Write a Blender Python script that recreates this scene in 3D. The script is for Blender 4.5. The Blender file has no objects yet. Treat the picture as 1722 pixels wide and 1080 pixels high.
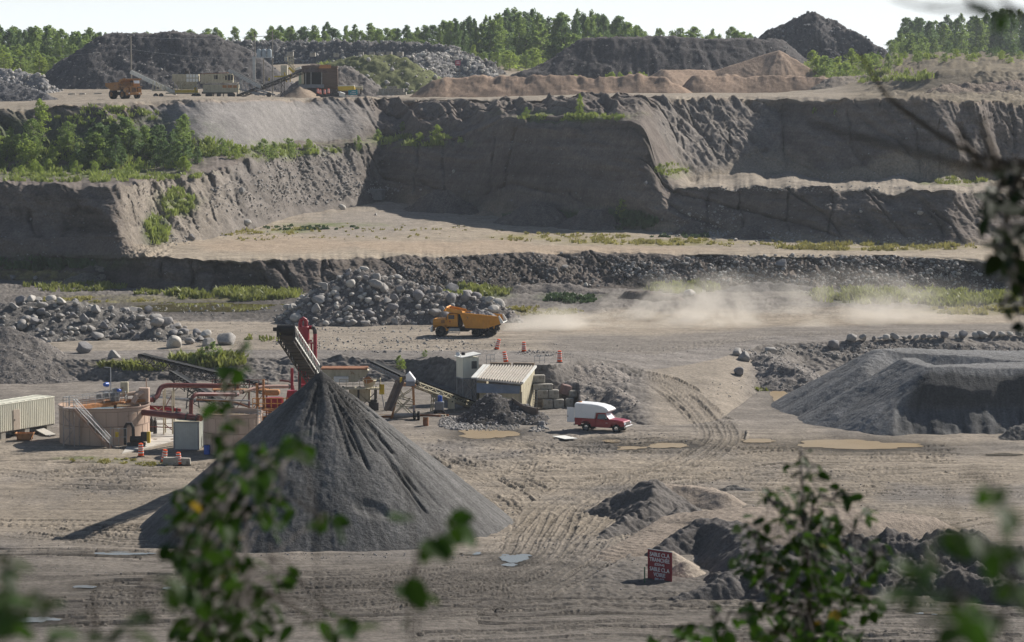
import bpy, bmesh, math, random
import numpy as np
from mathutils import Vector, Matrix, Euler
R = math.radians
sc = bpy.context.scene
# ------------------------------------------------------------------ camera, world, sun, exposure
FPX, HC, PITCH = 4600.0, 36.5, math.atan(410 / 4600.0)
cam_d = bpy.data.cameras.new("camera"); cam = bpy.data.objects.new("camera", cam_d)
sc.collection.objects.link(cam); sc.camera = cam
cam.location = (0, 0, HC); cam.rotation_euler = (math.pi / 2 - PITCH, 0, 0)
cam_d.sensor_width = 36; cam_d.lens = FPX / 1722 * 36; cam_d.clip_start = 0.1; cam_d.clip_end = 9000
cam_d.dof.use_dof = True; cam_d.dof.focus_distance = 300; cam_d.dof.aperture_fstop = 6.8
SUN_EL, SUN_DIR = R(35), (0.74, 0.67)          # direction towards the sun, in plan
world = bpy.data.worlds.new("World"); sc.world = world; world.use_nodes = True
nt = world.node_tree; nt.nodes.clear()
sky = nt.nodes.new("ShaderNodeTexSky"); sky.sky_type = 'NISHITA'; sky.sun_disc = False
sky.sun_elevation = SUN_EL; sky.sun_rotation = math.atan2(SUN_DIR[0], SUN_DIR[1])
sky.air_density = 1.0; sky.dust_density = 0.6; sky.ozone_density = 1.0
bg = nt.nodes.new("ShaderNodeBackground"); bg.inputs[1].default_value = 0.050
wo = nt.nodes.new("ShaderNodeOutputWorld")
# thin milky haze low over the horizon, part of the sky itself
geo = nt.nodes.new("ShaderNodeTexCoord"); sep = nt.nodes.new("ShaderNodeSeparateXYZ"); nt.links.new(geo.outputs["Generated"], sep.inputs[0])
mrs = nt.nodes.new("ShaderNodeMapRange"); mrs.interpolation_type = 'SMOOTHSTEP'; nt.links.new(sep.outputs["Z"], mrs.inputs[0])
mrs.inputs[1].default_value = 0.0; mrs.inputs[2].default_value = 0.105; mrs.inputs[3].default_value = 0.90; mrs.inputs[4].default_value = 0.0
mxs = nt.nodes.new("ShaderNodeMix"); mxs.data_type = 'RGBA'; nt.links.new(mrs.outputs[0], mxs.inputs[0]); nt.links.new(sky.outputs[0], mxs.inputs[6])
mxs.inputs[7].default_value = (15.6, 16.6, 17.3, 1)
nt.links.new(mxs.outputs[2], bg.inputs[0]); nt.links.new(bg.outputs[0], wo.inputs[0])
sun_d = bpy.data.lights.new("sun", 'SUN'); sun = bpy.data.objects.new("sun", sun_d); sc.collection.objects.link(sun)
sun_d.energy = 5.0; sun_d.angle = R(0.5); sun_d.color = (1.0, 0.945, 0.86)
_h = math.hypot(*SUN_DIR)
_sd = Vector((SUN_DIR[0] / _h * math.cos(SUN_EL), SUN_DIR[1] / _h * math.cos(SUN_EL), math.sin(SUN_EL)))
sun.rotation_euler = _sd.to_track_quat('Z', 'Y').to_euler(); sun.location = (200, 200, 300)
sc.view_settings.view_transform = 'Standard'; sc.view_settings.look = 'None'
sc.view_settings.exposure = 0.50; sc.view_settings.gamma = 1.0
sc.cycles.max_bounces = 5; sc.cycles.diffuse_bounces = 2; sc.cycles.glossy_bounces = 2
sc.cycles.transmission_bounces = 3; sc.cycles.volume_bounces = 1; sc.cycles.transparent_max_bounces = 12
sc.cycles.use_denoising = True; sc.cycles.use_adaptive_sampling = True; sc.cycles.adaptive_threshold = 0.02
sc.cycles.volume_step_rate = 1.0; sc.cycles.volume_max_steps = 128

# ------------------------------------------------------------------ pixel <-> world
CP, SP = math.cos(PITCH), math.sin(PITCH)
def ray(px, py):
    a = (np.asarray(px, float) - 861) / FPX; b = (540 - np.asarray(py, float)) / FPX
    return a, CP + b * SP, -SP + b * CP
def at_z(px, py, z):
    a, dy, dz = ray(px, py); t = (z - HC) / dz
    return Vector((float(a * t), float(dy * t), float(z)))
def at_Y(px, py, Y):
    a, dy, dz = ray(px, py); t = Y / dy
    return Vector((float(a * t), float(Y), float(HC + dz * t)))
def x_of(px, Y, z):
    return (px - 861) / FPX * (Y * CP + (HC - z) * SP)
def px_of(x, y, z):
    d = y * CP + (HC - z) * SP
    return 861 + FPX * x / d
def py_of(y, z):
    d = y * CP + (HC - z) * SP
    return 540 - FPX * ((z - HC) * CP + y * SP) / d
def ppm(Y): return FPX / Y

# ------------------------------------------------------------------ noise
def _hash(ix, iy, iz, seed):
    h = (ix.astype(np.uint32) * np.uint32(374761393) + iy.astype(np.uint32) * np.uint32(668265263)
         + iz.astype(np.uint32) * np.uint32(2147483647) + np.uint32((seed * 974634777) & 0xffffffff))
    h = (h ^ (h >> np.uint32(13))) * np.uint32(1274126177)
    h = (h ^ (h >> np.uint32(16))) * np.uint32(2246822519)
    return ((h ^ (h >> np.uint32(15))) & np.uint32(0xffff)).astype(np.float32) / 32767.5 - 1
def vn2(x, y, seed=0):
    x = np.asarray(x, np.float32); y = np.asarray(y, np.float32)
    ix = np.floor(x); iy = np.floor(y); fx = x - ix; fy = y - iy
    ix = ix.astype(np.int64); iy = iy.astype(np.int64); z0 = np.zeros_like(ix)
    fx = fx * fx * fx * (fx * (fx * 6 - 15) + 10); fy = fy * fy * fy * (fy * (fy * 6 - 15) + 10)
    a = _hash(ix, iy, z0, seed); b = _hash(ix + 1, iy, z0, seed); c = _hash(ix, iy + 1, z0, seed); d = _hash(ix + 1, iy + 1, z0, seed)
    return a + (b - a) * fx + (c - a) * fy + (a - b - c + d) * fx * fy
def vn3(x, y, z, seed=0):
    z = np.asarray(z, np.float32); iz = np.floor(z); fz = z - iz; fz = fz * fz * (3 - 2 * fz)
    k = iz.astype(np.int64)
    def layer(k):
        xx = np.asarray(x, np.float32) + k * 17.37; yy = np.asarray(y, np.float32) + k * 5.91
        return vn2(xx, yy, seed)
    a = layer(k); return a + (layer(k + 1) - a) * fz
def fbm2(x, y, o=4, seed=0, gain=0.5):
    s = 0; a = 1.0; n = 0
    for k in range(o):
        s = s + a * vn2(x * 2.03 ** k, y * 2.03 ** k, seed + k * 7); n += a; a *= gain
    return s / n
def ridged2(x, y, o=3, seed=0):
    s = 0; a = 1.0; n = 0
    for k in range(o):
        s = s + a * (1 - 2 * np.abs(vn2(x * 2.1 ** k, y * 2.1 ** k, seed + k * 5))); n += a; a *= 0.5
    return s / n
def sstep(a, b, x):
    t = np.clip((x - a) / (b - a), 0, 1); return t * t * (3 - 2 * t)

# ------------------------------------------------------------------ materials
MATS = {}
def mat(name, col, rough=0.8, metal=0.0, var=0.25, scale=2.0, bump=0.0, bscale=20.0, attr=None, dirt=None, spec=0.3,
        streak=None, fine=None, trans=0.0, stripe=None):
    """procedural Principled material: base colour (or the mesh's own albedo attribute) varied by noise, optional dirt patches and bump"""
    if name in MATS: return MATS[name]
    m = bpy.data.materials.new(name); m.use_nodes = True; MATS[name] = m
    n = m.node_tree; b = n.nodes["Principled BSDF"]; L = n.links.new
    b.inputs["Roughness"].default_value = rough; b.inputs["Metallic"].default_value = metal
    b.inputs["Specular IOR Level"].default_value = spec
    tc = n.nodes.new("ShaderNodeTexCoord"); co = tc.outputs["Object"]
    if streak:
        mp = n.nodes.new("ShaderNodeMapping"); mp.inputs["Scale"].default_value = streak; L(co, mp.inputs[0]); cos = mp.outputs[0]
    else: cos = co
    no = n.nodes.new("ShaderNodeTexNoise"); no.inputs["Scale"].default_value = scale; no.inputs["Detail"].default_value = 5; no.inputs["Roughness"].default_value = 0.62
    L(cos, no.inputs[0])
    mr = n.nodes.new("ShaderNodeMapRange"); mr.inputs[1].default_value = 0.28; mr.inputs[2].default_value = 0.72
    mr.inputs[3].default_value = 1 - var; mr.inputs[4].default_value = 1 + var; L(no.outputs[0], mr.inputs[0])
    if attr:
        at = n.nodes.new("ShaderNodeAttribute"); at.attribute_name = attr; src = at.outputs["Color"]
    else:
        rgb = n.nodes.new("ShaderNodeRGB"); rgb.outputs[0].default_value = (*col, 1); src = rgb.outputs[0]
    vm = n.nodes.new("ShaderNodeVectorMath"); vm.operation = 'MULTIPLY'; L(src, vm.inputs[0]); L(mr.outputs[0], vm.inputs[1]); out = vm.outputs[0]
    if fine:
        n3 = n.nodes.new("ShaderNodeTexNoise"); n3.inputs["Scale"].default_value = fine[0]; n3.inputs["Detail"].default_value = 3; n3.inputs["Roughness"].default_value = 0.7; L(co, n3.inputs[0])
        m3 = n.nodes.new("ShaderNodeMapRange"); m3.inputs[1].default_value = 0.3; m3.inputs[2].default_value = 0.7
        m3.inputs[3].default_value = 1 - fine[1]; m3.inputs[4].default_value = 1 + fine[1]; L(n3.outputs[0], m3.inputs[0])
        v3 = n.nodes.new("ShaderNodeVectorMath"); v3.operation = 'MULTIPLY'; L(out, v3.inputs[0]); L(m3.outputs[0], v3.inputs[1]); out = v3.outputs[0]
    if dirt:
        n2 = n.nodes.new("ShaderNodeTexNoise"); n2.inputs["Scale"].default_value = dirt[1]; n2.inputs["Detail"].default_value = 6; n2.inputs["Roughness"].default_value = 0.7; L(co, n2.inputs[0])
        m2 = n.nodes.new("ShaderNodeMapRange"); m2.inputs[1].default_value = dirt[2]; m2.inputs[2].default_value = dirt[2] + 0.12; L(n2.outputs[0], m2.inputs[0])
        mx = n.nodes.new("ShaderNodeMix"); mx.data_type = 'RGBA'; L(m2.outputs[0], mx.inputs[0]); L(out, mx.inputs[6]); mx.inputs[7].default_value = (*dirt[0], 1); out = mx.outputs[2]
    L(out, b.inputs["Base Color"])
    if bump:
        nb = n.nodes.new("ShaderNodeTexNoise"); nb.inputs["Scale"].default_value = bscale; nb.inputs["Detail"].default_value = 5; nb.inputs["Roughness"].default_value = 0.65; L(cos, nb.inputs[0])
        bp = n.nodes.new("ShaderNodeBump"); bp.inputs["Strength"].default_value = 1.0; bp.inputs["Distance"].default_value = bump; L(nb.outputs[0], bp.inputs["Height"]); L(bp.outputs[0], b.inputs["Normal"])
    if trans:
        tr = n.nodes.new("ShaderNodeBsdfTranslucent"); L(out, tr.inputs[0]); ms = n.nodes.new("ShaderNodeMixShader"); ms.inputs[0].default_value = trans
        o = n.nodes["Material Output"]; L(b.outputs[0], ms.inputs[1]); L(tr.outputs[0], ms.inputs[2]); L(ms.outputs[0], o.inputs[0])
    return m

# ------------------------------------------------------------------ object helpers
def link(o): sc.collection.objects.link(o); return o
def tag(o, label=None, cat=None, group=None, kind=None):
    if label: o['label'] = label
    if cat: o['category'] = cat
    if group: o['group'] = group
    if kind: o['kind'] = kind
    return o
def thing(name, label, cat, loc=(0, 0, 0), rz=0, group=None, rot=None):
    o = bpy.data.objects.new(name, None); link(o); o.location = loc; o.rotation_euler = rot or (0, 0, rz); o.empty_display_size = 0.2
    return tag(o, label, cat, group)
def copy_tree(o, parent=None):
    c = o.copy(); link(c)
    if parent: c.parent = parent
    for ch in list(o.children): copy_tree(ch, c)
    return c
def np_mesh(name, V, Fq, material=None, parent=None, smooth=False, col=None):
    """mesh from numpy verts and a quad/tri index array"""
    me = bpy.data.meshes.new(name); V = np.ascontiguousarray(V, np.float32); Fq = np.ascontiguousarray(Fq, np.int32)
    k = Fq.shape[1]
    me.vertices.add(len(V)); me.vertices.foreach_set("co", V.ravel())
    me.loops.add(Fq.size); me.loops.foreach_set("vertex_index", Fq.ravel())
    me.polygons.add(len(Fq)); me.polygons.foreach_set("loop_start", np.arange(0, Fq.size, k, dtype=np.int32)); me.polygons.foreach_set("loop_total", np.full(len(Fq), k, np.int32))
    me.polygons.foreach_set("use_smooth", np.full(len(Fq), smooth, bool))
    if col is not None:
        a = me.color_attributes.new("alb", 'FLOAT_COLOR', 'POINT')
        c4 = np.ones((len(V), 4), np.float32); c4[:, :3] = col; a.data.foreach_set("color", c4.ravel())
    me.update(calc_edges=True)
    if material: me.materials.append(material)
    o = bpy.data.objects.new(name, me); link(o)
    if parent: o.parent = parent
    return o
class MB:
    """collects simple solids into one mesh"""
    def __init__(s): s.v = []; s.f = []
    def add(s, vs, fs):
        k = len(s.v); s.v += [tuple(v) for v in vs]; s.f += [tuple(i + k for i in f) for f in fs]; return s
    def box(s, c, d, rot=None, bev=0.0):
        x, y, z = d[0] / 2, d[1] / 2, d[2] / 2
        if bev > 0:
            b = min(bev, x * .45, y * .45, z * .45); vs = []
            for sx in (-1, 1):
                for sy in (-1, 1):
                    for sz in (-1, 1):
                        vs += [(sx * x, sy * (y - b), sz * (z - b)), (sx * (x - b), sy * y, sz * (z - b)), (sx * (x - b), sy * (y - b), sz * z)]
            bm = bmesh.new(); [bm.verts.new(v) for v in vs]; r = bmesh.ops.convex_hull(bm, input=bm.verts)
            bmesh.ops.dissolve_limit(bm, angle_limit=0.01, verts=bm.verts, edges=bm.edges)
            bm.verts.index_update(); vs = [v.co.copy() for v in bm.verts]; fs = [[v.index for v in f.verts] for f in bm.faces]; bm.free()
        else:
            vs = [Vector((sx * x, sy * y, sz * z)) for sx in (-1, 1) for sy in (-1, 1) for sz in (-1, 1)]
            fs = [(0, 1, 3, 2), (4, 6, 7, 5), (0, 4, 5, 1), (2, 3, 7, 6), (0, 2, 6, 4), (1, 5, 7, 3)]
        m = (rot if isinstance(rot, Matrix) else Euler(rot or (0, 0, 0)).to_matrix())
        return s.add([m @ Vector(v) + Vector(c) for v in vs], fs)
    def bar(s, p, q, w, h=None):
        """rectangular bar from p to q"""
        p, q = Vector(p), Vector(q); d = q - p; L = d.length
        if L < 1e-6: return s
        z = d / L; up = Vector((0, 0, 1)) if abs(z.z) < 0.95 else Vector((0, 1, 0))
        x = up.cross(z).normalized(); y = z.cross(x); h = h or w
        m = Matrix((x, y, z)).transposed()
        return s.box((p + q) / 2, (w, h, L), m)
    def cyl(s, p, q, r0, r1=None, n=12, caps=True):
        p, q = Vector(p), Vector(q); r1 = r0 if r1 is None else r1; z = (q - p).normalized()
        up = Vector((0, 0, 1)) if abs(z.z) < 0.95 else Vector((1, 0, 0)); x = up.cross(z).normalized(); y = z.cross(x)
        vs = []
        for k in range(n):
            a = 2 * math.pi * k / n; d = x * math.cos(a) + y * math.sin(a); vs += [p + d * r0, q + d * r1]
        fs = [(2 * k, 2 * ((k + 1) % n), 2 * ((k + 1) % n) + 1, 2 * k + 1) for k in range(n)]
        if caps: fs += [tuple(2 * k for k in range(n))[::-1], tuple(2 * k + 1 for k in range(n))]
        return s.add(vs, fs)
    def tube(s, pts, r, n=10, caps=True):
        pts = [Vector(p) for p in pts]; rs = r if isinstance(r, (list, tuple)) else [r] * len(pts); vs = []; N = len(pts); prev = None
        for i, p in enumerate(pts):
            t = (pts[min(i + 1, N - 1)] - pts[max(i - 1, 0)]).normalized()
            if prev is None:
                up = Vector((0, 0, 1)) if abs(t.z) < 0.9 else Vector((1, 0, 0)); x = up.cross(t).normalized()
            else: x = (prev - t * prev.dot(t)).normalized()
            prev = x; y = t.cross(x)
            vs += [p + (x * math.cos(2 * math.pi * k / n) + y * math.sin(2 * math.pi * k / n)) * rs[i] for k in range(n)]
        fs = [(i * n + k, i * n + (k + 1) % n, (i + 1) * n + (k + 1) % n, (i + 1) * n + k) for i in range(N - 1) for k in range(n)]
        if caps: fs += [tuple(range(n))[::-1], tuple((N - 1) * n + k for k in range(n))]
        return s.add(vs, fs)
    def prism(s, poly, y0, y1, plane='xz'):
        """extrude a 2D outline: plane xz along y, xy along z, yz along x"""
        n = len(poly)
        def P(a, b, c): return (a, c, b) if plane == 'xz' else ((a, b, c) if plane == 'xy' else (c, a, b))
        vs = [P(a, b, y0) for a, b in poly] + [P(a, b, y1) for a, b in poly]
        fs = [(i, (i + 1) % n, n + (i + 1) % n, n + i) for i in range(n)] + [tuple(range(n))[::-1], tuple(range(n, 2 * n))]
        return s.add(vs, fs)
    def lathe(s, prof, c=(0, 0, 0), n=24, axis='z'):
        vs = []; N = len(prof)
        for r, h in prof:
            for k in range(n):
                a = 2 * math.pi * k / n; u, w = r * math.cos(a), r * math.sin(a)
                v = (u, w, h) if axis == 'z' else ((u, h, w) if axis == 'y' else (h, u, w)); vs.append((v[0] + c[0], v[1] + c[1], v[2] + c[2]))
        fs = [(i * n + k, i * n + (k + 1) % n, (i + 1) * n + (k + 1) % n, (i + 1) * n + k) for i in range(N - 1) for k in range(n)]
        return s.add(vs, fs)
    def build(s, name, m, parent=None, smooth=False, label=None, bevel=0.0):
        me = bpy.data.meshes.new(name); me.from_pydata([tuple(v) for v in s.v], [], s.f)
        bm = bmesh.new(); bm.from_mesh(me); bmesh.ops.recalc_face_normals(bm, faces=bm.faces); bm.to_mesh(me); bm.free()
        if smooth:
            me.polygons.foreach_set("use_smooth", [True] * len(me.polygons))
            me.set_sharp_from_angle(angle=R(38))
        if m: me.materials.append(m)
        o = bpy.data.objects.new(name, me); link(o)
        if parent: o.parent = parent
        if bevel:
            bv = o.modifiers.new("bevel", 'BEVEL'); bv.width = bevel; bv.segments = 2; bv.limit_method = 'ANGLE'; bv.angle_limit = R(40)
        if label: o['label'] = label
        return o
def part(name, m, parent, fn, **k):
    b = MB(); fn(b); return b.build(name, m, parent, **k)
# ------------------------------------------------------------------ terrain: one sheet lofted through the pit's crest and toe lines
def pl(xs, tbl): return np.interp(xs, [t[0] for t in tbl], [t[1] for t in tbl])
COLS = np.concatenate([np.linspace(-1100, -20, 70)[:-1], np.arange(-20, 1743, 1.7), np.linspace(1743, 2800, 70)[1:]])
NC = len(COLS)
def jag(seed, a):
    return a * (1.3 * fbm2(COLS / 34, COLS * 0 + seed, 3, seed) + .9 * fbm2(COLS / 9, COLS * 0 + seed, 3, seed + 1))
def line_z(rows, z):
    py = pl(COLS, rows) if isinstance(rows, list) else np.full(NC, float(rows)); z = pl(COLS, z) if isinstance(z, list) else np.full(NC, float(z))
    Y = np.array([at_z(861, p, q).y for p, q in zip(py, z)]); return Y, z
def line_Y(rows, Y):
    py = pl(COLS, rows) if isinstance(rows, list) else np.full(NC, float(rows)); Y = pl(COLS, Y) if isinstance(Y, list) else np.asarray(Y, float)
    z = np.array([at_Y(861, p, q).z for p, q in zip(py, Y)]); return Y, z
F0 = line_z(2400, 0); F1 = line_z(1090, 0); F2 = line_z(765, 0)
PB = line_z([(-1100, 640), (0, 640), (480, 642), (700, 642), (760, 648), (795, 681), (905, 682), (990, 684), (1090, 716), (1200, 712), (1290, 650), (1340, 625), (1722, 615), (2800, 610)], [(-1100, .2), (700, .3), (800, 0), (1100, .1), (1340, 0), (2800, 0)])
H1 = line_z([(-1100, 612), (0, 608), (300, 602), (480, 602), (700, 606), (770, 606), (800, 614), (925, 614), (960, 612), (1040, 612), (1100, 622), (1200, 605), (1250, 590), (1300, 579), (1400, 574), (1722, 564), (2800, 556)], [(-1100, 2.4), (700, 2.5), (780, 3.2), (800, 4.4), (930, 4.5), (1010, 3.5), (1100, 2.4), (1200, 2.6), (1300, 3.0), (2800, 3.0)])
H2 = line_z([(-1100, 596), (0, 592), (300, 588), (900, 590), (1000, 590), (1100, 597), (1200, 582), (1300, 566), (1500, 561), (1722, 555), (2800, 550)], [(-1100, 2.8), (780, 3.0), (900, 3.5), (1000, 3.2), (1100, 3.0), (2800, 3.1)])
H3 = line_z([(-1100, 500), (0, 512), (150, 528), (300, 540), (700, 545), (900, 540), (1722, 535), (2800, 530)], 3.1)
AA = line_z([(-1100, 472), (0, 470), (150, 476), (270, 490), (480, 494), (700, 490), (860, 487), (1000, 485), (1200, 488), (1400, 490), (1722, 495), (2800, 500)], 3.3)
B0 = line_z([(-1100, 433), (270, 433), (400, 437), (560, 434), (700, 429), (860, 425), (1000, 423), (1150, 427), (1300, 430), (1500, 430), (1650, 437), (1722, 440), (2800, 450)], 8.2)
B1 = line_Y([(-1100, 432), (180, 432), (270, 433), (2800, 440)], AA[0] + 3)
wl = sstep(190, 262, COLS)
BB = tuple(B1[k] * (1 - wl) + B0[k] * wl for k in (0, 1))
M0 = line_z([(-1100, 412), (270, 412), (340, 403), (420, 386), (500, 362), (600, 346), (640, 338), (700, 345), (800, 358), (860, 370), (950, 378), (1050, 386), (1200, 396), (1300, 402), (1400, 408), (1500, 412), (1600, 414), (1722, 410), (2800, 410)],
             [(-1100, 8.4), (270, 8.4), (420, 9.0), (500, 9.5), (600, 10.3), (640, 10.5), (700, 10.2), (800, 9.5), (860, 9.0), (1050, 8.7), (1200, 8.6), (2800, 8.6)])
M1 = line_Y([(-1100, 400), (200, 400), (270, 412), (2800, 412)], AA[0] + 5)
MM = tuple(M1[k] * (1 - wl) + M0[k] * wl for k in (0, 1))
# first crest of the upper wall
KY = [(-1100, 8.5), (0, 8.5), (180, 8.5), (215, 14), (270, 24), (340, 24), (420, 26), (500, 26), (560, 24), (600, 18), (640, 12), (700, 12), (860, 14), (1000, 13), (1080, 10), (1115, 9), (1150, 10), (1300, 9), (1600, 10), (1640, 14), (1722, 22), (2800, 22)]
KK = line_Y([(-1100, 300), (0, 306), (100, 311), (185, 313), (215, 308), (270, 303), (340, 292), (420, 264), (500, 250), (600, 240), (700, 240), (760, 235), (815, 214), (845, 200), (900, 198), (980, 197), (1080, 206), (1094, 240), (1112, 292), (1130, 314), (1150, 319), (1185, 312), (1230, 319), (1270, 313), (1310, 319), (1365, 314), (1420, 321), (1465, 315), (1510, 323), (1560, 317), (1600, 324), (1640, 325), (1722, 326), (2800, 326)], MM[0] + pl(COLS, KY))
K2r = [(-1100, 285), (0, 285), (200, 285), (330, 262), (420, 248), (500, 240), (600, 234), (700, 232), (760, 226), (845, 194), (980, 190), (1080, 196), (1105, 215), (1130, 262), (1160, 304), (1205, 296), (1250, 286), (1290, 295), (1330, 288), (1390, 304), (1430, 299), (1470, 306), (1505, 293), (1540, 305), (1590, 297), (1640, 305), (1722, 300), (2800, 300)]
K2 = line_z(K2r, 20); K2Y = pl(COLS, [(-1100, 60), (0, 60), (200, 60), (300, 30), (420, 12), (600, 8), (845, 6), (1060, 8), (1100, 14), (1150, 24), (1250, 48), (1330, 58), (1500, 56), (1640, 54), (1722, 52), (2800, 50)])
K2 = line_Y(K2r, KK[0] + K2Y)
DDr = ([(-1100, 190), (-300, 188), (0, 186), (120, 179), (200, 173), (330, 168), (520, 166), (640, 163), (860, 168), (1000, 164), (1100, 162), (1290, 163), (1450, 165), (1560, 166), (1650, 168), (1722, 172), (2800, 175)], 0)[0]
DD = line_Y(DDr, K2[0] + pl(COLS, [(-1100, 22), (0, 22), (300, 24), (420, 22), (600, 18), (700, 24), (860, 28), (1060, 28), (1100, 26), (1150, 22), (1290, 18), (1345, 9), (2800, 9)]))
E1 = line_z([(-1100, 158), (0, 160), (300, 156), (600, 152), (860, 158), (1290, 157), (1450, 158), (1540, 158), (1722, 158), (2800, 158)], 0)
E1 = line_Y([(-1100, 160), (0, 168), (150, 163), (300, 161), (620, 160), (860, 157), (1290, 156), (1450, 157), (1540, 156), (1722, 158), (2800, 158)], DD[0] + pl(COLS, [(-1100, 90), (0, 80), (600, 100), (1290, 90), (1450, 60), (1722, 45), (2800, 45)]))
E15 = line_Y([(-1100, 145), (0, 148), (200, 146), (430, 142), (500, 120), (600, 120), (860, 142), (1290, 142), (1450, 145), (1545, 126), (1640, 126), (1722, 128), (2800, 128)], E1[0] + pl(COLS, [(-1100, 60), (1290, 60), (1450, 30), (1545, 8), (2800, 8)]))
E2 = line_Y([(-1100, 122), (0, 124), (200, 124), (430, 118), (500, 97), (590, 94), (830, 95), (860, 118), (1290, 125), (1450, 120), (1520, 97), (1640, 94), (1722, 100), (2800, 100)], E15[0] + 95)
E3 = line_Y([(-1100, 112), (0, 112), (430, 104), (830, 93), (1290, 100), (1520, 92), (2800, 95)], E2[0] + 150)
E4 = (np.full(NC, 2300.0), np.full(NC, 50.0))
LINES = [(F0, 0), (F1, 50), (F2, 400), (PB, 130), (H1, 70), (H2, 30), (H3, 60), (AA, 55), (BB, 75), (MM, 80), (KK, 140), (K2, 45), (DD, 120), (E1, 30), (E15, 24), (E2, 24), (E3, 10), (E4, 12)]
SEGN = ['floor0', 'floor1', 'floor2', 'bank', 'pad', 'road', 'apron', 'cliff1', 'terrace', 'wall', 'ledge', 'upper', 'top', 'top2', 'far', 'far2', 'far3']
def smooth(a, sig):
    k = np.exp(-0.5 * (np.arange(-int(3 * sig), int(3 * sig) + 1) / sig) ** 2); k /= k.sum(); n = len(k) // 2
    return np.convolve(np.pad(a, n, mode='edge'), k, 'valid')
_in = sstep(-20, 20, COLS) * (1 - sstep(1705, 1743, COLS))
def sm(Lz, sig):
    return tuple(smooth(a, sig) * _in + a * (1 - _in) for a in Lz)
for _i, (_l, _n) in enumerate(LINES):
    LINES[_i] = (sm(_l, 3.2 if _i in (8, 9, 10, 11) else (26.0 if _i >= 13 else 9.0)), _n)
Ys, Zs, SEG, TT = [], [], [], []
for i in range(1, len(LINES)):
    (Y0, z0), (Y1, z1), n = LINES[i - 1][0], LINES[i][0], LINES[i][1]
    for k in range(n + (i == len(LINES) - 1)):
        t = k / n; q0 = (1 - t) / Y0 + t / Y1; q1 = (1 - t) * z0 / Y0 + t * z1 / Y1
        Ys.append(1 / q0); Zs.append(q1 / q0); SEG.append(i - 1); TT.append(t)
TY = np.array(Ys); TZ = np.array(Zs); SEG = np.array(SEG); TT = np.array(TT); NR = len(TY)
TX = x_of(COLS[None, :], TY, TZ)
PXg = np.broadcast_to(COLS[None, :], TY.shape); PYg = py_of(TY, TZ)
def segmask(name): return (SEG == SEGN.index(name))
alb = np.zeros(TY.shape + (3,), np.float32)
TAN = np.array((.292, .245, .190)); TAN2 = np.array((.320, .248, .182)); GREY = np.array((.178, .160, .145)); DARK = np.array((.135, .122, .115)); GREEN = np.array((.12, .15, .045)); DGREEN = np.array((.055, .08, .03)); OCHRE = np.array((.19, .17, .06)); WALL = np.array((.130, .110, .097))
def blob(cx, cy, rx, ry, soft=0.5, wob=0.35, seed=3):
    """soft elliptical zone on the ground, given where it lies in the valley"""
    d = np.hypot((PXg - cx) / rx, (PYg - cy) / ry) + wob * NZ
    return 1 - sstep(1 - soft, 1 + soft, d)
NZ = fbm2(TX / 9.0, TY / 14.0 + TZ / 5, 3, 11)
DETAIL = fbm2(TX / 1.1, TY / 1.3 + TZ / 1.1, 3, 5); DET2 = vn2(TX / .35, TY / .5 + TZ / .35, 71)
BIG = fbm2(TX / 22, TY / 30, 3, 21)
t_of = np.broadcast_to(TT[:, None], TY.shape)
dY = np.zeros_like(TY); dZ = np.zeros_like(TY)
# --- floor: tyre tracks stamped on a plan raster of the pit floor
GX0, GX1, GY0, GY1, GR = -80, 80, 138, 376, 0.1
gw, gh = int((GX1 - GX0) / GR), int((GY1 - GY0) / GR)
TR = np.zeros((gh, gw), np.float32); TD = np.zeros((gh, gw), np.float32)
rng = np.random.default_rng(4)
def catmull(P, step=0.06):
    P = np.array(P, float); P = np.vstack([2 * P[0] - P[1], P, 2 * P[-1] - P[-2]]); out = []
    for i in range(1, len(P) - 2):
        n = max(2, int(np.linalg.norm(P[i + 1] - P[i]) / step)); t = np.linspace(0, 1, n, endpoint=False)[:, None]
        out.append(0.5 * (2 * P[i] + (P[i + 1] - P[i - 1]) * t + (2 * P[i - 1] - 5 * P[i] + 4 * P[i + 1] - P[i + 2]) * t * t + (3 * P[i] - P[i - 1] - 3 * P[i + 1] + P[i + 2]) * t ** 3))
    return np.vstack(out)
def g0(px, py):
    c = int(np.argmin(np.abs(COLS - px))); col = PYg[:, c]; k = int(np.argmax(col <= py)); k = max(k, 1); t = min(max((col[k - 1] - py) / max(col[k - 1] - col[k], 1e-6), 0), 1)
    Y = TY[k - 1, c] * (1 - t) + TY[k, c] * t; z = TZ[k - 1, c] * (1 - t) + TZ[k, c] * t; return Vector((float(x_of(px, Y, z)), float(Y), float(z)))
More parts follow.
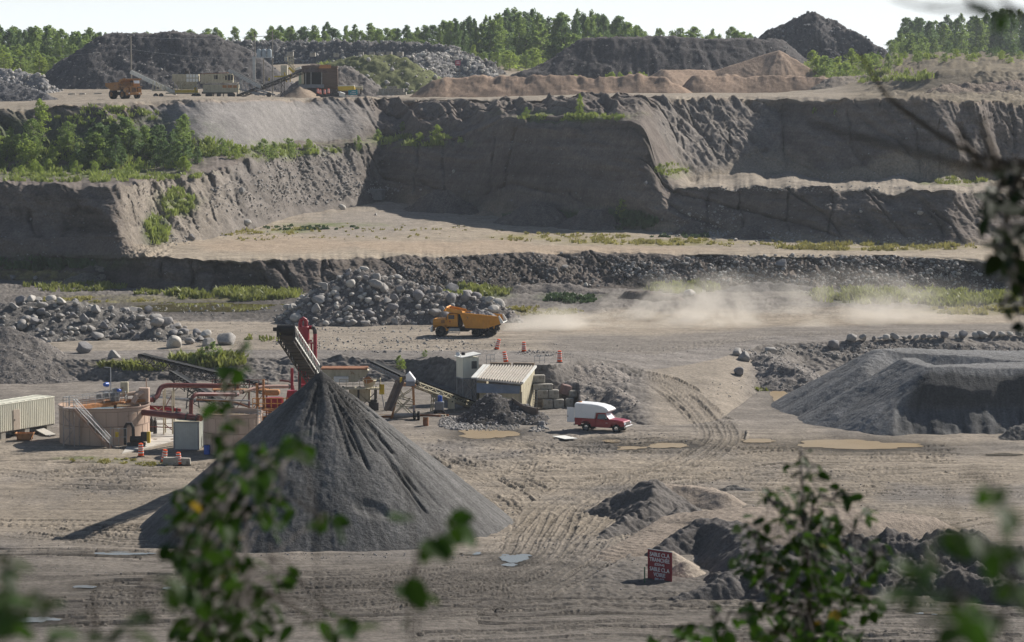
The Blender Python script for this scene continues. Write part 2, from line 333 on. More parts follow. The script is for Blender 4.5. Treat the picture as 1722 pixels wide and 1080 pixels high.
def track(pix, gauge=2.3, width=None, depth=None, tread=None, z=0.0, jit=0.0, solid=0.0):
    big = rng.random() < .3; width = width or (rng.uniform(.7, 1.0) if big else rng.uniform(.3, .55)); depth = depth or (rng.uniform(.09, .17) if big else rng.uniform(.03, .07)); gauge = rng.uniform(2.4, 3.0) if big else rng.uniform(1.7, 2.2); tread = rng.random() < .45 if tread is None else tread; per = rng.uniform(.4, .8); slant = rng.uniform(3, 7) * rng.choice([-1, 1])
    P = catmull([(v.x + rng.normal(0, jit), v.y + rng.normal(0, jit)) for v in (g0(a, min(b, 1300)) for a, b in pix)])
    d = np.gradient(P, axis=0); L = np.linalg.norm(d, axis=1) + 1e-9; s = np.cumsum(L); nrm = np.stack([-d[:, 1], d[:, 0]], 1) / L[:, None]
    fade = np.clip(1.5 * vn2(s / 8.0 + rng.random() * 99, s * 0 + 1.5, 3) + 0.42, 0, 1); fade = np.maximum(fade, solid)
    for side in (-1, 1):
        for off in np.arange(-width * 0.75, width * 0.75 + .01, 0.08):
            u = off / width; prof = -1.0 if abs(u) < .5 else 0.75
            q = P + nrm * (side * gauge / 2 + off)
            tr = 1.0 + (0.7 * np.sign(np.sin(s * 2 * math.pi / per + abs(u) * slant)) if tread and abs(u) < .5 else 0) + .35 * vn2(s / 1.3 + off * 3, s * 0 + side, 9)
            ix = ((q[:, 0] - GX0) / GR).astype(int); iy = ((q[:, 1] - GY0) / GR).astype(int); ok = (ix >= 0) & (ix < gw) & (iy >= 0) & (iy < gh)
            TR[iy[ok], ix[ok]] = np.where(fade[ok] > 0.08, (prof * tr * depth * fade)[ok], TR[iy[ok], ix[ok]])
            if abs(u) < .5: TD[iy[ok], ix[ok]] = np.maximum(TD[iy[ok], ix[ok]] * .7, fade[ok])
for k in range(46):      # long passes across the floor behind and right of the cone
    y0 = rng.uniform(742, 872); x0 = rng.uniform(640, 1250); x1 = x0 + rng.uniform(280, 900); c = rng.normal(0, 9)
    track([(x0, y0 + rng.normal(0, 5)), (x0 * .65 + x1 * .35, y0 + c), (x0 * .3 + x1 * .7, y0 + c * 1.2 + (y0 - 800) * .05), (x1, y0 + rng.normal(4, 8))])
for k in range(26):      # left side
    y0 = rng.uniform(775, 935); x0 = rng.uniform(-60, 120); x1 = x0 + rng.uniform(200, 460); c = rng.normal(0, 6)
    track([(x0, y0), (x0 * .5 + x1 * .5, y0 + c), (x1, y0 + rng.normal(0, 7))])
for k in range(34):      # the bend round the foot of the cone
    o = rng.normal(0, 1); e = rng.uniform(-90, 120)
    track([(rng.uniform(-50, 420), 1010 + o * 26), (560, 1000 + o * 22), (760, 972 + o * 16), (880 + o * 8, 930 + o * 10), (925 + o * 16, 890), (905 + o * 24, 850), (840 + o * 30, 806), (740 + e * .4 + o * 20, 772 + o * 8)], jit=.25)
for k in range(16):
    o = rng.normal(0, 1)
    track([(400 + o * 120, 1020 + o * 18), (800, 1010 + o * 14), (960 + o * 16, 950), (1010 + o * 12, 900 + o * 10), (1010, 850), (1110 + 20 * o, 800 + o * 8), (1300, 775 + o * 8), (1600, 770 + 12 * o)], jit=.2)
for k in range(9):       # up the ramp to the haul road
    o = rng.normal(0, 1)
    track([(1040 + o * 30, 830), (1090 + o * 12, 800), (1165 + o * 10, 770), (1215 + o * 10, 742), (1215 + o * 9, 716), (1180 + o * 12, 690), (1150 + o * 14, 662), (1100 + o * 14, 635), (1020 + o * 14, 612), (900 + o * 20, 594)], jit=.1)
for k in range(5):       # the main lane from the haul road round the cone to the near side
    o = (k - 2) * .75 + rng.normal(0, .35); track([(900, 592 + o), (1020, 611 + o), (1110 + o * 8, 640), (1180 + o * 9, 690), (1212 + o * 9, 735), (1165 + o * 10, 775 + o), (1090 + o * 10, 806 + o * 3), (1010 + o * 14, 850 + o * 3), (962 + o * 16, 900 + o * 3), (890 + o * 12, 952 + o * 7), (740, 992 + o * 9), (480, 1012 + o * 9), (150, 1022 + o * 9)], width=rng.uniform(.4, .9), depth=rng.uniform(.04, .09), solid=rng.uniform(.2, .75), jit=.2)
for k in range(5):
    o = k - 2; track([(1700, 800 + o * 7), (1400, 806 + o * 6), (1180, 800 + o * 5), (1030 + o * 8, 815 + o * 5), (940 + o * 10, 850), (905 + o * 12, 900), (850 + o * 10, 945 + o * 6), (640, 975 + o * 8), (380, 985 + o * 8)], width=rng.uniform(.4, .8), depth=rng.uniform(.04, .08), solid=rng.uniform(.2, .6), jit=.3)
for k in range(12):      # along the haul road
    o = rng.normal(0, 1); track([(380 + o * 40, 562 + o * 4), (640, 574 + o * 4), (900, 580 + o * 4), (1150, 576 + o * 4), (1400, 562 + o * 2), (1760, 553 + o * 2)], depth=.05)
for k in range(12):      # loops where loaders turn
    cx, cy = rng.uniform(740, 1000), rng.uniform(760, 850); rx, ry = rng.uniform(50, 150), rng.uniform(10, 26); a0 = rng.uniform(0, 6.28)
    track([(cx + rx * math.cos(a0 + q * .7), cy + ry * math.sin(a0 + q * .7)) for q in range(6)])
for k in range(14):
    y0 = rng.uniform(1000, 1090); x0 = rng.uniform(600, 1000)
    track([(x0, y0 + rng.normal(0, 6)), (x0 + 300, y0 - 8), (x0 + 700, y0 - 2), (x0 + 1000, y0 + 6)])
def sample(G, x, y):
    fx = np.clip((x - GX0) / GR, 0, gw - 1.01); fy = np.clip((y - GY0) / GR, 0, gh - 1.01); ix = fx.astype(int); iy = fy.astype(int)
    return G[iy, ix]
fl = segmask('floor1') | segmask('floor2') | segmask('floor0')
flz = fl[:, None] & (TX > GX0 + 1) & (TX < GX1 - 1) & (TY > GY0 + 1) & (TY < GY1 - 1)
flz = flz | ((segmask('bank') | segmask('pad') | segmask('road'))[:, None] & (PXg > 640) & (TX > GX0 + 1) & (TX < GX1 - 1) & (TY < GY1 - 1) & ((PXg > 1050) | ~segmask('bank')[:, None]))
trk = np.where(flz, sample(TR, TX, TY), 0); trd = np.where(flz, sample(TD, TX, TY), 0)
dZ += 1.35 * trk
STREAK = fbm2(TX / 14, TY / .8, 4, 33); STR2 = fbm2(TX / 5, TY / .45, 3, 37)
m = fl[:, None] * np.ones_like(TY)
dZ += m * (0.18 * fbm2(TX / 7, TY / 7, 3, 8) + 0.10 * STREAK * (0.6 + 0.6 * np.maximum(0, BIG * 2)) + 0.035 * DETAIL)
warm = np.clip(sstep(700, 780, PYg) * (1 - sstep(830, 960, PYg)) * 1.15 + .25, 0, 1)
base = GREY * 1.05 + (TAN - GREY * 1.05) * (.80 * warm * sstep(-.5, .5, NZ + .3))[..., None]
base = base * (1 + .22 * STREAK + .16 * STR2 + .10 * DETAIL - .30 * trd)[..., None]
near_vignette = sstep(880, 1010, PYg); mud = blob(500, 1000, 900, 60, .6, .5) * .16 + blob(230, 850, 240, 60, .6, .6) * .15 + blob(1500, 850, 400, 70, .7, .6) * .10  # lens vignetting imitated by a darker floor colour towards the camera
CH = np.maximum(0, fbm2(TX / 2.2, TY / 2.6, 4, 47, .6)); churn = np.clip(blob(960, 760, 330, 34, .6, .6) + blob(980, 905, 90, 70, .6, .5) + blob(1100, 1005, 260, 30, .6, .6), 0, 1)
dZ += m * churn * (.28 * CH + .06 * DET2)
base = base * (.95 - .24 * near_vignette - mud - .12 * np.maximum(0, NZ))[..., None]
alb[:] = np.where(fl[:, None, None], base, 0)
# --- bank, pad, road, apron
gv = 0.30 * fbm2(TX / 3.0, TY / 3.0, 4, 41, .6); ch = np.maximum(0, fbm2(TX / 8, TY / 5, 4, 43, .55))
for nme, amp in (('bank', 1.0), ('pad', .22), ('road', .16), ('apron', .9)):
    mm = segmask(nme)[:, None] * np.ones_like(TY)
    tp = np.minimum(1, 4 * t_of) * (np.minimum(1, 3 * (1 - t_of)) if nme == 'apron' else 1)
    if nme == 'bank': mm = mm * (1 - .85 * sstep(1060, 1110, PXg) * (1 - sstep(1240, 1290, PXg)))
    dZ += mm * amp * (gv + .9 * ch * tp + 0.14 * DETAIL + 0.10 * DET2)
roadt = TAN * .62 + GREY * .42
for nme, c in (('bank', GREY * .93), ('pad', GREY * 1.1), ('road', roadt), ('apron', GREY * .80)):
    mm = segmask(nme)
    cc = c * (1 + .20 * STREAK + .12 * STR2 + .14 * DETAIL + .15 * NZ)[..., None] if nme in ('road', 'pad') else c * (1 + .22 * NZ + .25 * DETAIL + .2 * DET2)[..., None]
    alb[mm] = cc[mm]
alb *= np.where(fl[:, None, None], 1, (1 - .30 * trd)[..., None])
mr = segmask('bank')[:, None] * sstep(1070, 1120, PXg) * (1 - sstep(1230, 1290, PXg)); alb += (roadt * (1 + .15 * STREAK - .30 * trd)[..., None] - alb) * mr[..., None]
# flat haul-road lane and the pale dusty yard behind it
lane = segmask('road')[:, None] * sstep(.15, .3, t_of) * (1 - sstep(.8, .98, t_of)); dZ *= (1 - .55 * lane)
yard = segmask('apron')[:, None] * sstep(830, 950, PXg) * (1 - sstep(.16, .42, t_of + .16 * NZ)); alb += (TAN * 1.02 * (1 + .16 * STREAK)[..., None] - alb) * (yard * .85)[..., None]; dZ *= (1 - .6 * yard)
lane2 = segmask('road')[:, None] * sstep(880, 960, PXg) * (1 - sstep(.45, .7, t_of + .1 * NZ)); alb += (GREY * .92 * (1 + .25 * STREAK)[..., None] - alb) * (lane2 * .75)[..., None]
yard2 = segmask('road')[:, None] * sstep(880, 960, PXg) * sstep(.5, .8, t_of); alb += (TAN * (1 + .16 * STREAK)[..., None] - alb) * (yard2 * .8)[..., None]
# --- walls
uu = TX * 0.85 + TY * 0.5      # runs along the pit walls
def wallnoise(s, seed): return ridged2(uu / s + TZ * .018, TZ / (s * 4.5) + 3.1, 3, seed)
g1 = wallnoise(9, 51); g2 = wallnoise(3.2, 53); g3 = fbm2(uu / 1.0, TZ / 2.6, 3, 57); bulge = fbm2(uu / 16, TZ / 12, 2, 59)
taper = np.minimum(1, 3.5 * t_of) * np.minimum(1, .45 + 6 * (1 - t_of))
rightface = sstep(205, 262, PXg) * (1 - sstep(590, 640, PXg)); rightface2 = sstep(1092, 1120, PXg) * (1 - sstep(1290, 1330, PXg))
slant = fbm2((TX * .9 + TZ * .8) / 1.7, (TZ * .9 - TX * .6) / 7, 4, 61, .6)      # rills running down the lit slopes
for nme, a1, a2, a3 in (('cliff1', .9, .6, .42), ('wall', 2.3, .8, .35), ('upper', 2.9, 1.0, .45)):
    mm = segmask(nme)[:, None] * np.ones_like(TY); tp = taper if nme != 'upper' else np.minimum(1, 4 * t_of)
    dY += mm * tp * -(a1 * g1 * .8 + a2 * g2 * .7 + a3 * g3 + 2.3 * bulge)
    dZ += mm * (0.12 * DETAIL + .1 * DET2) * np.minimum(1, 5 * t_of)
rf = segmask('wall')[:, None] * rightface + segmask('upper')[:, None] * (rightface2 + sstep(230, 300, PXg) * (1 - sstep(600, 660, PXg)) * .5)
dZ += rf * (1.35 * slant + .3 * DETAIL) * np.minimum(1, 5 * t_of); dY *= (1 - .55 * rf)
rub = segmask('wall')[:, None] * sstep(330, 430, PXg) * (1 - sstep(590, 640, PXg)); dZ += rub * .8 * np.maximum(0, fbm2(TX / 1.6, TZ / 1.3, 3, 66, .65)) * np.minimum(1, 4 * t_of)
# cliff below the mid terrace, right of the boulder heap: eroded and rubbly
er = segmask('cliff1')[:, None] * sstep(600, 720, PXg); sl2 = fbm2((TX - TZ * .75) / 1.3, TZ / 6, 3, 68, .6)
dZ += er * (.55 * sl2 + .3 * DETAIL + .25 * DET2) * np.minimum(1, 4 * t_of) * np.minimum(1, 4 * (1 - t_of))
CRK = [(1318, 172, 290, 4), (1428, 178, 262, 9), (1575, 195, 300, 6), (1700, 190, 300, 8), (835, 205, 330, -12), (705, 240, 330, -8), (745, 240, 335, 5), (1192, 325, 395, -3), (1245, 322, 392, 5), (1325, 322, 395, 4), (1402, 325, 395, -9), (1540, 205, 290, 7), (320, 440, 492, 2), (362, 440, 492, -6), (480, 440, 492, 8), (545, 436, 470, -3), (870, 210, 350, -30), (270, 440, 470, 3)]
crk = np.zeros_like(TY)
for cx, y0, y1, sl in CRK:
    u = (PYg - y0) / (y1 - y0); w = (PXg - cx - sl * u - 4 * fbm2(PYg / 23, PYg * 0 + cx * 1.7, 3, 7)); wd = 1.6 + 1.6 * np.abs(vn2(PYg / 12, PYg * 0 + cx, 19)); crk = np.maximum(crk, (.45 + .55 * np.abs(vn2(PYg / 19 + cx, PYg * 0, 23))) * np.exp(-(w / wd) ** 2) * sstep(-.05, .1, u) * (1 - sstep(.85, 1.05, u)))
walls = (segmask('wall') | segmask('upper') | segmask('cliff1'))[:, None]
dY += walls * crk * 1.9
# fluted crests of the right upper wall
fl2 = segmask('upper')[:, None] * sstep(1320, 1360, PXg); dY += fl2 * -2.6 * np.abs(np.sin(PXg / 41 + .5 * NZ)) * np.minimum(1, 3 * t_of)
fan_mask = segmask('upper')[:, None] * blob(430, 205, 175, 44, .3, .2)
# ragged, notched crests with soil slumping below them
notch = np.maximum(0, fbm2(uu / 6.5, TZ * .02, 4, 101, .62) + .08); notch2 = np.maximum(0, fbm2(uu / 2.0, TZ * .05, 3, 103, .6))
for nme, t0, a in (('wall', .55, 3.4), ('upper', .35, 4.2), ('cliff1', .35, 1.7)):
    mm = segmask(nme)[:, None] * sstep(t0, 1.0, t_of); dY += mm * (a * notch + .35 * a * notch2); dZ -= mm * (.38 * a * notch + .15 * a * notch2)
for nme, a, k_ in (('ledge', 3.4, .38), ('top', 4.2, .38), ('terrace', 1.7, .38)):
    mm = segmask(nme)[:, None] * (1 - sstep(0, .10 if nme != 'ledge' else .35, t_of)); dY += mm * (a * notch + .35 * a * notch2); dZ -= mm * k_ * (a * notch + .4 * a * notch2)
for below, above, sd, a, wb, wa in (('cliff1', 'terrace', 210, 3.2, .22, .07), ('wall', 'ledge', 220, 6.0, .14, .25), ('upper', 'top', 230, 3.0, .14, .12), ('ledge', 'upper', 240, 4.5, .5, .09), ('terrace', 'wall', 250, 2.5, .10, .07)):
    j_ = -(jag(sd, a) / FPX)[None, :] * TY * .8; dZ += segmask(below)[:, None] * j_ * np.exp(-(1 - t_of) / wb) + segmask(above)[:, None] * j_ * np.exp(-t_of / wa)
cw = segmask('terrace')[:, None] * (1 - wl)[None, :]; dY += cw * -(1.6 * fbm2(uu / 6, TZ / 5, 4, 131, .6) + .6 * np.maximum(0, fbm2(uu / 2, TZ / 2, 3, 133)))
edge = sstep(185, 215, PXg) * (1 - sstep(262, 300, PXg)) * (segmask('terrace') | segmask('wall'))[:, None]; dZ += edge * (.7 * slant + .35 * DETAIL + .3 * DET2)
# gullied slopes above the shaded wall, and its rough mid height
gul = ridged2((TX * .9 + (TZ - 30) * .9) / 5.0 + .25 * NZ, TY / 40, 3, 107); mg = segmask('upper')[:, None] * (sstep(590, 650, PXg) * (1 - sstep(1075, 1100, PXg)) + (1 - sstep(240, 330, PXg)) * .8); dZ += mg * np.minimum(1, 5 * t_of) * np.minimum(1, .3 + 4 * (1 - t_of)) * (2.2 * gul + .6 * slant)
face = (segmask('wall') | segmask('upper') | segmask('cliff1'))[:, None] * np.minimum(1, 5 * t_of)
dY += face * (-.8 * fbm2(uu / 2.4, TZ / 1.7, 4, 111, .65) - 1.3 * np.maximum(0, fbm2(uu / 7, TZ / 5, 3, 113)))
# rain-cut incisions, slanting and broken up
warp = 1.1 * fbm2(uu / 7, TZ / 6, 3, 141); inc = np.zeros_like(TY)
for s_, sl, k_, w_ in ((5.5, .30, 143, .085), (2.6, -.18, 147, .075), (9.0, .55, 151, .06)):
    nz = vn2((uu + sl * TZ) / s_ + warp * 1.4 / s_, TZ / (s_ * 6) + k_, k_); brk = sstep(-.15, .35, fbm2(uu / (s_ * 2.2), TZ / (s_ * 1.6), 2, k_ + 2)); inc = np.maximum(inc, np.exp(-(nz / w_) ** 2) * brk)
inw = (segmask('wall') | segmask('upper') | segmask('cliff1'))[:, None] * np.minimum(1, 3 * t_of) * (1 - .9 * fan_mask); dY += inw * inc * 1.25; dZ -= inw * inc * .35
stain = fbm2(uu / 2.2, TZ / 16, 4, 117, .6); slough = np.maximum(0, fbm2(uu / 9, TZ / 7, 4, 119, .6))
damp = fbm2(uu / 12, TZ / 9, 4, 121, .55); strat = fbm2(uu / 40, TZ / .8, 3, 75)
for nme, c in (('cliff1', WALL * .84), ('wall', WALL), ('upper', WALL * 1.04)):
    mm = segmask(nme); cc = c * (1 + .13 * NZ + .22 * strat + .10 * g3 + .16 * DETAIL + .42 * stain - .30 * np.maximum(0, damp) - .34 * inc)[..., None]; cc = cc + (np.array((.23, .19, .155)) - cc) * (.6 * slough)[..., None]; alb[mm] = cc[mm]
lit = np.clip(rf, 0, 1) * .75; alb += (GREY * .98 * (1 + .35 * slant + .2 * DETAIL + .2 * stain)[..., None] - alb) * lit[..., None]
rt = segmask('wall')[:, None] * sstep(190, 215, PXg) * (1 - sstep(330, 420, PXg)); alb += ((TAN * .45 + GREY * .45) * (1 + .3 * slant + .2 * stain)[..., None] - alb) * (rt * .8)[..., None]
fan = segmask('upper')[:, None] * blob(430, 205, 175, 44, .3, .2); alb += (np.array((.215, .20, .19)) * (1 + .10 * DETAIL + .10 * NZ)[..., None] - alb) * fan[..., None]; dY *= (1 - .9 * fan); dZ *= (1 - .8 * fan)
# --- terrace, ledge, top
mm = segmask('terrace')[:, None] * (wl[None, :]) * np.ones_like(TY)
dZ += mm * (.18 * fbm2(TX / 6, TY / 8, 3, 81) + .06 * DETAIL) * np.minimum(1, 6 * t_of)
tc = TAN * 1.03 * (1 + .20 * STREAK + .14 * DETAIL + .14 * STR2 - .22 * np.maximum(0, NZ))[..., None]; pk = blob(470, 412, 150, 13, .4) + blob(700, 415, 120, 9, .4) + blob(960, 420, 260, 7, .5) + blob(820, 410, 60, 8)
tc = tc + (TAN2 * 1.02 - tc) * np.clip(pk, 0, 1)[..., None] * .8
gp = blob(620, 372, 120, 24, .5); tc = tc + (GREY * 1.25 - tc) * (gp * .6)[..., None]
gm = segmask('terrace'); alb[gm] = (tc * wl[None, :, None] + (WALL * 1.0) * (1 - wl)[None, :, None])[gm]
mm = segmask('ledge')[:, None] * np.ones_like(TY); dZ += mm * (.5 * fbm2(TX / 7, TY / 7, 3, 85) + .12 * DETAIL) * np.minimum(1, 5 * t_of)
lc = (TAN * .62 + GREY * .40) * (1 + .25 * NZ + .15 * DETAIL)[..., None]; lw = sstep(1120, 1160, PXg)[..., None]; lc = lc * lw + (WALL * 1.15 * (1 + .2 * DETAIL)[..., None]) * (1 - lw); gm = segmask('ledge'); alb[gm] = lc[gm]
talus = segmask('upper')[:, None] * sstep(1130, 1180, PXg) * (1 - sstep(.08, .32, t_of + .12 * np.sin(PXg / 36.) + .15 * NZ)); alb += (TAN * .95 - alb) * (talus * .8)[..., None]
tal2 = segmask('wall')[:, None] * sstep(640, 700, PXg) * (1 - sstep(.05, .2, t_of + .16 * NZ)); alb += (TAN * .9 - alb) * (tal2 * .7)[..., None]
rim = (segmask('upper')[:, None] * sstep(.93, 1.0, t_of)); alb += (TAN2 * .9 - alb) * (rim * .5)[..., None]
for nme in ('top', 'top2', 'far', 'far2', 'far3'):
    gm = segmask(nme); mm = gm[:, None] * np.ones_like(TY)
    if nme != 'far3': dZ += mm * sstep(1420, 1480, PXg) * 1.9 * np.maximum(0, fbm2(TX / 5, TY / 7, 4, 93, .62)); dZ += mm * (.25 * fbm2(TX / 9, TY / 9, 3, 91) + .08 * DETAIL) * (np.minimum(1, 5 * t_of) if nme == 'top' else 1)
    c = (TAN * .7 + GREY * .25) if nme in ('top', 'top2') else (TAN * .9 if nme == 'far' else GREEN * .9)
    cc = c * (1 + .16 * NZ + .12 * STREAK + .1 * DETAIL)[..., None]; rw = sstep(1390, 1470, PXg)[..., None] * (.95 if nme in ('far', 'far2') else .75); cc = cc + (np.array((.135, .112, .078)) * (1 + .5 * NZ + .3 * DETAIL)[..., None] - cc) * rw; alb[gm] = cc[gm]
# --- plant cover on the ground (grass itself is scattered later)
def green(cx, cy, rx, ry, c=GREEN, k=.8, wob=.5):
    global alb
    w = blob(cx, cy, rx, ry, .45, wob); w = w * np.clip(.55 + 1.3 * NZ + .8 * DETAIL, 0, 1) * k; alb = alb + (c * (1 + .3 * DETAIL)[..., None] - alb) * w[..., None]
for a in [(120, 291, 200, 9, GREEN, .95), (30, 240, 150, 50, DGREEN, .7), (230, 240, 130, 45, DGREEN, .85), (470, 252, 110, 14), (300, 342, 40, 20), (265, 388, 26, 26, DGREEN), (690, 238, 90, 9), (950, 196, 110, 6), (1040, 368, 70, 18, DGREEN, .95), (920, 362, 70, 10, DGREEN), (1130, 286, 30, 12), (560, 378, 90, 4), (480, 388, 50, 5),
          (940, 398, 120, 6, OCHRE), (1100, 408, 160, 5, OCHRE), (1460, 416, 170, 6, OCHRE), (380, 498, 110, 9, OCHRE, .95), (60, 462, 90, 10, OCHRE, .7), (800, 492, 70, 12), (960, 500, 60, 8, DGREEN), (1150, 484, 60, 10, GREEN), (1480, 496, 120, 14, GREEN, .95), (1640, 502, 100, 14, GREEN, .9), (1650, 522, 120, 8, OCHRE, .7), (900, 525, 70, 8, OCHRE, .6), (200, 505, 120, 8, OCHRE, .6), (350, 605, 60, 14, GREEN, .8), (230, 615, 70, 8, OCHRE, .8), (150, 772, 60, 3, GREEN, .8), (230, 778, 70, 4, DGREEN, .6), (1600, 305, 60, 6, GREEN), (90, 440, 140, 14, DGREEN, .6)]: green(*a)
wet = blob(870, 944, 60, 9, .5) + blob(150, 934, 130, 4, .5) + blob(1060, 745, 150, 9, .5) + blob(1400, 752, 200, 13, .5) + blob(820, 732, 70, 9, .5)
alb *= (1 - .35 * np.clip(wet, 0, 1))[..., None]
# hollows that hold water: column, row, half sizes, kind (t tan, s clear, g green-brown)
PUDS = [(1440, 749, 98, 9, 't'), (818, 730, 50, 7, 't'), (1130, 750, 36, 4.5, 't'), (1062, 754, 26, 3, 't'), (1318, 668, 20, 15, 't'), (1030, 741, 16, 2, 't'), (862, 941, 24, 7, 's'), (795, 931, 18, 3, 's'), (858, 951, 13, 3, 's'), (295, 990, 30, 4, 's'), (145, 987, 20, 3, 's'), (60, 1043, 42, 5, 's'), (200, 932, 64, 2.6, 's'), (1690, 765, 28, 2, 's'), (345, 517, 122, 9, 'g'), (1275, 742, 24, 3, 't'), (1600, 1032, 74, 4, 's'), (882, 935, 12, 3, 's')]
for cx, cy, rx, ry, kd in PUDS:
    w = blob(cx, cy, rx * 1.15, ry * 1.25, .3, .25); dZ = dZ * (1 - .9 * w) - .06 * w; w2 = blob(cx, cy, rx * 1.7, ry * 2.2, .6, .5); alb *= (1 - .22 * w - .30 * w2)[..., None]
FY = TY + dY; FZ = TZ + dZ; FX = TX
V = np.stack([FX, FY, FZ], -1).reshape(-1, 3)
ii = np.arange(NR * NC).reshape(NR, NC)
Q = np.stack([ii[:-1, :-1], ii[:-1, 1:], ii[1:, 1:], ii[1:, :-1]], -1).reshape(-1, 4)
M_ground = mat("ground_earth", (0, 0, 0), rough=.95, attr="alb", var=.20, scale=.35, fine=(2.4, .30), bump=.11, bscale=1.7, spec=.10)
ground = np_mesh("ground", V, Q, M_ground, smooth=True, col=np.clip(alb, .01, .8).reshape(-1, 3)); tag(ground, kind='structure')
FPY = py_of(FY, FZ)
def G(px, py):
    """point of the ground seen at a place of the valley given by column and row"""
    c = int(np.clip(np.searchsorted(COLS, px), 1, NC - 1)); c = c if abs(COLS[c] - px) < abs(COLS[c - 1] - px) else c - 1
    col = FPY[:, c]; k = np.nonzero(col <= py)[0]; k = int(k[0]) if len(k) else NR - 1; k = max(k, 1)
    t = (col[k - 1] - py) / max(col[k - 1] - col[k], 1e-6); t = min(max(t, 0), 1)
    Y = FY[k - 1, c] * (1 - t) + FY[k, c] * t; z = FZ[k - 1, c] * (1 - t) + FZ[k, c] * t
    return Vector((float(x_of(px, Y, z)), float(Y), float(z)))
def gz(x, y):
    """ground height under a plan position"""
    z = 0.0
    for _ in range(3):
        px = px_of(x, y, z); c = int(np.clip(round(np.interp(px, COLS, np.arange(NC))), 0, NC - 1)); z = float(np.interp(y, FY[:, c], FZ[:, c]))
    return z
def gz_arr(x, y):
    x = np.asarray(x, float); y = np.asarray(y, float); z = np.zeros_like(x); sm = {}
    for _ in range(2):
        c = np.clip(np.rint(np.interp(px_of(x, y, z), COLS, np.arange(NC))), 0, NC - 1).astype(int)
        for k in np.unique(c):
            w = c == k
            if k not in sm: o = np.argsort(FY[:, k], kind='stable'); sm[k] = (FY[o, k], FZ[o, k])
            z[w] = np.interp(y[w], *sm[k])
    return z
# camera-side hill that the photographer stands on (falls away below the view)
hx = np.linspace(-60, 60, 90); hy = np.concatenate([np.linspace(-40, 10, 30), np.linspace(10.5, 90, 70)])
HXX, HYY = np.meshgrid(hx, hy); HZZ = 34.3 - np.maximum(0, HYY - 8.5) * .62 + .35 * fbm2(HXX / 5, HYY / 5, 3, 3) * sstep(10, 16, HYY) + .1 * fbm2(HXX / 2, HYY / 2, 2, 4) - .25 * np.maximum(0, HYY - 4).clip(0, 4.5) * .4
HV = np.stack([HXX, HYY, HZZ], -1).reshape(-1, 3); k = np.arange(len(hx) * len(hy)).reshape(len(hy), len(hx))
HQ = np.stack([k[:-1, :-1], k[:-1, 1:], k[1:, 1:], k[1:, :-1]], -1).reshape(-1, 4)
hc = (OCHRE * .6 + GREEN * .4) * (1 + .4 * fbm2(HXX / 1.5, HYY / 1.5, 3, 9))[..., None]
tag(np_mesh("hillside", HV, HQ, M_ground, smooth=True, col=hc.reshape(-1, 3)), kind='structure')
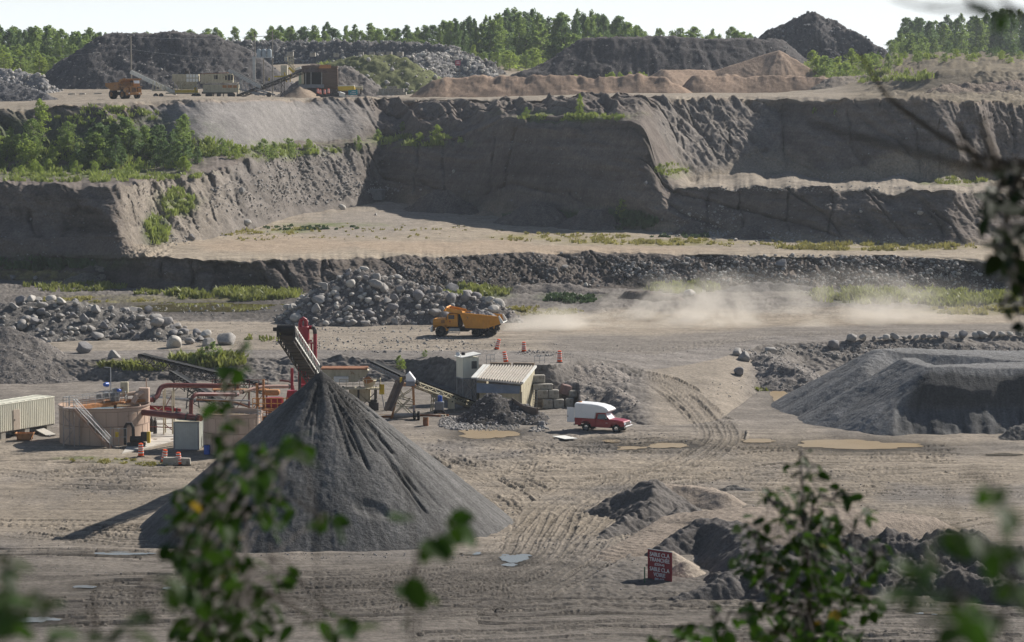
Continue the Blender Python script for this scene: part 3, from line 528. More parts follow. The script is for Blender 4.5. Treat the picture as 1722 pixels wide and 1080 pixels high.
# ------------------------------------------------------------------ stockpiles, mounds and banks
M_pile = mat("pile_earth", (0, 0, 0), rough=.97, attr="alb", var=.14, scale=.6, fine=(4.5, .30), bump=.09, bscale=4, spec=.1)
M_rub = mat("rubble_earth", (0, 0, 0), rough=.95, attr="alb", var=.25, scale=1.2, fine=(3.5, .45), bump=.16, bscale=2.6, spec=.15)
PILES = {}
def soft_dist_pile(X, Yy, pts, slope):
    """height of a heap poured along ridge points (x, y, z, flat half width)"""
    best = np.full(X.shape, -1e9, np.float32); arg = np.zeros(X.shape, np.int32); dd = np.zeros(X.shape, np.float32)
    for k, (x, y, z, w, s) in enumerate(pts):
        d = np.hypot(X - x, Yy - y); h = z - (s or slope) * np.maximum(0, d - w)
        m = h > best; best = np.where(m, h, best); arg = np.where(m, k, arg); dd = np.where(m, d, dd)
    return best, arg, dd
def pile(name, label, cat, ridges, slope=.72, cell=.3, base=None, col=(.14, .13, .125), var=.12, lump=(.25, 3.0), rough=.06, flute=0.0, flute_n=26, group=None, cut=None, paint=None, mat_=None, kind=None, ang=None, depth=.5, sl_var=.0, pad=2.0, seed=None, crest=0.0):
    seed = seed if seed is not None else abs(hash(label)) % 1000 if False else (sum(map(ord, label)) % 997)
    pts = []
    for rg in ridges:
        P = [(*at_Y(r[0], r[1], r[2]), r[3] if len(r) > 3 else 0.0, r[4] if len(r) > 4 else None) for r in rg]
        for a, b in zip(P, P[1:] if len(P) > 1 else [P[0]]):
            n = max(1, int(math.dist(a[:2], b[:2]) / .7))
            for k in range(n + (1 if b is P[-1] else 0)):
                t = k / n; pts.append(tuple(a[i] + (b[i] - a[i]) * t for i in range(4)) + ((a[4] or slope) + ((b[4] or slope) - (a[4] or slope)) * t,))
        if len(P) == 1: pts = pts[:]
    b0 = base if base is not None else min(gz(p[0], p[1]) for p in pts[::max(1, len(pts) // 6)])
    mx = [max(0, (p[2] - b0)) / p[4] * 1.15 + p[3] + pad for p in pts]
    x0 = min(p[0] - m for p, m in zip(pts, mx)); x1 = max(p[0] + m for p, m in zip(pts, mx)); y0 = min(p[1] - m for p, m in zip(pts, mx)); y1 = max(p[1] + m for p, m in zip(pts, mx))
    X, Yy = np.meshgrid(np.arange(x0, x1 + cell, cell), np.arange(y0, y1 + cell, cell))
    wx = X + 1.2 * lump[0] * fbm2(X / lump[1] / 1.7, Yy / lump[1] / 1.7, 2, seed + 3); wy = Yy + 1.2 * lump[0] * fbm2(X / lump[1] / 1.7 + 9, Yy / lump[1] / 1.7, 2, seed + 4)
    if ang is not None:
        p = pts[0]; th = np.arctan2(Yy - p[1], X - p[0]); rr = np.interp(th, [a for a, _ in ang], [r for _, r in ang], period=2 * math.pi)
        dd = np.hypot(X - p[0], Yy - p[1]); Z = p[2] - (p[2] - b0) * dd / rr; arg = np.zeros(X.shape, int); pk = np.array(pts)[arg]
    else:
        Z, arg, dd = soft_dist_pile(wx, wy, pts, slope); pk = np.array(pts)[arg]; th = np.arctan2(Yy - pk[..., 1], X - pk[..., 0])
    hgt = np.maximum(Z - b0, 0)
    L1 = fbm2(X / lump[1], Yy / lump[1], 4, seed, .55)
    Z = Z + lump[0] * L1 * np.minimum(1, .35 + hgt / 2) + rough * fbm2(X / .5, Yy / .5, 2, seed + 9)
    ruf = fbm2(X / (cell * 2.2), Yy / (cell * 2.2), 2, seed + 19); Z = Z + rough * .8 * ruf
    if crest: Z = Z + crest * fbm2(X / 2.6, Yy / 9, 3, seed + 29) * np.exp(-(dd / 4.0) ** 2)
    FLU = 0
    if flute:
        FLU = fbm2(th * flute_n / 6.28 * 4 + pk[..., 0] * .9, dd * .06, 3, seed + 5, .6); Z = Z + flute * FLU * np.minimum(1, dd / 3) * np.minimum(1, hgt / 1.0)
    if cut: Z = cut(X, Yy, Z)
    gr = np.full(X.shape, b0) if base is not None else gz_arr(X.ravel(), Yy.ravel()).reshape(X.shape)
    c = np.array(col) * (1 + var * L1 * 1.4 + var * ruf)[..., None]
    if flute: c = c * (1 + .35 * var / .12 * FLU)[..., None]
    if paint is not None: c = paint(X, Yy, Z, c)
    ok = Z > gr - depth; Zc = np.maximum(Z, gr - depth - .3)
    h, w = X.shape; idx = np.arange(h * w).reshape(h, w); q = np.stack([idx[:-1, :-1], idx[:-1, 1:], idx[1:, 1:], idx[1:, :-1]], -1)
    fo = (ok[:-1, :-1] | ok[:-1, 1:] | ok[1:, 1:] | ok[1:, :-1]); q = q[fo]
    used = np.unique(q); rm = np.full(h * w, -1); rm[used] = np.arange(len(used)); ox, oy = pts[len(pts) // 2][0], pts[len(pts) // 2][1]
    Vv = np.stack([X - ox, Yy - oy, Zc - b0], -1).reshape(-1, 3)[used]
    o = np_mesh(name, Vv, rm[q], mat_ or M_pile, smooth=True, col=np.clip(c, .01, .8).reshape(-1, 3)[used]); o.location = (ox, oy, b0)
    tag(o, label, cat, group, kind); PILES[label] = (X, Yy, Zc, ok)
    return o
def pile_z(label, x, y):
    X, Yy, Z, ok = PILES[label]; i = int(round((y - Yy[0, 0]) / (Yy[1, 0] - Yy[0, 0]))); j = int(round((x - X[0, 0]) / (X[0, 1] - X[0, 0])))
    if 0 <= i < Z.shape[0] and 0 <= j < Z.shape[1] and ok[i, j]: return float(Z[i, j])
    return None
SAND = (.135, .128, .125); TANP = (.27, .195, .145); BLK = (.085, .08, .08); GRAV = (.20, .185, .175)
# the big cone below the stacker
def SCAR(th, d):
    reach = 6.0 + 3.0 * vn2(th * 3.3, d * 0 + 7, 8) + 2.6 * vn2(th * 17, d * 0 + 5, 12) + 1.5 * vn2(th * 41, d * 0, 14); a = np.maximum(sstep(-1.35, -1.05, th) * (1 - sstep(.15, .5, th)), .6 * sstep(-1.95, -1.75, th) * (1 - sstep(-1.6, -1.4, th)))
    g = fbm2(th * 30 + .25 * d, d * .16, 3, 15, .7); s2 = np.exp(-((th + .72) / .10) ** 2) * sstep(8.6, 9.3, d) * (1 - sstep(12, 12.8, d))
    return np.clip(a * sstep(.3, 1.0, d) * (1 - sstep(reach - 1.2, reach + .2, d)) * sstep(-.15, .2, g) + s2 * sstep(0, .2, fbm2(th * 44, d * .3, 2, 17)), 0, 1)
def cone_cut(X, Y, Z):
    ax, ay = APEX.x, APEX.y; th = np.arctan2(Y - ay, X - ax); d = np.hypot(X - ax, Y - ay)
    lobes = sstep(.0, .25, vn2(th * 2.6, d * .0 + 2, 5) + .25) ; reach = 6.0 + 3.0 * vn2(th * 3.3, d * 0 + 7, 8) + 2.6 * vn2(th * 17, d * 0 + 5, 12) + 1.5 * vn2(th * 41, d * 0, 14)
    a = np.maximum(sstep(-1.35, -1.05, th) * (1 - sstep(.15, .5, th)), .6 * sstep(-1.95, -1.75, th) * (1 - sstep(-1.6, -1.4, th))); g = fbm2(th * 30 + .25 * d, d * .16, 3, 15, .7)
    fr = a * sstep(.6, 1.6, d) * (1 - sstep(reach - 1.2, reach + .2, d))
    Z = Z - fr * (.12 + .75 * np.maximum(0, g))
    s2 = np.exp(-((th + .72) / .10) ** 2) * sstep(8.6, 9.3, d) * (1 - sstep(12, 12.8, d)); Z = Z - s2 * (.10 + .5 * np.maximum(0, fbm2(th * 44, d * .3, 2, 17)))
    bx, by = ax + 4.6, ay - 10.6; e = np.hypot((X - bx) / 1.5, (Y - by) / 1.0); Z = Z - .28 * (1 - sstep(.6, 1.1, e)) * np.minimum(1, np.maximum(0, (Y - by) / .8 + .9))
    return Z
def cone_paint(X, Y, Z, c):
    ax, ay = APEX.x, APEX.y; th = np.arctan2(Y - ay, X - ax); d = np.hypot(X - ax, Y - ay)
    wet = (1 - sstep(2.2, 5.2, d + 2.2 * fbm2(th * 3, d * .5, 3, 3))); c = c * (1 - .45 * wet)[..., None]
    s = fbm2(th * 55, d * .05, 2, 25); big = fbm2(th * 7 + d * .1, d * .25, 4, 27); sc_ = SCAR(th, d); return c * ((1 + .15 * s + .28 * big) * (1 - .60 * sc_))[..., None]
APEX = at_Y(540, 623, 223)
pile("sand_cone", "tall dark grey sand cone under the stacker conveyor", "sand pile", [[(540, 623, 223)]], base=-.15, cell=.12, col=(.118, .114, .111), lump=(.10, 2.4), rough=.04, flute=.025, flute_n=90,
     ang=[(-2.36, 16.6), (-1.57, 14.4), (-.8, 15.2), (.2, 15.9), (1.57, 15), (3.0, 14.4)], cut=cone_cut, paint=cone_paint)
# the big excavated pile on the right
def bite(X, Y, Z):
    px = px_of(X, Y, 5.0); yc = 284.5 + .7 * np.sin(px / 33.) + .5 * vn2(X / 2., Y * 0, 3) + .25 * np.maximum(0, (1565 - px)) * -0.12
    d = yc - Y; m = sstep(1505, 1560, px + 9 * d); d = d + .8 * fbm2(X / 4, Y / 9, 3, 35); f = np.where(d < 0, 0, np.where(d < 2.3, d * 1.9, 4.37 + (d - 2.3) * .56)); f = f + .22 * fbm2(X / .7, Y / 5, 3, 31) * (d > 2.3)
    hole = (1 - sstep(.7, 1.0, np.hypot((px - 1577) / 32, (Y - 277.0) / 3.0))) * .9
    Zb = np.minimum(Z, 6.55 + .35 * fbm2(X / 2, Y / 2, 3, 77) - f)
    return Z * (1 - m) + Zb * m
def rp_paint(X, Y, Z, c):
    px = px_of(X, Y, 5.0); w = sstep(1525, 1560, px + 7 * (284.5 - Y)) * (1 - sstep(284.4, 285.4, Y + .3 * fbm2(X, Y, 2, 5))); top = sstep(1.9, 2.9, Z + .5 * fbm2(X / 1.5, Y / 1.5, 3, 9)); st = fbm2(X / .35, Y / 5, 3, 41); return c * ((1 + .10 * fbm2(X / 6, Y / 1.2, 3, 3)) * (1 - w * (.42 + .22 * top) + w * (1 - top) * .25 * st))[..., None]  # shade of the dug face painted into the sand colour, strongest at its top
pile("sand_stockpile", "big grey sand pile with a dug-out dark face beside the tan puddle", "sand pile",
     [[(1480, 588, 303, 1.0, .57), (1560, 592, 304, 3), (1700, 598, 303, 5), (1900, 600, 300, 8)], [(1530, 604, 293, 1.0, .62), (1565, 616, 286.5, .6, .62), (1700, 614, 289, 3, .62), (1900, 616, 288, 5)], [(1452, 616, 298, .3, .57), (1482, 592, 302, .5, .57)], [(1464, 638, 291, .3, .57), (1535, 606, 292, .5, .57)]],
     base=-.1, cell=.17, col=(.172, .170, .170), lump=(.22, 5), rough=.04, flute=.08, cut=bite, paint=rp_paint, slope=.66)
pile("spoil_heap", "crumbly black heap along the toe of the big grey pile", "spoil heap", [[(1375, 694, 296, .4), (1420, 706, 289, .5), (1475, 722, 282, .7), (1490, 738, 277.5, .5)]], base=-.1, cell=.15, col=(.075, .07, .07), lump=(.55, 1.5), rough=.14, slope=.7, mat_=M_rub)
pile("spoil_heap", "black collapsed heap at the frame's edge against the grey pile", "spoil heap", [[(1690, 735, 274, .5), (1722, 716, 276, 1.0), (1800, 712, 276, 1.5)]], base=-.1, cell=.15, col=(.11, .105, .10), lump=(.5, 1.6), rough=.12, mat_=M_rub)
# foreground sand
FS = (.155, .14, .13)
pile("sand_heap", "dark pointed sand heap at the bend of the tracks", "sand pile", [[(948, 878, 224.5), (985, 858, 227), (1045, 831, 228), (1099, 810, 228.5, .2), (1140, 832, 228), (1182, 858, 226)], [(1099, 811, 228), (1090, 850, 221.5), (1020, 885, 217), (1000, 900, 215)], [(1140, 850, 222), (1110, 890, 214), (1060, 905, 212)]], base=-.1, cell=.13, col=(.125, .113, .105), lump=(.5, 2.0), rough=.13, slope=.62)
pile("sand_heap", "pale sand shoulder behind the pointed dark heap", "sand pile", [[(1120, 815, 234, .5), (1180, 822, 234, .8), (1215, 830, 232, .5)]], base=-.1, cell=.16, col=(.27, .225, .185), lump=(.2, 2.0), rough=.06, slope=.55)
pile("sand_ramp", "flat-topped sand ramp with wheel ruts climbing from the bend", "sand ramp", [[(955, 968, 202, 1.2, .8), (1070, 915, 209, 1.6, .8), (1160, 872, 217, 2.2, .7), (1260, 866, 216, 3.5, .6), (1400, 868, 217, 4, .5), (1520, 872, 219, 2.5, .5)]], base=-.1, cell=.14, col=(.235, .195, .16), lump=(.16, 2.5), rough=.05)
pile("sand_bank", "curved dark sand bank cupping the pale cone behind the red sign", "sand pile", [[(1100, 926, 207, .3), (1140, 898, 209, .4), (1180, 876, 211, .6), (1228, 878, 209.5, .8), (1262, 906, 203, 1.0), (1275, 938, 196, 1.0), (1230, 972, 191.5, .5), (1140, 1002, 189, .3)]], base=-.1, cell=.13, col=(.105, .096, .092), lump=(.40, 1.6), rough=.10, slope=.85)
pile("sand_cone", "small pale sand cone just behind the red sign", "sand pile", [[(1128, 928, 202.5, .2)], [(1150, 945, 200, .2)]], base=-.1, cell=.11, col=(.30, .255, .21), lump=(.10, 1.5), rough=.05, slope=.62, flute=.12)
pile("sand_dome", "smooth grey dome of sand, left one of the pair by the red sign", "sand pile", [[(1030, 976, 199, .4)]], base=-.05, cell=.09, col=(.17, .16, .15), lump=(.05, 1), rough=.02, slope=.50, group="pair of sand domes")
pile("sand_dome", "smooth grey dome of sand closest to the red sign post", "sand pile", [[(1049, 966, 201, .4)]], base=-.05, cell=.09, col=(.17, .16, .15), lump=(.05, 1), rough=.02, slope=.52, group="pair of sand domes")
pile("earth_bank", "rough dark earth bank running behind the leafy shrub", "earth bank", [[(1275, 940, 197, 1.2), (1350, 922, 200, 1.6), (1430, 906, 203, 1.8), (1490, 906, 203, 2), (1560, 912, 201, 1.6), (1620, 892, 205, 1.2), (1680, 922, 200, 1.5), (1760, 948, 197, 1)], [(1290, 972, 191.5, 1.2), (1420, 958, 193.5, 1.6), (1540, 960, 193, 1.6), (1640, 970, 191.5, 1.4), (1760, 985, 189, 1)]], base=-.1, cell=.14, col=(.095, .086, .082), lump=(1.1, 2.0), rough=.22, slope=.7)
pile("spoil_mound", "low dark spoil mound behind the pointed heap", "spoil heap", [[(1205, 824, 240, .3), (1232, 818, 241, .4), (1258, 823, 240, .3)]], base=-.05, cell=.13, col=(.10, .095, .09), lump=(.3, 1.2), rough=.1, mat_=M_rub)
pile("spoil_mound", "low grey scraped mound above the black wheel ruts", "spoil heap", [[(1485, 854, 232, .3), (1520, 848, 233, .4), (1540, 846, 233.5, .3), (1575, 856, 231, .3)]], base=-.05, cell=.13, col=(.17, .155, .145), lump=(.3, 1.3), rough=.1, mat_=M_rub)
pile("sand_berm", "narrow dark sand berm left over between the black wheel ruts", "sand berm", [[(1425, 862, 228, .2), (1500, 870, 226.5, .4), (1580, 872, 226, .4)]], base=-.05, cell=.13, col=(.12, .11, .105), lump=(.15, 1.3), rough=.06)
# around the feeder
pile("earth_ramp", "gravelly earth ramp beside the concrete block wall", "earth ramp", [[(905, 612, 309, 1.5, .62), (950, 613, 310, 2.2, .6), (1000, 618, 312, 1.8, .52), (1030, 628, 312, .8, .5)], [(960, 640, 303.5, .5, .62), (1010, 655, 301, .5, .5)], [(1030, 650, 301, .3), (1058, 668, 297, .2)]], base=-.1, cut=lambda X, Y, Z: np.where((px_of(X, Y, 2.0) < 972) & (Y < 302.2 + np.maximum(0, px_of(X, Y, 2.0) - 950) * .02), -2, Z), cell=.17, col=(.215, .19, .17), lump=(.35, 2.4), rough=.12, slope=.58, mat_=M_rub)
pile("dirt_heap", "dark wet dirt heap spilling in front of the feeder", "dirt heap", [[(835, 663, 290.5, .5), (880, 680, 290, .5)], [(800, 690, 289, .4), (850, 690, 288, .6), (900, 700, 287.5, .3)]], base=-.1, cell=.15, col=(.085, .077, .072), lump=(.4, 1.7), rough=.1, slope=.66, mat_=M_rub)
pile("earth_bank", "bulldozed earth bank topped with boulders at the ramp's inner edge", "earth bank", [[(1222, 598, 338, .6), (1262, 592, 337, 1), (1300, 600, 330, .8), (1325, 618, 322, .5)], [(1205, 640, 325, .3), (1262, 600, 334, .5)]], base=-.1, cell=.2, col=(.20, .18, .165), lump=(.9, 3.0), rough=.16, slope=.5, mat_=M_rub)
# left gravel
pile("gravel_pile", "brownish crushed gravel pile at the frame's edge under the boulder heap", "gravel pile", [[(-40, 552, 333, .5), (12, 550, 332, .4), (60, 570, 331, .3)]], base=.3, cell=.2, col=(.165, .148, .135), lump=(.22, 2), rough=.12, slope=.6, mat_=M_rub)
pile("gravel_berm", "dark crushed stone berm behind the round settling tank", "gravel berm", [[(-40, 605, 333, .3), (25, 604, 333, .5), (75, 606, 332, .4), (110, 612, 332, .3), (160, 618, 330, .3), (200, 616, 331, .5), (240, 624, 329, .2), (290, 626, 328, .2)]], base=.2, cell=.17, col=(.11, .105, .10), lump=(.5, 1.6), rough=.14, slope=.66, mat_=M_rub)
pile("earth_mound", "brown rubble mound between the boulder heap and the weeds", "earth mound", [[(120, 585, 352, .5), (190, 572, 354, .8), (235, 570, 354, .6), (300, 588, 350, .4)]], base=1.2, cell=.2, col=(.18, .16, .145), lump=(.6, 2.2), rough=.16, slope=.55, mat_=M_rub)
pile("dirt_mound", "dark dirt mound under the long boulder row left of the sapling", "dirt mound", [[(345, 590, 344, .3), (380, 584, 345, .6), (420, 586, 345, .4)], [(450, 608, 334, .4), (500, 606, 335, .5)]], base=1.4, cell=.18, col=(.10, .093, .088), lump=(.3, 1.8), rough=.08, slope=.6)
pile("gravel_bank", "low rubble bank between the haul road and the screening plant", "gravel bank", [[(485, 608, 333, .6), (560, 610, 332, .8), (640, 606, 333, 1), (720, 606, 333, .8), (770, 606, 333, .5)]], base=.6, cell=.2, col=(.18, .165, .155), lump=(.6, 2.0), rough=.18, slope=.5, mat_=M_rub)
pile("dirt_berm", "thin dark dirt berm along the haul road above the stacker", "dirt berm", [[(450, 584, 345, .3), (560, 585, 344, .4), (650, 588, 343, .5), (740, 592, 341, .3)]], base=2.4, cell=.18, col=(.12, .11, .105), lump=(.25, 1.3), rough=.1, slope=.6, mat_=M_rub)
# boulder heaps: cores
pile("boulder_heap_core", "dark rubble core showing between the boulders of the central heap", "rubble heap", [[(505, 515, 372, .5), (555, 478, 375, .8), (600, 458, 377, 1), (660, 472, 377, 1), (720, 488, 376, 1.2), (790, 502, 375, 1), (835, 512, 374, .5)]], cell=.25, col=(.15, .135, .125), lump=(.6, 2.2), rough=.2, slope=.72, mat_=M_rub)
pile("boulder_heap_core", "dark rubble core under the long boulder heap at the frame's edge", "rubble heap", [[(-60, 518, 357, 2), (20, 516, 358, 2), (110, 512, 359, 2), (200, 524, 359, 1.5), (260, 550, 353, 1.2), (330, 572, 347, .8)]], base=.6, cell=.25, col=(.14, .13, .12), lump=(.8, 2.2), rough=.2, slope=.36, mat_=M_rub)
# apron
pile("dirt_mound", "dark brown dirt mound rising behind the dust", "dirt mound", [[(1060, 492, 408, .8), (1092, 490, 406, .6), (1130, 502, 403, .8), (1165, 520, 398, .3)]], base=3, cell=.25, col=(.12, .10, .088), lump=(.6, 2.5), rough=.12, slope=.7)
pile("sand_mound", "grey sand mound veiled by the dust behind the haul road", "sand pile", [[(1128, 524, 388, .3), (1110, 534, 385, .3)]], base=2.8, cell=.22, col=(.22, .20, .18), lump=(.2, 2), rough=.05, slope=.6)
pile("sand_mound", "low pale sand mound just behind the dump truck's dust trail", "sand pile", [[(930, 540, 380, .5), (985, 530, 384, .5), (1010, 520, 388, .2)]], base=2.8, cell=.25, col=(.24, .21, .18), lump=(.3, 2.2), rough=.06, slope=.5)
pile("earth_mound", "stony earth mound below the eroded terrace edge", "earth mound", [[(870, 482, 424, .6), (940, 476, 425, .8), (990, 486, 422, .8), (1040, 496, 418, .5)]], base=3, cell=.3, col=(.17, .15, .135), lump=(.8, 3), rough=.16, slope=.5, mat_=M_rub)
pile("earth_mound", "dark stony mound below the cliff right of the dirt mound", "earth mound", [[(1215, 490, 424, .8), (1290, 474, 428, 1), (1350, 478, 426, 1), (1400, 492, 422, .6)]], base=3, cell=.3, col=(.125, .115, .11), lump=(.7, 3), rough=.2, slope=.55, mat_=M_rub)
pile("earth_mound", "weedy earth mound at the foot of the left promontory", "earth mound", [[(30, 482, 434, .5), (90, 476, 437, .8), (150, 462, 441, .8), (190, 460, 441, .6)]], base=3, cell=.3, col=(.17, .15, .12), lump=(.7, 3), rough=.16, slope=.6, mat_=M_rub)
pile("talus", "brown talus spur below the promontory's corner", "talus", [[(205, 420, 447, 1), (235, 446, 440, 1), (262, 470, 433, .5)], [(205, 420, 447, 1), (160, 445, 445, 1)]], base=3, cell=.3, col=(.165, .145, .125), lump=(.6, 3.5), rough=.14, slope=.75, mat_=M_rub)
for k, (px_, py_, Y_) in enumerate([(705, 342, 566), (815, 354, 538), (1385, 402, 466), (1560, 296, 520), (1440, 296, 522)]):
    pile("sand_fan", ["small tan sand fan below the wall's deepest corner", "tan sand fan in the wall's shadow", "pale sand fan at the foot of the lower dark wall", "pale rippled sand fan on the upper ledge", "low tan sand fan on the upper ledge by the lit slope"][k], "sand pile", [[(px_, py_, Y_, .2)]], cell=.3, col=(.28, .22, .165), lump=(.15, 2.5), rough=.04, slope=.46, flute=.15)
# upper stockpiles
pile("gravel_stockpile", "long dark gravel stockpile behind the utility pole", "gravel pile", [[(172, 59, 690, 1.2), (215, 55, 692, 2), (300, 57, 692, 3), (345, 62, 692, 3), (400, 78, 692, 2)]], cell=.5, col=(.088, .082, .082), lump=(.9, 5), rough=.45, slope=.82, mat_=M_rub)
pile("rock_berm", "long broken-rock berm in front of the treeline", "rock berm", [[(380, 72, 840, 2), (470, 72, 830, 2), (560, 71, 820, 2), (690, 74, 805, 2), (760, 86, 790, 2), (820, 106, 780, 1)]], cell=.55, col=(.12, .115, .112), lump=(1.3, 4), rough=.8, slope=.8, mat_=M_rub)
pile("rock_slope", "grey rock slope dumped beside the grassy mound", "rock pile", [[(700, 95, 750, 2), (760, 92, 760, 2), (800, 110, 750, 1), (830, 128, 742, .5)]], cell=.45, col=(.17, .165, .165), lump=(1.0, 3.2), rough=.7, slope=.72, mat_=M_rub)
pile("grassy_mound", "grassy mound with pale rocks above the timber shed", "earth mound", [[(560, 108, 722, 1), (600, 97, 724, 2), (650, 94, 726, 2), (690, 106, 722, 1)]], cell=.45, col=(.13, .14, .06), lump=(.8, 4), rough=.35, slope=.62, mat_=M_rub)
pile("spoil_stockpile", "long flat-topped black spoil stockpile in front of the tall dark wood", "spoil heap", [[(868, 122, 752, .4, .6), (930, 98, 758, .6, .7), (995, 66, 764, 4), (1080, 64, 766, 5), (1200, 68, 768, 5), (1290, 68, 772, 4)]], cell=.5, col=(.075, .068, .068), lump=(.9, 6), rough=.3, slope=.86, flute=.5, mat_=M_rub)
pile("spoil_peak", "highest black spoil pile with a pointed top on the skyline", "spoil heap", [[(1294, 48, 812, .5), (1320, 40, 812, .5), (1352, 23, 812, .4), (1366, 22, 812, .6), (1400, 33, 812, .5), (1440, 52, 808, .5), (1474, 78, 802, .4)]], cell=.45, col=(.082, .076, .076), lump=(1.0, 5), rough=.45, slope=.9, flute=.5, mat_=M_rub)
pile("tan_sand_stockpile", "long scalloped tan sand stockpile on the upper terrace edge", "sand pile", [[(735, 136, 632, .8), (800, 131, 635, 1.2), (900, 129, 636, 1.2), (1000, 129, 636, 1.2), (1090, 127, 636, 1), (1115, 130, 635, .8)]], cell=.35, col=TANP, lump=(.5, 4), rough=.06, slope=.62, crest=1.0, flute=.1)
pile("tan_sand_stockpile", "tan sand stockpile below the pointed tan cone", "sand pile", [[(1170, 132, 640, .8), (1220, 127, 644, 1.5), (1300, 128, 645, 2), (1375, 130, 644, 1.5), (1400, 134, 640, .8)]], cell=.35, col=TANP, lump=(.5, 4), rough=.06, slope=.60, crest=.9, flute=.1)
pile("tan_sand_cone", "pointed tan sand cone above the terrace with a long tail", "sand pile", [[(1311, 84, 692, .1), (1290, 90, 692), (1200, 118, 688), (1120, 118, 680, 1)], [(1311, 84, 692), (1350, 108, 688), (1390, 128, 684)]], cell=.35, col=(.30, .22, .165), lump=(.25, 4), rough=.04, slope=.62, flute=.25)
pile("gravel_pile", "dark gravel pile at the frame's edge below the far wood", "gravel pile", [[(-90, 132, 615, 1), (0, 136, 615, .8), (40, 146, 612, .5), (80, 160, 608, .3)]], cell=.4, col=(.11, .108, .112), lump=(.3, 3), rough=.35, slope=.55, mat_=M_rub)
pile("rock_pile", "pale broken rock pile behind the dark gravel", "rock pile", [[(-40, 121, 660, .8), (30, 121, 660, .8), (65, 130, 658, .5)]], cell=.4, col=(.21, .205, .205), lump=(.9, 2.5), rough=.7, slope=.7, mat_=M_rub)
pile("sand_cone", "small tan sand cone in front of the crossing conveyors", "sand pile", [[(504, 146, 626, .1), (520, 152, 627, .1)]], cell=.2, col=(.30, .235, .18), lump=(.12, 2), rough=.04, slope=.62)
pile("earth_bank", "rough tan earth bank above the far pit edge", "earth bank", [[(1560, 152, 575, .5), (1600, 146, 580, .8), (1680, 140, 585, 1), (1760, 138, 588, 1)]], cell=.4, col=(.19, .15, .12), lump=(1.1, 3), rough=.35, slope=.6, mat_=M_rub)
pile("earth_bank", "tan earth heap on the far flat below the dark bushes", "earth bank", [[(1655, 116, 640, .6), (1690, 113, 642, .8), (1760, 116, 642, .8)]], cell=.4, col=(.25, .20, .16), lump=(.9, 3), rough=.3, slope=.55, mat_=M_rub)
pile("earth_bank", "low brown earth bank below the bright bushes", "earth bank", [[(1400, 132, 640, .5), (1450, 128, 645, .8), (1500, 126, 640, .8), (1540, 140, 615, .5)]], cell=.4, col=(.20, .17, .14), lump=(.6, 3), rough=.2, slope=.5, mat_=M_rub)
for k, (px_, py_, Y_, h_) in enumerate([(742, 322, 548, 1.5), (905, 338, 517, 1.2), (1003, 352, 505, 1.5), (1168, 376, 488, 1.0), (1262, 384, 477, 1.6)]):
    pile("talus", ["brown debris cone below two cracks of the deep shaded wall", "brown debris cone at the middle of the shaded wall foot", "broad debris cone behind the dark weeds", "stony debris cone just right of the wall corner", "stony debris cone under the ledge's first crack", "brown debris cone at the lower dark wall's middle", "brown debris cone near the lower dark wall's end"][k], "talus", [[(px_, py_, Y_, h_), (px_ + 6, py_ + 16, Y_ - 3, h_)]], cell=.3, col=(.135, .113, .098), lump=(.8, 2.6), rough=.25, slope=.60, flute=.3, mat_=M_rub, depth=.8)
# ------------------------------------------------------------------ object materials
def M(*a, **k): return mat(*a, **k)
m_orange = M("orange_paint", (.62, .27, .03), rough=.55, var=.16, scale=1.2, dirt=((.16, .12, .09), 1.6, .60), spec=.4)
m_orange_old = M("faded_orange_paint", (.40, .20, .07), rough=.7, var=.25, scale=1.2, dirt=((.12, .10, .085), 1.2, .52))
m_rubber = M("rubber", (.028, .027, .027), rough=.9, var=.3, scale=3, dirt=((.12, .105, .09), 2.5, .58))
m_black = M("black_steel", (.025, .024, .024), rough=.6, var=.3, scale=2)
m_dark = M("dark_greasy_steel", (.055, .05, .047), rough=.75, var=.35, scale=2, dirt=((.16, .12, .09), 1.5, .6))
m_glass = M("window_glass", (.05, .065, .075), rough=.08, var=.1, spec=.9)
m_chrome = M("chrome", (.6, .6, .6), rough=.18, metal=.9, var=.08)
m_silver = M("dusty_aluminium", (.42, .42, .42), rough=.5, metal=.4, var=.25, scale=2, dirt=((.2, .17, .14), 2, .6))
m_red_car = M("dark_red_car_paint", (.30, .012, .022), rough=.28, var=.08, scale=2, spec=.6, dirt=((.20, .11, .08), 1.4, .68))
m_white = M("white_gelcoat", (.80, .80, .80), rough=.4, var=.05, scale=1.5)
m_white2 = M("white_sheet_steel", (.74, .73, .68), rough=.55, var=.10, scale=1.2, dirt=((.42, .34, .26), .9, .66))
m_cream = M("cream_cladding", (.76, .73, .60), rough=.6, var=.14, scale=.8, streak=(2.5, 2.5, .35), dirt=((.33, .27, .19), 1.0, .62))
m_creamd = M("cream_plant_paint", (.48, .43, .31), rough=.65, var=.22, scale=1.2, streak=(2.5, 2.5, .5), dirt=((.20, .105, .05), 1.6, .58))
m_tank = M("beige_tank_paint", (.50, .37, .29), rough=.55, var=.10, scale=.6, streak=(2, 2, .25), dirt=((.36, .26, .20), .8, .6))
m_seam = M("tank_seam", (.30, .22, .18), rough=.7, var=.2)
m_water = M("tan_water", (.34, .27, .18), rough=.04, var=.05, spec=.6)
m_redpipe = M("dull_red_pipe_paint", (.165, .048, .043), rough=.5, var=.22, scale=1, dirt=((.13, .08, .065), 1.4, .55))
m_red = M("bright_red_paint", (.27, .018, .03), rough=.42, var=.14, scale=1, dirt=((.2, .05, .045), 1.5, .62))
m_rust = M("rusty_steel", (.24, .105, .05), rough=.85, var=.4, scale=2.5, dirt=((.10, .06, .04), 2.2, .55))
m_rusto = M("rusty_orange_steel", (.40, .19, .08), rough=.8, var=.35, scale=2, dirt=((.16, .08, .045), 2, .58))
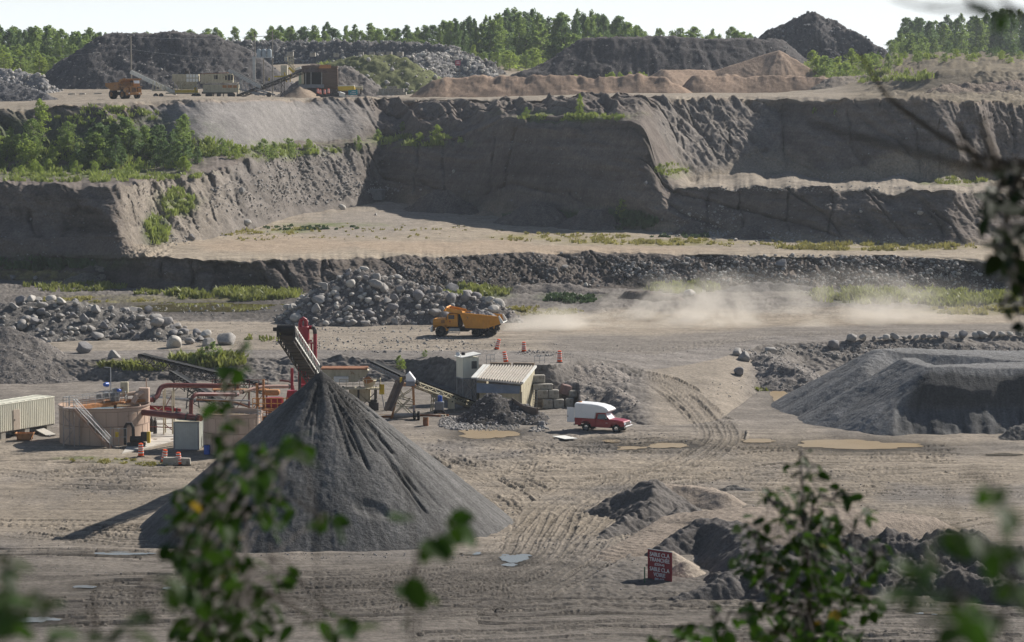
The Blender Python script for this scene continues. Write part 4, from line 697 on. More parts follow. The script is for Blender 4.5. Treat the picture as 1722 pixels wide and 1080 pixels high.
m_galv = M("galvanised_steel", (.40, .41, .42), rough=.45, metal=.5, var=.2, scale=3)
m_grey = M("grey_steel", (.27, .275, .28), rough=.6, var=.25, scale=2, dirt=((.16, .13, .10), 2, .6))
m_blueg = M("blue_grey_panel", (.20, .215, .24), rough=.5, var=.18, scale=1.2, dirt=((.22, .19, .16), 1.5, .6))
m_brownst = M("brown_steel_plate", (.15, .115, .095), rough=.75, var=.25, scale=1.2, dirt=((.10, .075, .06), 1.6, .55))
m_yellow = M("yellow_paint", (.62, .44, .05), rough=.5, var=.15, scale=2, dirt=((.25, .18, .08), 2, .62))
m_conc = M("weathered_concrete", (.36, .335, .29), rough=.9, var=.2, scale=1.5, dirt=((.16, .14, .12), 1.2, .54), bump=.03, bscale=6)
m_slab = M("pale_concrete_slab", (.48, .45, .40), rough=.9, var=.14, scale=.6, dirt=((.26, .225, .19), .5, .56))
m_wood = M("weathered_timber", (.26, .20, .145), rough=.85, var=.3, scale=2, streak=(1, 1, 6))
m_pole = M("grey_wood_pole", (.30, .27, .23), rough=.85, var=.2, scale=2)
m_safety = M("safety_orange", (.80, .10, .02), rough=.5, var=.10, scale=3)
m_reflect = M("white_stripe", (.75, .72, .70), rough=.45, var=.06)
m_belt = M("conveyor_belt", (.04, .039, .038), rough=.7, var=.3, scale=2, dirt=((.13, .115, .10), 1.2, .6))
m_rock = M("boulder_granite", (.32, .30, .28), rough=.9, var=.26, scale=.9, fine=(6, .22), bump=.03, bscale=5, dirt=((.15, .13, .115), .8, .60))
m_rockd = M("boulder_dark", (.22, .21, .21), rough=.9, var=.26, scale=.9, fine=(6, .22), bump=.03, bscale=5, dirt=((.25, .225, .20), .8, .64))
m_rockp = M("boulder_pale", (.46, .43, .39), rough=.9, var=.22, scale=.9, fine=(6, .2), bump=.03, bscale=5, dirt=((.2, .17, .15), .8, .62))
m_bark = M("grey_bark", (.20, .175, .15), rough=.9, var=.35, scale=4)
m_leafA = M("aspen_leaves", (.23, .31, .085), rough=.6, var=.4, scale=.5, spec=.15, trans=.55, fine=(3.0, .3))
m_leafB = M("spruce_and_maple_leaves", (.14, .21, .08), rough=.6, var=.4, scale=.45, spec=.15, trans=.5, fine=(3.0, .3))
m_leafC = M("bright_shrub_leaves", (.30, .38, .08), rough=.6, var=.4, scale=.6, spec=.15, trans=.55, fine=(3.0, .3))
m_grass = M("weedy_grass", (.27, .32, .08), rough=.6, var=.45, scale=.3, trans=.3)
m_grassy = M("yellow_weeds", (.32, .29, .09), rough=.6, var=.4, scale=.3, trans=.3)
m_weed = M("dark_broadleaf_weeds", (.08, .125, .05), rough=.6, var=.4, scale=.3, trans=.25)
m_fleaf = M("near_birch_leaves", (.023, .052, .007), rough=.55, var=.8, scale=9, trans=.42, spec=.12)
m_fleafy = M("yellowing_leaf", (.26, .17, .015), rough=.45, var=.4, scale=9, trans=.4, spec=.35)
m_twig = M("dark_twig", (.05, .038, .032), rough=.8, var=.3, scale=20)
m_sign = M("dark_red_sign_face", (.22, .012, .022), rough=.5, var=.10, scale=1.5)
m_signw = M("white_lettering", (.72, .72, .74), rough=.5, var=.04)
m_teal = M("teal_sign_face", (.02, .22, .27), rough=.5, var=.08)
m_pink = M("faded_red_sign_face", (.42, .11, .15), rough=.6, var=.1)
m_green = M("pale_green_panel", (.25, .33, .25), rough=.6, var=.2, scale=1)
m_timberw = M("timber_crib_wall", (.13, .095, .075), rough=.9, var=.4, scale=1.0, streak=(.4, .4, 4.5))
m_blue = M("blue_plastic", (.03, .10, .42), rough=.4, var=.1)
m_lens = M("lamp_glass", (.75, .78, .82), rough=.15, var=.05)
m_fleafd = M("shaded_leaves", (.010, .018, .006), rough=.6, var=.5, scale=9, trans=.12, spec=.08)  # branch leaves only: backlit silhouette darkness put into the leaf colour
# ------------------------------------------------------------------ vehicles
def wheel(parent, c, r, w, rim_m, name='wheel', side=1, rimf=.55):
    """wheel about the local y axis: tyre, with a rim and hub as its sub-part"""
    b = MB(); p = [(r * .62, -w / 2), (r * .93, -w / 2), (r, -w * .36), (r, w * .36), (r * .93, w / 2), (r * .62, w / 2), (r * .55, w * .3), (r * .55, -w * .3), (r * .62, -w / 2)]
    b.lathe(p, c, 28, 'y')
    for k in range(22):          # tread lugs
        a = 2 * math.pi * k / 22; b.box((c[0] + math.cos(a) * r, c[1], c[2] + math.sin(a) * r), (r * .10, w * .8, r * .10), Euler((0, -a, 0)).to_matrix())
    o = b.build(name, m_rubber, parent, smooth=True)
    s = side; q = MB(); q.lathe([(0.01, s * w * .18), (r * .16, s * w * .20), (r * .2, s * w * .05), (r * rimf * .8, s * w * .02), (r * rimf, s * w * .34), (r * .64, s * w * .45)], c, 24, 'y')
    q.lathe([(0.01, -s * w * .1), (r * .6, -s * w * .12), (r * .63, -s * w * .4)], c, 24, 'y'); q.cyl((c[0], c[1] + s * w * .05, c[2]), (c[0], c[1] + s * w * .38, c[2]), r * .15, n=12)
    for k in range(8):
        a = 2 * math.pi * k / 8; q.cyl((c[0] + math.cos(a) * r * .3, c[1] + s * w * .02, c[2] + math.sin(a) * r * .3), (c[0] + math.cos(a) * r * .3, c[1] + s * w * .1, c[2] + math.sin(a) * r * .3), r * .04, n=6)
    q.build('rim', rim_m, o, smooth=True); return o
def shell_prism(b, poly, y0, y1, t=.05, plane='xz'):
    b.prism(poly, y0, y1, plane)
# --- yellow dump truck (front +x, left side +y)
p = G(744, 564.5); T = thing('dump_truck', 'yellow three-axle dump truck hauling rock past the boulder heap', 'dump truck', (p.x, p.y, p.z - .03), math.pi - R(9))
W = 1.38
part('chassis', m_dark, T, lambda b: (b.box((-3.4, .48, 1.02), (8.2, .16, .34)), b.box((-3.4, -.48, 1.02), (8.2, .16, .34)), b.box((-.1, 0, .72), (.25, 2.0, .25)), b.box((-4.75, 0, .68), (.3, 2.1, .3)), b.box((-6.35, 0, .68), (.3, 2.1, .3)), b.box((-5.55, .75, .85), (2.0, .14, .3)), b.box((-5.55, -.75, .85), (2.0, .14, .3)), b.box((-2.9, 0, .95), (1.2, 1.2, .6)), b.bar((-3.0, .3, 1.0), (-4.6, .3, 1.6), .22), b.bar((-6.9, .62, 1.25), (-7.5, .62, 1.75), .12, .5), b.bar((-6.9, -.62, 1.25), (-7.5, -.62, 1.75), .12, .5)))
part('bumper', m_white2, T, lambda b: b.box((1.2, 0, .92), (.32, 2.6, .62), bev=.08))
hood = part('hood', m_orange, T, lambda b: (b.prism([(1.08, 1.15), (1.12, 1.5), (1.10, 2.15), (1.0, 2.27), (-.78, 2.38), (-.78, 1.2)], -.72, .72), b.box((.2, .93, 1.55), (1.75, .35, .14), bev=.05), b.box((.2, -.93, 1.55), (1.75, .35, .14), bev=.05)), bevel=.04)
part('grille', m_black, hood, lambda b: [b.box((1.14, 0, 1.35 + .13 * k), (.05, 1.1, .06)) for k in range(6)])
[part('side_vent', m_black, hood, lambda b: [b.box((-.2, s * .735, 1.75 + .1 * k), (.5, .03, .05)) for k in range(4)]) for s in (-1, 1)]
for s in (-1, 1):
    part('headlight', m_lens, T, lambda b: b.cyl((1.08, s * .95, 1.35), (1.2, s * .95, 1.35), .14, n=16), smooth=True)
    def fend(b):
        for k in range(9):
            a0, a1 = R(200 - k * 22) if False else R(10 + k * 18), R(10 + (k + 1) * 18)
            b.bar((math.cos(a0) * .86, s * 1.18, .67 + math.sin(a0) * .80), (math.cos(a1) * .86, s * 1.18, .67 + math.sin(a1) * .80), .5, .06)
    part('fender', m_orange, T, fend)
cab = part('cab', m_orange, T, lambda b: (b.prism([(-.76, 1.3), (-.70, 2.35), (-.86, 2.92), (-.98, 3.0), (-2.12, 3.0), (-2.2, 2.9), (-2.25, 1.3)], -1.12, 1.12), b.box((-1.5, 1.2, 1.38), (1.55, .2, .1)), b.box((-1.5, -1.2, 1.38), (1.55, .2, .1))), bevel=.05)
for s in (-1, 1):
    d = part('door', m_orange, cab, lambda b: b.box((-1.42, s * 1.13, 1.88), (1.1, .035, 1.0), bev=.015))
    part('side_window', m_glass, cab, lambda b: (b.box((-1.38, s * 1.14, 2.56), (.78, .03, .52), bev=.012)))
    part('mirror', m_black, cab, lambda b: (b.box((-.78, s * 1.42, 2.4), (.06, .22, .45)), b.bar((-.8, s * 1.1, 2.6), (-.78, s * 1.4, 2.58), .03)))
part('windshield', m_glass, cab, lambda b: b.add([(-.69, -.95, 2.4), (-.69, .95, 2.4), (-.84, .92, 2.88), (-.84, -.92, 2.88)], [(0, 1, 2, 3)]))
part('emblem', m_red, cab, lambda b: b.box((-1.2, 1.155, 2.0), (.16, .02, .2)))
part('cab_back_rack', m_black, T, lambda b: (b.box((-2.42, 0, 2.1), (.28, 1.9, 1.6)), b.cyl((-2.42, -.9, 1.2), (-2.42, -.9, 3.15), .09), b.cyl((-2.42, .85, 1.2), (-2.42, .85, 3.0), .12)))
part('fuel_tank', m_silver, T, lambda b: (b.box((-1.75, 1.02, .92), (1.5, .5, .42), bev=.1), b.box((-1.75, -1.02, .92), (1.5, .5, .42), bev=.1), b.box((-1.7, 1.1, .52), (1.6, .3, .06)), [b.bar((-1.0 - .5 * k, 1.12, .9), (-1.0 - .5 * k, 1.12, .5), .05) for k in range(4)]))
# bed: sides with ribs, floor, front wall, canopy, flared tail
BO = [(-2.75, 3.22), (-2.62, 2.95), (-3.28, 1.2), (-5.95, 1.16), (-7.88, 1.80), (-7.62, 2.78)]
def bedf(b):
    for s in (-1, 1): b.prism(BO, s * 1.52 - .06, s * 1.52 + .06)
    b.prism([(-3.28, 1.2), (-5.95, 1.16), (-5.95, 1.26), (-3.3, 1.30)], -1.46, 1.46); b.prism([(-5.95, 1.16), (-7.88, 1.80), (-7.86, 1.92), (-5.95, 1.26)], -1.46, 1.46)
    b.prism([(-2.62, 2.95), (-3.28, 1.2), (-3.38, 1.24), (-2.75, 3.0)], -1.46, 1.46)
    for s in (-1, 1):
        b.bar((-2.7, s * 1.6, 3.14), (-7.6, s * 1.6, 2.70), .14, .14)
        b.bar((-2.72, s * 1.6, 2.86), (-7.7, s * 1.6, 2.46), .06, .08)
        for k in range(6):
            x = -3.45 - .72 * k; b.bar((x, s * 1.61, 1.2 + .0 * k), (x + .18 - .28 * (k > 1), s * 1.61, 2.72 - .062 * k), .12, .09)
        for k in range(3): b.bar((-3.3 + .08 * k, s * 1.60, 1.55 + .36 * k), (-3.98, s * 1.60, 1.55 + .36 * k), .06, .07)
bed = part('dump_bed', m_orange, T, bedf, bevel=.015)
part('canopy', m_orange, bed, lambda b: (b.prism([(-.52, 3.36), (-2.75, 2.98), (-2.80, 3.12), (-.55, 3.48)], -1.58, 1.58), b.prism([(-.5, 3.3), (-.42, 3.42), (-.78, 3.92), (-.9, 3.82)], -1.58, 1.58), b.prism([(-.7, 3.4), (-.9, 3.80), (-2.9, 3.42), (-2.9, 3.1)], 1.52, 1.60), b.prism([(-.7, 3.4), (-.9, 3.80), (-2.9, 3.42), (-2.9, 3.1)], -1.60, -1.52)), bevel=.015)
part('tail_chute', m_white2, bed, lambda b: (b.prism([(-7.62, 2.80), (-7.88, 1.85), (-8.28, 1.92), (-8.22, 2.14), (-7.74, 2.86)], 1.46, 1.62), b.prism([(-7.62, 2.80), (-7.88, 1.85), (-8.28, 1.92), (-8.22, 2.14), (-7.74, 2.86)], -1.62, -1.46), b.prism([(-7.84, 1.8), (-8.28, 1.92), (-8.26, 2.0), (-7.86, 1.92)], -1.5, 1.5)))
def heap_mesh(name, m, parent, x0, x1, y0, y1, zf, hf, n=34, seed=1):
    X, Y = np.meshgrid(np.linspace(x0, x1, n), np.linspace(y0, y1, n)); u = (X - x0) / (x1 - x0); v = (Y - y0) / (y1 - y0)
    Z = zf(u) + hf * (np.sin(math.pi * np.clip(u, 0, 1)) ** .7) * (np.sin(math.pi * v) ** .7) + .28 * fbm2(X / .35, Y / .35, 3, seed) + .25 * fbm2(X / 1.2, Y / 1.2, 2, seed + 4)
    k = np.arange(n * n).reshape(n, n); q = np.stack([k[:-1, :-1], k[:-1, 1:], k[1:, 1:], k[1:, :-1]], -1).reshape(-1, 4)
    return np_mesh(name, np.stack([X, Y, Z], -1).reshape(-1, 3), q, m, parent)
heap_mesh('rock_load', m_rockd, T, -7.2, -2.9, -1.44, 1.44, lambda u: 2.35 + .45 * u, .72, 40, 4)
for s in (-1, 1): wheel(T, (0, s * 1.12, .67), .69, .5, m_dark, side=s)
for x in (-4.75, -6.35):
    for s in (-1, 1): wheel(T, (x, s * 1.1, .65), .66, .8, m_dark, side=s)
part('mud_flap', m_black, T, lambda b: (b.box((-7.25, .95, .95), (.04, .8, .75)), b.box((-7.25, -.95, .95), (.04, .8, .75))))
part('driver', M("driver_clothes", (.32, .30, .26), var=.2), T, lambda b: (b.lathe([(.01, 2.25), (.20, 2.3), (.22, 2.55), (.10, 2.66), (.11, 2.72), (.12, 2.82), (.08, 2.9), (.01, 2.93)], (-1.5, .4, 0), 14)), smooth=True)

# --- red pickup with camper (front +x, left side +y)
p = G(991, 723); T = thing('pickup_truck', 'dark red pickup truck with a white camper and open rear door', 'pickup truck', (p.x, p.y, p.z), -R(25))
body = [(-1.22, .62), (-1.25, 1.32), (1.02, 1.32), (1.04, 1.34), (2.55, 1.27), (3.6, 1.20), (4.22, 1.08), (4.32, .98), (4.34, .62), (3.95, .52), (-.95, .50)]
def carbody(b):
    for s in (-1, 1):
        b.prism([(-1.22, .62), (-1.25, 1.32), (1.06, 1.32), (1.06, .50), (.62, .48), (.55, .72), (.38, .93), (.1, 1.0), (-.1, 1.0), (-.38, .93), (-.55, .72), (-.62, .55)], s * .98, s * .82)
        b.prism([(1.08, .46), (1.08, 1.30), (2.42, 1.26), (2.75, .55), (2.5, .46)], s * .98, s * .80)
        b.prism([(2.44, 1.26), (3.7, 1.20), (4.25, 1.06), (4.3, .72), (3.98, .70), (3.90, .82), (3.70, .95), (3.38, 1.0), (3.06, .95), (2.86, .78), (2.76, .56), (2.7, .54)], s * .98, s * .80)
    b.box((-.1, 0, .80), (2.2, 1.62, .1)); b.box((-1.2, 0, .97), (.08, 1.66, .68)); b.box((1.75, 0, .62), (1.35, 1.6, .3)); b.box((3.4, 0, .85), (1.5, 1.55, .5))
bd = part('body', m_red_car, T, carbody, bevel=.03)
part('hood', m_red_car, T, lambda b: b.prism([(2.42, 1.27), (2.5, 1.34), (3.6, 1.28), (4.15, 1.16), (4.25, 1.07)], -.86, .86), bevel=.03)
cabm = part('cab', m_red_car, T, lambda b: (b.prism([(1.12, 1.28), (1.22, 1.86), (1.32, 1.92), (2.0, 1.93), (2.08, 1.88), (1.95, 1.82), (1.34, 1.81), (1.25, 1.28)], -.80, .80), [b.bar((2.04, s * .74, 1.87), (2.62, s * .80, 1.28), .09, .09) for s in (-1, 1)], [b.bar((1.2, s * .76, 1.86), (1.16, s * .82, 1.28), .12, .16) for s in (-1, 1)], b.box((1.7, 0, 1.90), (.62, 1.5, .06)), [b.box((1.75, s * .86, 1.26), (1.35, .1, .1)) for s in (-1, 1)]), bevel=.02)
part('windshield', m_lens, cabm, lambda b: b.add([(2.62, -.74, 1.30), (2.62, .74, 1.30), (2.07, .68, 1.86), (2.07, -.68, 1.86)], [(0, 1, 2, 3)]))
for s in (-1, 1):
    part('side_window', m_glass, cabm, lambda b: b.add([(1.26, s * .83, 1.30), (2.48, s * .83, 1.30), (2.02, s * .76, 1.84), (1.26, s * .76, 1.84)], [(0, 1, 2, 3)]))
    dr = part('door', m_red_car, T, lambda b: b.box((1.76, s * .985, .88), (1.22, .03, .74), bev=.012))
    part('handle', m_black, dr, lambda b: b.box((1.3, s * 1.01, 1.1), (.18, .03, .05)))
    part('mirror', m_black, T, lambda b: b.box((2.3, s * 1.08, 1.38), (.14, .2, .22), bev=.04))
    part('headlight', m_lens, T, lambda b: b.box((4.26, s * .74, .93), (.14, .34, .24), bev=.03))
    part('taillight', m_red, T, lambda b: b.box((-1.25, s * .88, 1.12), (.06, .14, .34)))
    for x in (0, 3.38): wheel(T, (x, s * .86, .40), .41, .27, m_chrome, side=s, rimf=.62)
part('decal', m_reflect, T, lambda b: b.box((2.35, -.995, .95), (.22, .012, .03)))
gr = part('grille', m_chrome, T, lambda b: (b.box((4.34, 0, .78), (.06, 1.15, .05)), b.box((4.33, 0, 1.03), (.05, 1.15, .05)), b.box((4.34, 0, .93), (.06, 1.2, .07))))
part('grille_mesh', m_black, gr, lambda b: b.box((4.30, 0, .9), (.04, 1.1, .3)))
part('front_bumper', m_chrome, T, lambda b: b.box((4.36, 0, .60), (.2, 1.9, .24), bev=.06))
part('rear_bumper', m_chrome, T, lambda b: b.box((-1.34, 0, .6), (.16, 1.8, .2), bev=.05))
part('chassis', m_black, T, lambda b: (b.box((1.5, 0, .45), (5.2, .9, .16)), b.box((0, 0, .4), (.15, 1.5, .15)), b.box((3.38, 0, .4), (.15, 1.5, .15))))
CP_ = [(-1.22, 1.33), (1.0, 1.33), (1.12, 1.97), (2.28, 2.0), (2.52, 2.12), (2.56, 2.24), (2.42, 2.42), (2.0, 2.62), (1.4, 2.76), (.6, 2.84), (-1.15, 2.88), (-1.24, 2.82)]
def camper(b):
    n = len(CP_); k0 = len(b.v)
    secs = [(-1.0, .86), (-.97, .97), (-.8, 1.0), (.8, 1.0), (.97, .97), (1.0, .86)]
    vs = []
    for y, f in secs: vs += [(x, y, 1.33 + (z - 1.33) * (f if z > 2.3 else 1.0) if f < 1 else z) for x, z in CP_]
    fs = [(i * n + k, i * n + (k + 1) % n, (i + 1) * n + (k + 1) % n, (i + 1) * n + k) for i in range(len(secs) - 1) for k in range(n)] + [tuple(range(n))[::-1], tuple((len(secs) - 1) * n + k for k in range(n))]
    b.add(vs, fs)
ca = part('camper_shell', m_white, T, camper, bevel=.03)
part('roof_vent', m_rusto, ca, lambda b: b.box((-.95, -.2, 2.92), (.3, .3, .09)))
part('trim_band', m_grey, ca, lambda b: (b.box((2.54, 0, 2.17), (.05, 1.7, .03))))
part('opening', m_black, ca, lambda b: b.box((-1.245, -.1, 2.0), (.02, 1.1, 1.2)))
rd = part('rear_door', m_white, T, lambda b: (b.box((-1.68, -.97, 1.62), (.84, .05, 1.56), bev=.015), b.box((-1.68, -1.0, 1.62), (.72, .02, 1.44))))
part('handle', m_black, rd, lambda b: b.box((-2.0, -1.02, 1.45), (.12, .04, .1)))

# --- old orange haul truck on the upper terrace (front +x)
p = G(222, 166.5); T = thing('haul_truck', 'faded orange haul truck parked by the utility pole', 'dump truck', (p.x - .6, p.y + 1.5, p.z), -R(50))
part('chassis', m_dark, T, lambda b: (b.box((-2.0, .6, 1.3), (6.8, .25, .5)), b.box((-2.0, -.6, 1.3), (6.8, .25, .5)), b.box((0, 0, 1.0), (.4, 3.0, .4)), b.box((-4.2, 0, 1.0), (.5, 3.0, .5))))
nose = part('nose', m_orange_old, T, lambda b: (b.box((1.0, -.1, 1.95), (1.3, 1.7, 1.35), bev=.08), b.box((.6, 0, 2.62), (2.2, 4.2, .12)), b.box((1.45, 0, 1.15), (.45, 3.9, .5), bev=.06), b.box((.9, -1.6, 1.9), (.9, .9, 1.0), bev=.05), b.box((.9, 1.6, 1.9), (.9, .9, 1.0), bev=.05)))
part('grille', m_black, nose, lambda b: [b.box((1.68, -.1, 1.55 + .16 * k), (.05, 1.15, .08)) for k in range(6)])
cb = part('cab', m_orange_old, T, lambda b: (b.box((.25, 1.05, 3.0), (1.5, 1.7, .7), bev=.05), b.box((.2, 1.05, 4.0), (1.5, 1.8, .12)), [b.bar((.25 + a * .7, 1.05 + c * .8, 3.3), (.2 + a * .65, 1.05 + c * .8, 4.0), .1) for a in (-1, 1) for c in (-1, 1)]))
part('windshield', m_lens, cb, lambda b: b.box((.95, 1.05, 3.62), (.05, 1.45, .62), (0, -.12, 0)))
part('side_window', m_glass, cb, lambda b: (b.box((.22, .26, 3.62), (1.2, .04, .6)), b.box((.22, 1.86, 3.62), (1.2, .04, .6))))
HB = [(-1.2, 1.9), (-1.0, 3.55), (-6.3, 3.35), (-6.5, 2.75), (-4.0, 1.75)]
bd = part('dump_bed', m_orange_old, T, lambda b: ([b.prism(HB, s * 2.15 - .07, s * 2.15 + .07) for s in (-1, 1)], b.prism([(-1.2, 1.9), (-4.0, 1.75), (-6.5, 2.75), (-6.5, 2.9), (-4.0, 1.9), (-1.25, 2.05)], -2.1, 2.1), b.prism([(-1.2, 1.9), (-1.0, 3.55), (-1.12, 3.55), (-1.32, 1.95)], -2.1, 2.1), [b.bar((-1.7 - .8 * k, s * 2.26, 1.95 + .12 * k), (-1.7 - .8 * k, s * 2.26, 3.4), .16, .12) for k in range(6) for s in (-1, 1)], [b.bar((-1.0, s * 2.26, 3.48), (-6.3, s * 2.26, 3.3), .16, .14) for s in (-1, 1)]))
part('canopy', m_orange_old, bd, lambda b: (b.prism([(-1.0, 3.5), (1.1, 4.2), (1.1, 4.34), (-1.05, 3.66)], -2.1, 2.1), [b.prism([(-1.0, 3.5), (1.1, 4.2), (1.1, 4.45), (-1.0, 4.0)], s * 2.15 - .05, s * 2.15 + .05) for s in (-1, 1)]))
for s in (-1, 1):
    wheel(T, (0, s * 1.75, .98), .98, .65, m_orange_old, side=s, rimf=.5); wheel(T, (-4.2, s * 1.6, .98), .98, 1.15, m_orange_old, side=s, rimf=.5)
    part('headlight', m_lens, T, lambda b: b.box((1.70, s * 1.3, 1.2), (.06, .3, .2)))
part('ladder', m_orange_old, T, lambda b: ([b.bar((1.5, -1.9 + .4 * k, .6), (1.2, -1.9 + .4 * k, 2.6), .05) for k in range(2)], [b.bar((1.47 - .04 * k, -1.9, .8 + .3 * k), (1.47 - .04 * k, -1.5, .8 + .3 * k), .04) for k in range(6)]))
part('handrail', m_orange_old, T, lambda b: (b.bar((1.5, -2, 3.5), (1.5, .1, 3.5), .05), [b.bar((1.5, -2 + .7 * k, 2.65), (1.5, -2 + .7 * k, 3.5), .05) for k in range(4)]))
# ------------------------------------------------------------------ plant on the pit floor
def V3(*a): return Vector(a)
def loc_thing(name, label, cat, p, group=None):
    T = thing(name, label, cat, p, 0, group); return T, Vector(p)
class LB(MB):
    """MB in world coordinates, stored relative to an origin"""
    def __init__(s, o): super().__init__(); s.o = Vector(o)
    def build(s, *a, **k): s.v = [Vector(v) - s.o for v in s.v]; return super().build(*a, **k)
def lpart(name, m, T, o, fn, **k):
    b = LB(o); fn(b); return b.build(name, m, T, **k)
def truss(b, p, q, w, h, n, t=.07, side_only=False):
    """lattice girder from p to q, w wide, h deep below"""
    p, q = Vector(p), Vector(q); d = (q - p).normalized(); x = d.cross(Vector((0, 0, 1))).normalized() * w / 2; dn = x.cross(d).normalized() * h
    if dn.z > 0: dn = -dn
    for s in (-1, 1):
        b.bar(p + x * s, q + x * s, t * 1.5); b.bar(p + x * s + dn, q + x * s + dn, t * 1.2)
        for k in range(n + 1):
            a = p.lerp(q, k / n) + x * s; b.bar(a, a + dn, t)
            if k < n: c = p.lerp(q, (k + 1) / n) + x * s; b.bar(a + dn if k % 2 else a, c if k % 2 else c + dn, t)
    for k in range(n + 1):
        a = p.lerp(q, k / n); b.bar(a - x + dn, a + x + dn, t)
def conveyor(label, p, q, w=.9, h=.6, n=14, frame=None, legs=(), t=.06, leg_m=None, rollers=True, cover=None, group=None, name='conveyor'):
    frame = frame or m_grey; p, q = Vector(p), Vector(q)
    T, o = loc_thing(name, label, 'conveyor', (q.x, q.y, q.z))
    lpart('frame', frame, T, o, lambda b: truss(b, p, q, w, h, n, t))
    d = (q - p).normalized(); x = d.cross(Vector((0, 0, 1))).normalized(); up = x.cross(d).normalized(); up = up if up.z > 0 else -up
    def belt(b):
        for a, c, lift in ((p, q, .18), (p, q, -.18)):
            b.add([a - x * w * .42 + up * (lift + .08), a + up * lift, a + x * w * .42 + up * (lift + .08), c - x * w * .42 + up * (lift + .08), c + up * lift, c + x * w * .42 + up * (lift + .08)], [(0, 1, 4, 3), (1, 2, 5, 4)])
        for e, s in ((p, -1), (q, 1)): b.cyl(e - x * w * .42 + d * 0, e + x * w * .42, .22, n=16)
    bl = lpart('belt', m_belt, T, o, belt)
    if rollers: lpart('roller', m_black, T, o, lambda b: [b.cyl(p.lerp(q, (k + .5) / (n * 1.3)) - x * w * .5 + up * .1, p.lerp(q, (k + .5) / (n * 1.3)) + x * w * .5 + up * .1, .07, n=8) for k in range(int(n * 1.3))])
    for (t0, foot, spread) in legs:
        a = p.lerp(q, t0)
        lpart('support_leg', leg_m or frame, T, o, lambda b: ([b.bar(a + x * s * w * .5 - up * .1, Vector((a.x, a.y, foot)) + x * s * (w * .5 + spread), .12) for s in (-1, 1)], [b.bar(Vector((a.x, a.y, foot + (a.z - foot) * u)) + x * s * (w * .5 + spread * (1 - u)), Vector((a.x, a.y, foot + (a.z - foot) * (u + .3))) - x * s * (w * .5 + spread * (1 - u - .3)), .07) for u in (.05, .5) for s in (-1, 1)]))
    return T, o
def railing(b, pts, h=1.0, t=.045, n=4):
    pts = [Vector(p) for p in pts]
    for a, c in zip(pts, pts[1:]):
        for u in (h, h * .52): b.bar(a + V3(0, 0, u), c + V3(0, 0, u), t)
        for k in range(n + 1): m = a.lerp(c, k / n); b.bar(m, m + V3(0, 0, h), t)
# --- round settling tanks
def tank(label, c, r, h, sector=20, bands=(.52,), lip=.12):
    T = thing('settling_tank', label, 'tank', c)
    part('shell', m_tank, T, lambda b: b.lathe([(r, 0), (r, h), (r - .05, h), (r - .06, 0)], n=72), smooth=True)
    part('rim', m_seam, T, lambda b: b.lathe([(r - .05, h - .06), (r + lip, h - .06), (r + lip, h + .04), (r - .05, h + .04)], n=72))
    def seams(b):
        for f in bands: b.lathe([(r + .005, h * f - .035), (r + .03, h * f - .035), (r + .03, h * f + .035), (r + .005, h * f + .035)], n=72)
        b.lathe([(r + .005, h * .9), (r + .03, h * .9), (r + .03, h * .9 + .04), (r + .005, h * .9 + .04)], n=72)
        for k in range(sector):
            a = 2 * math.pi * (k + .3) / sector; z0, z1 = (.0, h * bands[0]) if True else (0, h)
            b.box((math.cos(a) * (r + .006), math.sin(a) * (r + .006), h * .25), (.03, .04, h * .5), (0, 0, a)); a2 = a + math.pi / sector * .8
            b.box((math.cos(a2) * (r + .006), math.sin(a2) * (r + .006), h * .72), (.03, .04, h * .38), (0, 0, a2))
    part('seams', m_seam, T, seams)
    wz = h - .42
    part('water', m_water, T, lambda b: b.lathe([(.001, wz), (r - .07, wz)], n=72))
    return T
p = at_z(165, 752, 0); T1c = Vector((p.x, p.y + 4.5, .0)); TH = 3.78
T = tank('large beige round settling tank with stairs up its side', T1c, 4.5, TH, 24)
part('launder', m_tank, T, lambda b: b.lathe([(3.55, TH - .75), (3.55, TH - .2), (3.65, TH - .2), (3.65, TH - .75)], n=64), smooth=True)
def walkway(b):     # bridge from the stair head to the middle and on to the back right
    b.bar((-2.5, -3.9, TH + .12), (.9, .6, TH + .12), .9, .16); b.bar((-2.8, -3.55, TH + .02), (.6, .95, TH - .02), .1, .3); b.bar((-2.1, -4.2, TH + .02), (1.2, .3, TH - .02), .1, .3)
    b.bar((.2, .6, TH + .1), (3.8, 2.3, TH + .1), .8, .3); b.box((.9, .6, TH + .15), (2.3, 2.0, .14))
part('walkway', m_rusto, T, walkway)
def rails(b):
    railing(b, [(-2.95, -3.6, TH + .2), (.4, .9, TH + .2)], n=6); railing(b, [(-2.05, -4.25, TH + .2), (.9, -.2, TH + .2), (2.1, -.2, TH + .2), (2.1, 1.6, TH + .2), (-.2, 1.6, TH + .2)], n=4)
    railing(b, [(-3.4, -4.5, TH + .2), (-2.2, -5.1, TH + .2)], n=2); railing(b, [(-3.4, -4.5, TH + .2), (-2.9, -3.6, TH + .2)], n=2)
part('guard_rail', m_galv, T, rails)
def stair(b):
    a, c = Vector((-2.1, -4.9, TH + .1)), Vector((1.55, -5.6, .05)); u = Vector((.12, .55, 0))
    for s in (0, 1): b.bar(a - u * (1 - s) * 1.0, c - u * (1 - s) * 1.0, .08, .26)
    for k in range(17): m = a.lerp(c, (k + .5) / 17) - u * .5; b.box(m, (.27, .62, .04), (0, 0, .2))
ST = part('stair', M("stair_brown", (.30, .20, .15), rough=.7, var=.2), T, stair)
